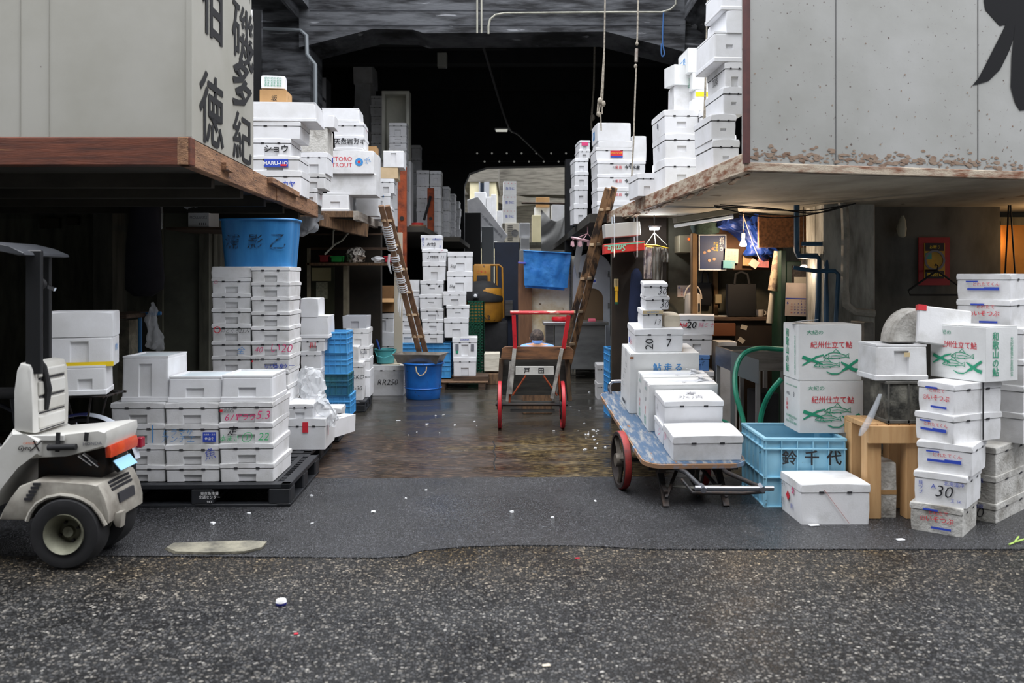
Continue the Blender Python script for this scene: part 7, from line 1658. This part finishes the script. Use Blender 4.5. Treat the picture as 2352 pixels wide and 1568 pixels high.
# plastic bags on the second pallet
for i, (prof, d) in enumerate((([(700, 724, 846), (690, 738, 862), (686, 744, 890), (690, 742, 912), (700, 735, 928)], 7.95), ([(728, 748, 902), (722, 756, 922), (730, 766, 945), (742, 776, 958), (746, 770, 975)], 7.65))):
    hang('plastic_bag', ['big crumpled translucent bag lying on the low pair of boxes', 'trailing translucent bag spilling over the low box edge'][i], 'bag', prof, d, bag_pl, .14, 10, .12, 20+i, crumple=.05)

# ---------------------------------------------------------------- right shop interior
# tube lamp on the soffit, bulb, reflector bulb
fl = thing('tube_lamp', 'fluorescent tube fitting fixed under the right soffit', 'lamp', P(1615, 502, 8.6)); 
bm = newbm(); bx(bm, -.30, .36, -.05, .05, .0, .06, .006, 1); obj('fitting', bm, M('fitting_dusty', C(170, 166, 150), rough=.6), fl); bm = newbm(); cyl(bm, (-.32, -.03, -.03), (.30, -.03, -.03), .016, seg=10); obj('tube', bm, M('tube_faint', C(230, 232, 235), emit=.35), fl)
bm = newbm(); bx(bm, .30, .36, -.05, .03, -.05, .0); obj('end_cap', bm, iron, fl); fl.rotation_euler = (0, -.16, .2)
def point(parent, e, col, loc=(0, 0, 0), r=.03):
    l = bpy.data.lights.new('glow', 'POINT'); l.energy = e; l.color = col; l.shadow_soft_size = r
    o = bpy.data.objects.new('glow', l); COL.objects.link(o); o.parent = parent; o.location = loc; return o
bl = thing('light_bulb', 'lit reflector bulb hanging on a cord before the dark blue poster', 'lamp', P(1707, 562, 9.0))
bm = newbm(); lathe(bm, [(0, -.02), (.030, -.016), (.037, .0), (.030, .025), (.016, .05), (.014, .07), (0, .07)], 20); obj('glass', bm, M('bulb_glow', C(255, 236, 214), emit=14), bl, smooth=True)
bm = newbm(); cyl(bm, (0, 0, .07), (0, 0, .12), .02, seg=12); obj('socket', bm, M('socket_white', C(206, 206, 200), rough=.5), bl); bm = newbm(); tube(bm, [(0, 0, .12), (.0, 0, .3), (.004, 0, 2.35-P(1707, 562, 9.0).z)], .005, 5); tube(bm, [(.003, 0, .30), (.05, 0, .16), (.11, .02, .0), (.19, .05, -.16)], .005, 5); obj('cord', bm, M('cord_pale', C(190, 170, 150)), bl)
point(bl, 24, (1, .74, .5), (0, -.09, -.04))
b2 = thing('light_bulb', 'small lit bulb by the blue pipes above the calendar', 'lamp', P(1846, 612, 8.5)); bm = newbm(); lathe(bm, [(0, -.015), (.03, -.012), (.035, 0), (.02, .016), (0, .018)], 16); obj('glass', bm, M('bulb_glow', C(255, 236, 214), emit=14), b2, smooth=True)
bm = newbm(); cyl(bm, (0, 0, .016), (0, 0, .06), .02, seg=10); tube(bm, [(0, 0, .06), (.0, 0, 2.35-P(0, 612, 8.5).z)], .004, 5); obj('holder', bm, iron, b2); point(b2, 1.8, (1, .78, .58), (0, -.06, -.05))
b3 = thing('tube_lamp', 'short bright tube lamp beyond the red signboard', 'lamp', P(1503, 525, 10.0-.4)); bm = newbm(); bx(bm, -.05, .05, -.03, .03, -.014, .014, .005, 1); obj('tube', bm, M('tube_white_glow', C(236, 240, 255), emit=10), b3); bm = newbm(); bx(bm, -.07, .07, -.03, .03, .014, .03); tube(bm, [(0, 0, .03), (0, 0, 2.35-P(0, 525, 9.6).z)], .006, 5); obj('fitting', bm, iron, b3); point(b3, 7, (.9, .94, 1), (0, -.05, -.03))
# red box lid sign
rs_ = thing('shoe_box', 'red shoebox with upside-down cream script hung under the right loft', 'box', (WX(1434, 9.55), 9.55, WZ(583, 9.55)), -.03)
w = 92*9.55/F; bm = newbm(); prism(bm, [(-w/2, 0), (w/2, .042), (w/2, .145), (-w/2, .107)], 0, .28, .004, 1); obj('body', bm, M('box_red', C(214, 62, 56), C(196, 50, 48), .5), rs_)
bm = newbm(); prism(bm, [(-w/2, .08), (w/2, .12), (w/2, .135), (-w/2, .095)], -.003, 0); obj('stripe', bm, M('box_mint', C(130, 196, 168), rough=.5), rs_)
text('Smile', M('script_mint', C(150, 206, 176)), rs_, (-.08, -.004, .06), h=.07, roll=PI+.08, shear=.3, bold=.02)
bm = newbm(); bx(bm, -.2, .19, 0, .28, .16, .31, .004, 1); g_ = tag(obj('foam_box', bm, M('dull_white_box', C(178, 178, 174), rough=.6), loc=(WX(1436, 9.55), 9.57, WZ(583, 9.55)+.035), rot=(0, -.08, 0)), 'dull white box on top of the hanging red shoebox', 'box')
bm = newbm()
for x in (-.11, .14): tube(bm, [(x, -.01, -.03), (x, -.015, .34), (x, .02, 2.35-WZ(583, 9.55))], .008, 6); tube(bm, [(x, -.01, -.03), (x, .15, -.04), (x, .29, .02), (x, .29, 2.35-WZ(583, 9.55))], .008, 6)
obj('hanging_tape', bm, clear_pl, rs_)
# cloths on a yellow hanger
yh = thing('peg_hanger', 'yellow peg hanger with pale towels hung by the dark opening', 'hanger', (WX(1504, 9.6), 9.6, 0)); o5 = Vector((WX(1504, 9.6), 9.6, 0))
bm = newbm(); tube(bm, [P(1480, 562, 9.6)-o5, P(1506, 563, 9.6)-o5, P(1534, 570, 9.6)-o5, P(1530, 572, 9.75)-o5, P(1484, 566, 9.75)-o5], .008, 6, True); obj('frame', bm, M('hanger_yellow', C(210, 170, 40), rough=.5), yh, smooth=True)
bm = newbm()
for px in (1482, 1506, 1532): tube(bm, [P(px, 563, 9.6)-o5, P(1503, 534, 9.65)-o5], .004, 4)
tube(bm, [P(1503, 534, 9.65)-o5, (0, .05, 2.35)], .005, 5); obj('cords', bm, cm, yh)
for i, (x0, x1, y1, m_) in enumerate(((1478, 1498, 640, M('towel_floral', C(214, 208, 208), C(160, 152, 160), .9, scale=22, lo=.45, hi=.55)), (1499, 1512, 642, M('towel_grey', C(190, 186, 178), C(160, 156, 148), .9)), (1513, 1521, 644, M('towel_dark', C(160, 152, 142), rough=.9)), (1522, 1536, 602, M('towel_grey', C(190, 186, 178), C(160, 156, 148), .9)))):
    cloth('towel', [P(x0, 567, 9.62)-o5, P(x1, 568, 9.62)-o5, P(x1, y1, 9.62)-o5, P(x0, y1, 9.62)-o5], 8, 14, .012, 1.6, m_, yh, .006, seed=30+i)
# opening behind, its shade painted as a dark board, with yellow torch, phone panel, wicker chair
bm = newbm(); bx(bm, 1.14, WX(1530, 9.95), 9.93, 10.0, 0, 2.36); struct('trim_opening_shade', bm, M('brown_shadow_board', C(50, 40, 30), C(32, 26, 20), .8, scale=3))
pbox('wall_phone', 1411, 1421, 640, 660, 9.88, .05, M('beige_plastic', C(180, 160, 120), rough=.5), 'small beige switch plate in the dark opening', 'switch')
tc_ = thing('torch', 'yellow torch hanging in the dark opening', 'torch', P(1416, 678, 9.85)); bm = newbm(); cyl(bm, (0, 0, -.08), (0, 0, .08), .014, seg=10); cyl(bm, (0, 0, .05), (0, 0, .10), .022, seg=10); obj('body', bm, M('torch_yellow', C(216, 170, 40), rough=.4), tc_); bm = newbm(); cyl(bm, (0, 0, -.10), (0, 0, -.075), .018, seg=10); tube(bm, [(0, 0, .1), (0, .04, .2)], .003, 4); obj('cap', bm, green_pl, tc_)
bm = newbm(); prism(bm, [(WX(a, 11.5), WZ(b, 11.5)) for a, b in ((1402, 862), (1404, 766), (1412, 756), (1440, 748), (1446, 760), (1444, 862))], 11.4, 11.5, .02, 2); tag(obj('wicker_chair', bm, M('wicker', C(150, 110, 56), C(100, 70, 36), .8, scale=60, lo=.45, hi=.55, bump=.6, bscale=90)), 'wicker chair back showing right of the steel counter', 'chair')
hang('jacket', 'navy work jacket hanging in the dark opening beside the towels', 'jacket', [(1458, 1466, 616), (1450, 1474, 628), (1446, 1478, 660), (1444, 1480, 720), (1446, 1478, 770)], 9.84, M('navy_cloth', C(30, 42, 74), C(22, 32, 58), .9), .07, 12, .05, 70)
# posters and papers
ps = thing('poster', 'dark blue oyster poster with white brush title on the back wall', 'poster', (WX(1638, 9.4), 9.4, 0)); o6 = Vector((WX(1638, 9.4), 9.4, 0))
a = P(1608, 618, 9.4)-o6; b_ = P(1666, 541, 9.4)-o6; bm = newbm(); bx(bm, a.x-.012, b_.x+.012, .002, .012, a.z-.012, b_.z+.012); obj('border', bm, ink_white, ps); bm = newbm(); bx(bm, a.x, b_.x, -.002, .003, a.z, b_.z); obj('sheet', bm, M('poster_night_blue', C(26, 50, 98), C(16, 34, 70), .5, scale=3), ps)
text('岩がき', ink_white, ps, ((P(1657, 562, 9.4)-o6).x, -.006, (P(0, 560, 9.4)-o6).z), h=.15, vertical=True, bold=.005); text('三重県産\nおいしさ', ink_yellow, ps, ((P(1644, 0, 9.4)-o6).x, -.006, (P(0, 566, 9.4)-o6).z), h=.05, roll=-PI/2)
for px, py in ((1618, 580), (1628, 576), (1637, 571), (1629, 598), (1640, 595)):
    bm = newbm(); p = P(px, py, 9.4)-o6; lathe(bm, [(0, -.004), (.016, -.003), (.018, 0), (0, 0)], 14, 'y', (p.x, -.003, p.z)); obj('printed_oyster', bm, M('oyster_tan', C(196, 160, 130), C(140, 100, 80), .6, scale=30), ps)
for i, (x0, x1, y0, y1, m_, nm) in enumerate(((1665, 1696, 571, 604, paper, 'cream sheet with small print pinned right of the poster'), (1661, 1688, 598, 616, M('teal_card', C(90, 150, 160), C(200, 170, 130), .6, scale=5), 'teal and tan card below the cream sheet'), (1706, 1728, 580, 610, brown_card, 'tan paper pinned below the hanging bulb'), (1740, 1766, 594, 614, M('pink_paper', C(206, 122, 120), rough=.7), 'pink price slip right of the hanging bulb'), (1722, 1742, 596, 614, paper, 'tilted cream slip beside the pink slip'))):
    bm = newbm(); p = P((x0+x1)/2, (y0+y1)/2, 9.36-.006*i); w = (x1-x0)*9.3/F; h = (y1-y0)*9.3/F; bx(bm, -w/2, w/2, 0, .004, -h/2, h/2); o = tag(obj('paper_sheet', bm, m_, loc=p, rot=(0, .6 if i == 4 else .04, 0)), nm, 'paper')
    if i in (0, 2, 3): text('三三三\n二三二\n三二三', ink_grey, o, (0, -.003, 0), h=h*.6, w=w*.7)
pbox('board', 1600, 1790, 520, 620, 9.43, .06, M('notice_board_brown', C(92, 62, 38), C(62, 42, 28), .8, scale=3), 'brown notice board carrying poster and papers', 'board')
pbox('timber_post', 1590, 1602, 535, 760, 9.3, .1, M('ochre_timber', C(120, 92, 60), C(90, 70, 46), .8, scale=4), 'ochre timber post left of the blue poster', 'post', z0=0)
mt = pbox('meter_box', 1560, 1588, 540, 580, 9.7, .29, M('meter_cream', C(150, 142, 118), rough=.5), 'cream electric meter box with a red light left of the poster', 'meter'); 
bm = newbm(); bmesh.ops.create_uvsphere(bm, u_segments=8, v_segments=6, radius=.012); obj('indicator', bm, M('red_led', C(255, 70, 20), emit=4), mt, loc=(.04, -.004, .15))
wb = pbox('chipboard_panel', 1742, 1886, 494, 568, 8.9, .04, M('chipboard', C(128, 86, 54), C(96, 62, 38), .8, scale=30, lo=.4, hi=.6), 'brown chipboard panel fixed below the right soffit behind the pipes', 'panel')
hang('tarp', 'crumpled dark blue tarp bundle stuffed under the soffit beside the bulb', 'tarp', [(1650, 1752, 500), (1640, 1756, 515), (1690, 1758, 535), (1710, 1762, 560), (1716, 1790, 580), (1740, 1774, 590)], 9.25, M('blue_tarp_dark', C(24, 60, 142), C(18, 44, 110), .5, bump=.5, bscale=10), .10, 10, .1, 40, crumple=.045)
hang('net_bundle', 'rolled dark green net under the soffit left of the blue bundle', 'net', [(1590, 1650, 512), (1586, 1652, 522), (1590, 1650, 534), (1600, 1640, 538)], 9.3, M('net_green', C(40, 60, 52), C(24, 36, 30), .9, scale=40), .10, 12, .08, 41)
def calendar(name, px0, px1, py0, py1, d, label, tilt=.0, photo=False):
    t = thing(name, label, 'calendar', P((px0+px1)/2, (py0+py1)/2, d), 0); t.rotation_euler = (0, tilt, 0); w = (px1-px0)*d/F; h = (py1-py0)*d/F
    bm = newbm(); bx(bm, -w/2, w/2, 0, .006, -h/2, h/2); obj('sheet', bm, M('calendar_paper', C(216, 196, 182), C(200, 180, 166), .7), t)
    z1 = h*.02 if photo else h*.45
    if photo: patch(w, .01, ink_blue, t, (0, -.002, h*.03), name='header_line')
    rows = 5; n = 1
    text('6', 'b', t, (-w*.42, -.003, z1-h*.12), h=.03, bold=.01)
    for r_ in range(rows):
        for c_ in range(7):
            k = r_*7+c_-2
            if 1 <= k <= 30: text(str(k), 'r' if c_ == 0 else 'b', t, (-w*.28+c_*w*.115, -.003, z1-(z1+h/2)*(.12+.17*r_)), h=.014, bold=.02, name='printed_day')
    return t
pbox('cabinet_post', 1794, 1806, 575, 760, 8.75, .12, M('dark_green_paint', C(26, 58, 42), C(18, 42, 32), .5), 'dark green painted post left of the big calendar', 'post', z0=0)
pbox('locker', 1806, 1880, 600, 760, 8.82, .5, M('dark_green_paint', C(26, 58, 42), C(18, 42, 32), .5), 'dark green locker behind the big calendar', 'locker', z0=0)
calendar('calendar', 1804, 1870, 650, 726, 8.74, 'big wall calendar for month six on the dark green locker', .03, True)
calendar('calendar', 1556, 1602, 655, 682, 9.99, 'small wall calendar behind the white hot water pot')
pbox('paper_sheet', 1824, 1856, 636, 660, 8.79, .004, paper, 'pale printed slips above the big calendar', 'paper', 0)
pbox('noticeboard', 1820, 1880, 610, 660, 8.805, .01, M('speckled_board', C(60, 54, 50), C(90, 80, 76), .8, scale=40), 'speckled dark board above the big calendar', 'board', 0)
bm = newbm(); cyl(bm, P(1790, 578, 9.0), P(1776, 668, 9.0), .055, seg=16); tag(obj('paper_roll', bm, M('map_paper', C(176, 156, 130), C(130, 110, 96), .8, scale=14, lo=.46, hi=.54), smooth=35), 'rolled printed map hanging left of the green post', 'roll')
bm = newbm(); cyl(bm, P(1774, 672, 9.0), P(1768, 742, 9.0), .026, .036, seg=12); tag(obj('paper_roll', bm, paper, smooth=35), 'thin white paper roll below the printed map roll', 'roll')
# desk and things
dk = thing('desk', 'dark cluttered counter desk in the right shop', 'desk', (WX(1670, 9.4), 9.42, 0)); zd = WZ(728, 9.42)
bm = newbm(); bx(bm, -.62, .62, 0, .56, zd-.04, zd, .004, 1); obj('top', bm, wood_dark, dk)
bm = newbm(); bx(bm, -.60, .60, .04, .54, 0, zd-.04); obj('front_panel', bm, M('dark_brown_panel', C(48, 36, 26), C(34, 26, 20), .7), dk)
for i, (px, py) in enumerate(((1712, 752), (1706, 782))): patch(.07, .05, paper, dk, (WX(px, 9.4)-WX(1670, 9.4), .036, WZ(py, 9.4)), name='stuck_note', roll=.3*(i+1))
pbox('drawer_box', 1598, 1690, 742, 772, 9.41, .04, M('orange_brown_wood', C(110, 64, 36), rough=.6), 'orange-brown drawer under the desk top', 'drawer')
kt = thing('water_pot', 'white hot water dispenser pot with hoop handle on the desk', 'pot', (WX(1596, 9.5), 9.6, zd+.001))
bm = newbm(); lathe(bm, [(.085, 0), (.09, .01), (.088, .20), (.080, .24), (.05, .26), (0, .265)], 28); obj('body', bm, M('pot_white', C(206, 192, 176), rough=.35), kt, smooth=35)
bm = newbm(); tube(bm, [(math.cos(a)*.095, 0, .19+math.sin(a)*.16) for a in [PI*i/12 for i in range(13)]], .008, 8); obj('hoop_handle', bm, M('pot_white', C(206, 192, 176)), kt, smooth=True)
patch(.05, .07, M('pot_label', C(120, 70, 44)), kt, (-.02, -.092, .08), name='label'); patch(.02, .09, slit, kt, (.05, -.083, .10), name='level_window')
mg = thing('mug', 'small white mug on the right end of the desk', 'mug', (WX(1752, 9.45), 9.55, zd+.001)); bm = newbm(); lathe(bm, [(.036, 0), (.04, .01), (.04, .075), (.036, .075), (.034, .01), (0, .01)], 20); obj('cup', bm, M('mug_white', C(206, 196, 184), rough=.3), mg, smooth=35); bm = newbm(); tube(bm, [(.038, 0, .06), (.062, 0, .055), (.064, 0, .025), (.038, 0, .015)], .006, 6); obj('handle', bm, M('mug_white', C(206, 196, 184)), mg, smooth=True)
for i, (px, w_) in enumerate(((1650, .16), (1672, .13), (1724, .09))):
    bm = newbm(); bx(bm, -w_/2, w_/2, -.08, .08, 0, .006+.004*i); tag(obj('paper_sheet', bm, paper, loc=(WX(px, 9.5), 9.56, zd+.002), rot=(0, 0, .3*i-.2)), ['loose papers beside the white pot on the desk', 'loose papers at the middle of the desk', 'small card near the mug on the desk'][i], 'paper')
def tote(px0, px1, py0, py1, pyh, d, label):
    t = thing('tote_bag', label, 'bag', P((px0+px1)/2, py1, d)); w = (px1-px0)*d/F; h = (py1-py0)*d/F; hh = (py0-pyh)*d/F
    bm = newbm(); prism(bm, [(-w*.45, 0), (w*.45, 0), (w/2, h*.3), (w*.48, h), (-w*.48, h), (-w/2, h*.3)], -.05, .05, .02, 2); obj('body', bm, M('black_canvas', C(24, 23, 24), rough=.9), t, smooth=40)
    bm = newbm(); tube(bm, [(-w*.25, -.04, h), (-w*.2, -.02, h+hh*.8), (0, 0, h+hh), (w*.2, -.02, h+hh*.8), (w*.25, -.04, h)], .012, 6); obj('strap', bm, M('black_canvas', C(24, 23, 24)), t, smooth=True)
tote(1668, 1736, 652, 727, 624, 9.47, 'large black tote bag hanging over the desk'); tote(1602, 1634, 649, 702, 622, 9.93, 'smaller black tote bag hanging behind the white pot')
pbox('socket_box', 1643, 1658, 676, 697, 9.9, .05, M('beige_plastic', C(180, 160, 120), rough=.5), 'beige wall socket between the two black bags', 'socket')
pbox('timber_post', 1640, 1650, 618, 735, 9.93, .06, M('ochre_timber', C(120, 92, 60), C(90, 70, 46), .8), 'ochre stud between the two black bags', 'post', z0=0)
# sink cabinet and hose
sk = thing('sink_cabinet', 'open steel sink cabinet with dark basin behind the pale blue tub', 'cabinet', (WX(1742, 7.9), 7.9, 0)); w = 126*7.9/F; h = WZ(806, 7.9)
bm = newbm(); bx(bm, -w/2, w/2, 0, .03, h-.16, h); bx(bm, -w/2, w/2, .57, .6, h-.16, h); bx(bm, -w/2, -w/2+.03, .03, .57, h-.16, h); bx(bm, w/2-.03, w/2, .03, .57, h-.16, h); bx(bm, -w/2, w/2, 0, .6, h-.18, h-.16); obj('basin', bm, steel, sk)
bm = newbm(); bar(bm, (-w/2-.0, -.005, h-.02), (.02, -.02, h-.20), .006, .30, up=(0, 0, 1)); 
bm.free()
bm = newbm(); prism(bm, [(-w/2, h), (.0, h-.08), (.0, h-.30), (-w/2+.0, h-.2)], -.012, -.004); obj('splash_sheet', bm, M('zinc_sheet', C(156, 164, 172), rough=.35, metal=.6), sk)
for x in (-w/2+.02, 0, w/2-.02):
    for y in (.02, .58):
        bm = newbm(); bx(bm, x-.018, x+.018, y-.018, y+.018, 0, h-.17); obj('leg', bm, M('leg_steel', C(170, 170, 170), rough=.35, metal=.7), sk)
bm = newbm(); bx(bm, .03, w/2-.03, .1, .5, .2, .6, .01, 1); obj('inner_tank', bm, rubber, sk)
hm = M('green_hose', C(30, 140, 110), C(24, 110, 86), .35, scale=8)
pipe('hose', [P(1905, 806, 7.7), P(1800, 802, 7.65), P(1740, 800, 7.6), P(1706, 815, 7.55), P(1690, 850, 7.5), P(1690, 900, 7.4), P(1706, 960, 7.3), P(1712, 1000, 7.2)], .022, hm, 'thick green hose looping over the steel sink cabinet', 'hose')
pipe('hose', [P(1795, 870, 7.2), P(1770, 900, 7.2), P(1752, 940, 7.25), P(1746, 985, 7.25), (WX(1746, 7.25), 7.25, .03)], .022, hm, 'short green hose hanging beside the fish cartons', 'hose')
pipe('hose', [P(1642, 962, 7.0), P(1668, 970, 7.0), P(1676, 982, 7.0), P(1660, 1000, 7.0), P(1640, 1010, 7.0)], .016, hm, 'thin green hose end behind the handcart boxes', 'hose')
# blue water pipes, big drain
bp2 = M('pipe_blue', C(46, 88, 120), C(36, 68, 96), .45, scale=5)
pipe('water_pipe', [(WX(1830, 8.3), 8.3, 2.35), P(1830, 560, 8.3), P(1830, 578, 8.3), P(1834, 588, 8.3), P(1850, 588, 8.3), P(1876, 588, 8.3), P(1880, 595, 8.3), P(1880, 690, 8.3), P(1876, 760, 8.3)], .028, bp2, 'thick blue water pipe coming down from the right soffit')
pipe('water_pipe', [P(1842, 560, 8.25), P(1894, 560, 8.25), P(1898, 568, 8.25), P(1898, 720, 8.1), (WX(1898, 8.1), 8.1, .4)], .022, bp2, 'blue water pipe elbow running down the pillar edge')
pipe('water_pipe', [P(1822, 614, 8.2), P(1870, 622, 8.15), P(1918, 622, 8.12), P(1926, 630, 8.12), P(1920, 730, 8.12), (WX(1920, 8.12), 8.12, .5)], .020, bp2, 'blue branch pipe crossing in front of the whitewashed pillar')
pipe('drain_pipe', [P(1908, 456, 8.05), P(1930, 460, 8.05), P(1940, 480, 8.05), P(1942, 540, 8.05), P(1940, 660, 8.05), P(1944, 700, 8.05), P(1962, 716, 8.05), P(2008, 720, 8.05)], .038, M('pipe_whitewash', C(160, 158, 150), C(110, 108, 100), .7, scale=6), 'whitewashed drain pipe on the right pillar', 'pipe')
for i in range(3):
    z = 2.33-rnd.uniform(0, .04); pipe('cable', [(1.9+rnd.uniform(-.05, .05), 8.1+.12*i, 2.338), (2.4, 8.0+.12*i, z-.03*i), (2.75, 7.9+.12*i, z-.05), (3.1, 7.85+.12*i, 2.33)], .006, rubber, 'black cable sagging along the right soffit', 'cable', 'cables along the right soffit', 5)
# right end wall: red framed poster, hanger, glove bag, brass glow
rp_ = thing('poster', 'yellow poster in a red frame on the dark right wall', 'poster', P(2146, 600, 8.42)); w = 72*8.4/F; h = 110*8.4/F
bm = newbm(); bx(bm, -w/2, w/2, 0, .015, -h/2, h/2); obj('frame', bm, M('frame_red', C(150, 24, 28), rough=.5), rp_)
bm = newbm(); bx(bm, -w*.33, w*.33, -.006, 0, -h*.36, h*.38); obj('sheet', bm, M('poster_yellow', C(190, 150, 30), C(150, 116, 24), .4, scale=4), rp_)
for z, s_2 in ((.30, 'お断り'), (-.28, '禁煙区域')): patch(w*.6, .075, ink_black, rp_, (0, -.008, h*z), name='text_band'); text(s_2, 'y', rp_, (0, -.011, h*z), h=.035)
bm = newbm(); lathe(bm, [(.08, -.004), (.1, -.004), (.1, 0), (.08, 0), (.08, -.004)], 24, 'y'); obj('printed_ring', bm, ink_grey, rp_, loc=(0, -.008, .01)); patch(.06, .06, M('teal_print', C(60, 140, 130)), rp_, (-.06, -.009, .05), name='printed_patch')
hg = thing('coat_hanger', 'black coat hanger hooked below the red framed poster', 'hanger', P(2152, 660, 8.2)); bm = newbm(); k = 8.2/F; tube(bm, [(0, .0, .16), (.01, 0, .20), (-.01, 0, .22), (-.02, 0, .2)], .006, 6); tube(bm, [(0, 0, .16), (-66*k, 0, -.03), (-62*k, 0, -.07), (64*k, 0, -.07), (66*k, 0, -.03), (0, 0, .16)], .010, 6); obj('frame', bm, rubber, hg, smooth=True)
bm = newbm(); bx(bm, -.01, .01, 0, .24, .15, .17); obj('wall_hook', bm, iron, hg)
hang('plastic_bag', 'small cream bag hanging on the dark right wall', 'bag', [(2070, 2076, 495), (2066, 2080, 506), (2060, 2082, 525), (2064, 2080, 542), (2070, 2076, 545)], 8.38, M('cream_bag', C(170, 168, 150), rough=.6), .05, 8, .06, 50)
bz = thing('metal_sheet', 'brass-coloured lit metal sheet glowing at the right edge', 'panel', P(2330, 575, 8.9)); bm = newbm(); bx(bm, -.14, .5, .0, .02, -.25, .26); obj('sheet', bm, M('brass_sheet', C(226, 150, 70), C(196, 120, 50), .28, .9, scale=3), bz)
bm = newbm(); bx(bm, -.2, .5, .0, .03, .26, .34); bx(bm, -.2, -.14, 0, .03, -1.2, .3); bx(bm, -.14, .5, 0, .03, -1.2, -.25); obj('frame', bm, dark_wall, bz)
lmp = thing('light_bulb', 'warm bulb lighting the brass sheet at the right edge', 'lamp', P(2420, 530, 8.3)); bm = newbm(); bmesh.ops.create_uvsphere(bm, u_segments=14, v_segments=10, radius=.035); obj('glass', bm, M('bulb_warm', C(255, 190, 110), emit=10), lmp, smooth=True); bm = newbm(); tube(bm, [(0, 0, .03), (0, 0, 2.35-P(0, 530, 8.3).z)], .006, 5); obj('cord', bm, rubber, lmp); point(lmp, 9, (1, .6, .28), (-.02, .0, -.06))
bm = newbm()
for dx in (-.02, .06): tube(bm, [P(2318+40*dx, 462, 8.3), P(2314+300*dx, 640, 8.3)], .008, 5)
tag(obj('cord', bm, rubber), 'dark twin cords hanging before the brass sheet', 'cord')
bm = newbm(); cyl(bm, P(2320, 462, 8.3), (WX(2320, 8.3), 8.3, 2.35), .008, seg=6); tag(obj('cord_hook', bm, iron), 'short iron hook on the soffit above the twin cords', 'hook')
pbox('gas_cylinder_box', 1985, 2008, 740, 900, 7.3, .3, M('sooty_metal', C(70, 70, 66), C(110, 106, 98), .7, scale=8), 'sooty scuffed metal duct standing behind the stool', 'duct', z0=0)
hang('plastic_bag', 'clear plastic wrap trailing from the grimy crate over the stool', 'bag', [(2018, 2026, 905), (2006, 2018, 930), (1990, 2006, 960), (1976, 1992, 985), (1972, 1980, 1000)], 5.95, clear_pl, .03, 8, .1, 60)
# ---------------------------------------------------------------- litter
sm = M('foam_scrap', C(226, 228, 230), rough=.6)
for i in range(46):
    if i < 16: px, py = rnd.gauss(1400, 45), rnd.gauss(1005, 22)
    elif i < 26: px, py = rnd.uniform(1300, 1380), rnd.uniform(900, 1000)
    elif i < 36: px, py = rnd.uniform(880, 1120), rnd.uniform(905, 1000)
    else: px, py = rnd.uniform(420, 1380), rnd.uniform(1110, 1230)
    d = GD(py); x = WX(px, d); s = rnd.uniform(.006, .018)
    bm = newbm(); bx(bm, -s, s, -s*.6, s*.6, 0, s*.7); 
    for v in bm.verts: v.co += Vector((rnd.uniform(-.3, .3)*s, rnd.uniform(-.3, .3)*s, 0))
    tag(obj('foam_scrap', bm, sm, loc=(x, d, .001), rot=(0, 0, rnd.uniform(0, 3))), 'small white scrap of broken foam lying on the ground', 'scrap', 'foam scraps on the ground')
for px, py, w, l, nm, m_ in ((915, 966, .05, .02, 'long white foam splinter on the wet alley floor', sm), (1272, 990, .03, .015, 'white paper scrap before the barrow wheel', sm), (1870, 1207, .07, .03, 'torn white foam flake under the long foam box', sm), (2068, 1240, .05, .03, 'torn white foam flake left of the right edge stack', sm), (1326, 1283, .03, .012, 'tiny red scrap on the old street asphalt', M('scrap_red', C(200, 40, 60))), (680, 1457, .02, .012, 'second red scrap nearer the camera on the street', M('scrap_red', C(200, 40, 60))), (1255, 1530, .035, .02, 'pale leaf-like scrap at the bottom of the street', paper)):
    d = GD(py); bm = newbm(); bx(bm, -w/2, w/2, -l/2, l/2, 0, .006, .002, 1); tag(obj('scrap', bm, m_, loc=(WX(px, d), d, .001), rot=(0, 0, .2)), nm, 'scrap')
cp = thing('bottle_cap', 'white and navy bottle cap lying alone on the street asphalt', 'cap', (WX(646, GD(1388)), GD(1388), .002)); bm = newbm(); lathe(bm, [(0, 0), (.027, 0), (.028, .012), (0, .012)], 20); obj('lower', bm, M('cap_navy', C(40, 44, 130), rough=.4), cp, smooth=35); bm = newbm(); lathe(bm, [(0, 0), (.028, 0), (.024, .012), (0, .014)], 20); obj('upper', bm, ink_white, cp, smooth=35, loc=(0, 0, .012))
lf = newbm(); tube(lf, [P(2318, 1250, 5.38), P(2335, 1243, 5.42), P(2352, 1238, 5.45)], .006, 5); tube(lf, [P(2330, 1245, 5.4), P(2340, 1232, 5.45)], .005, 5); tag(obj('leaf_scrap', lf, M('leek_green', C(160, 190, 90), rough=.6)), 'yellow-green leaf scrap on the ground at the right edge', 'leaf')
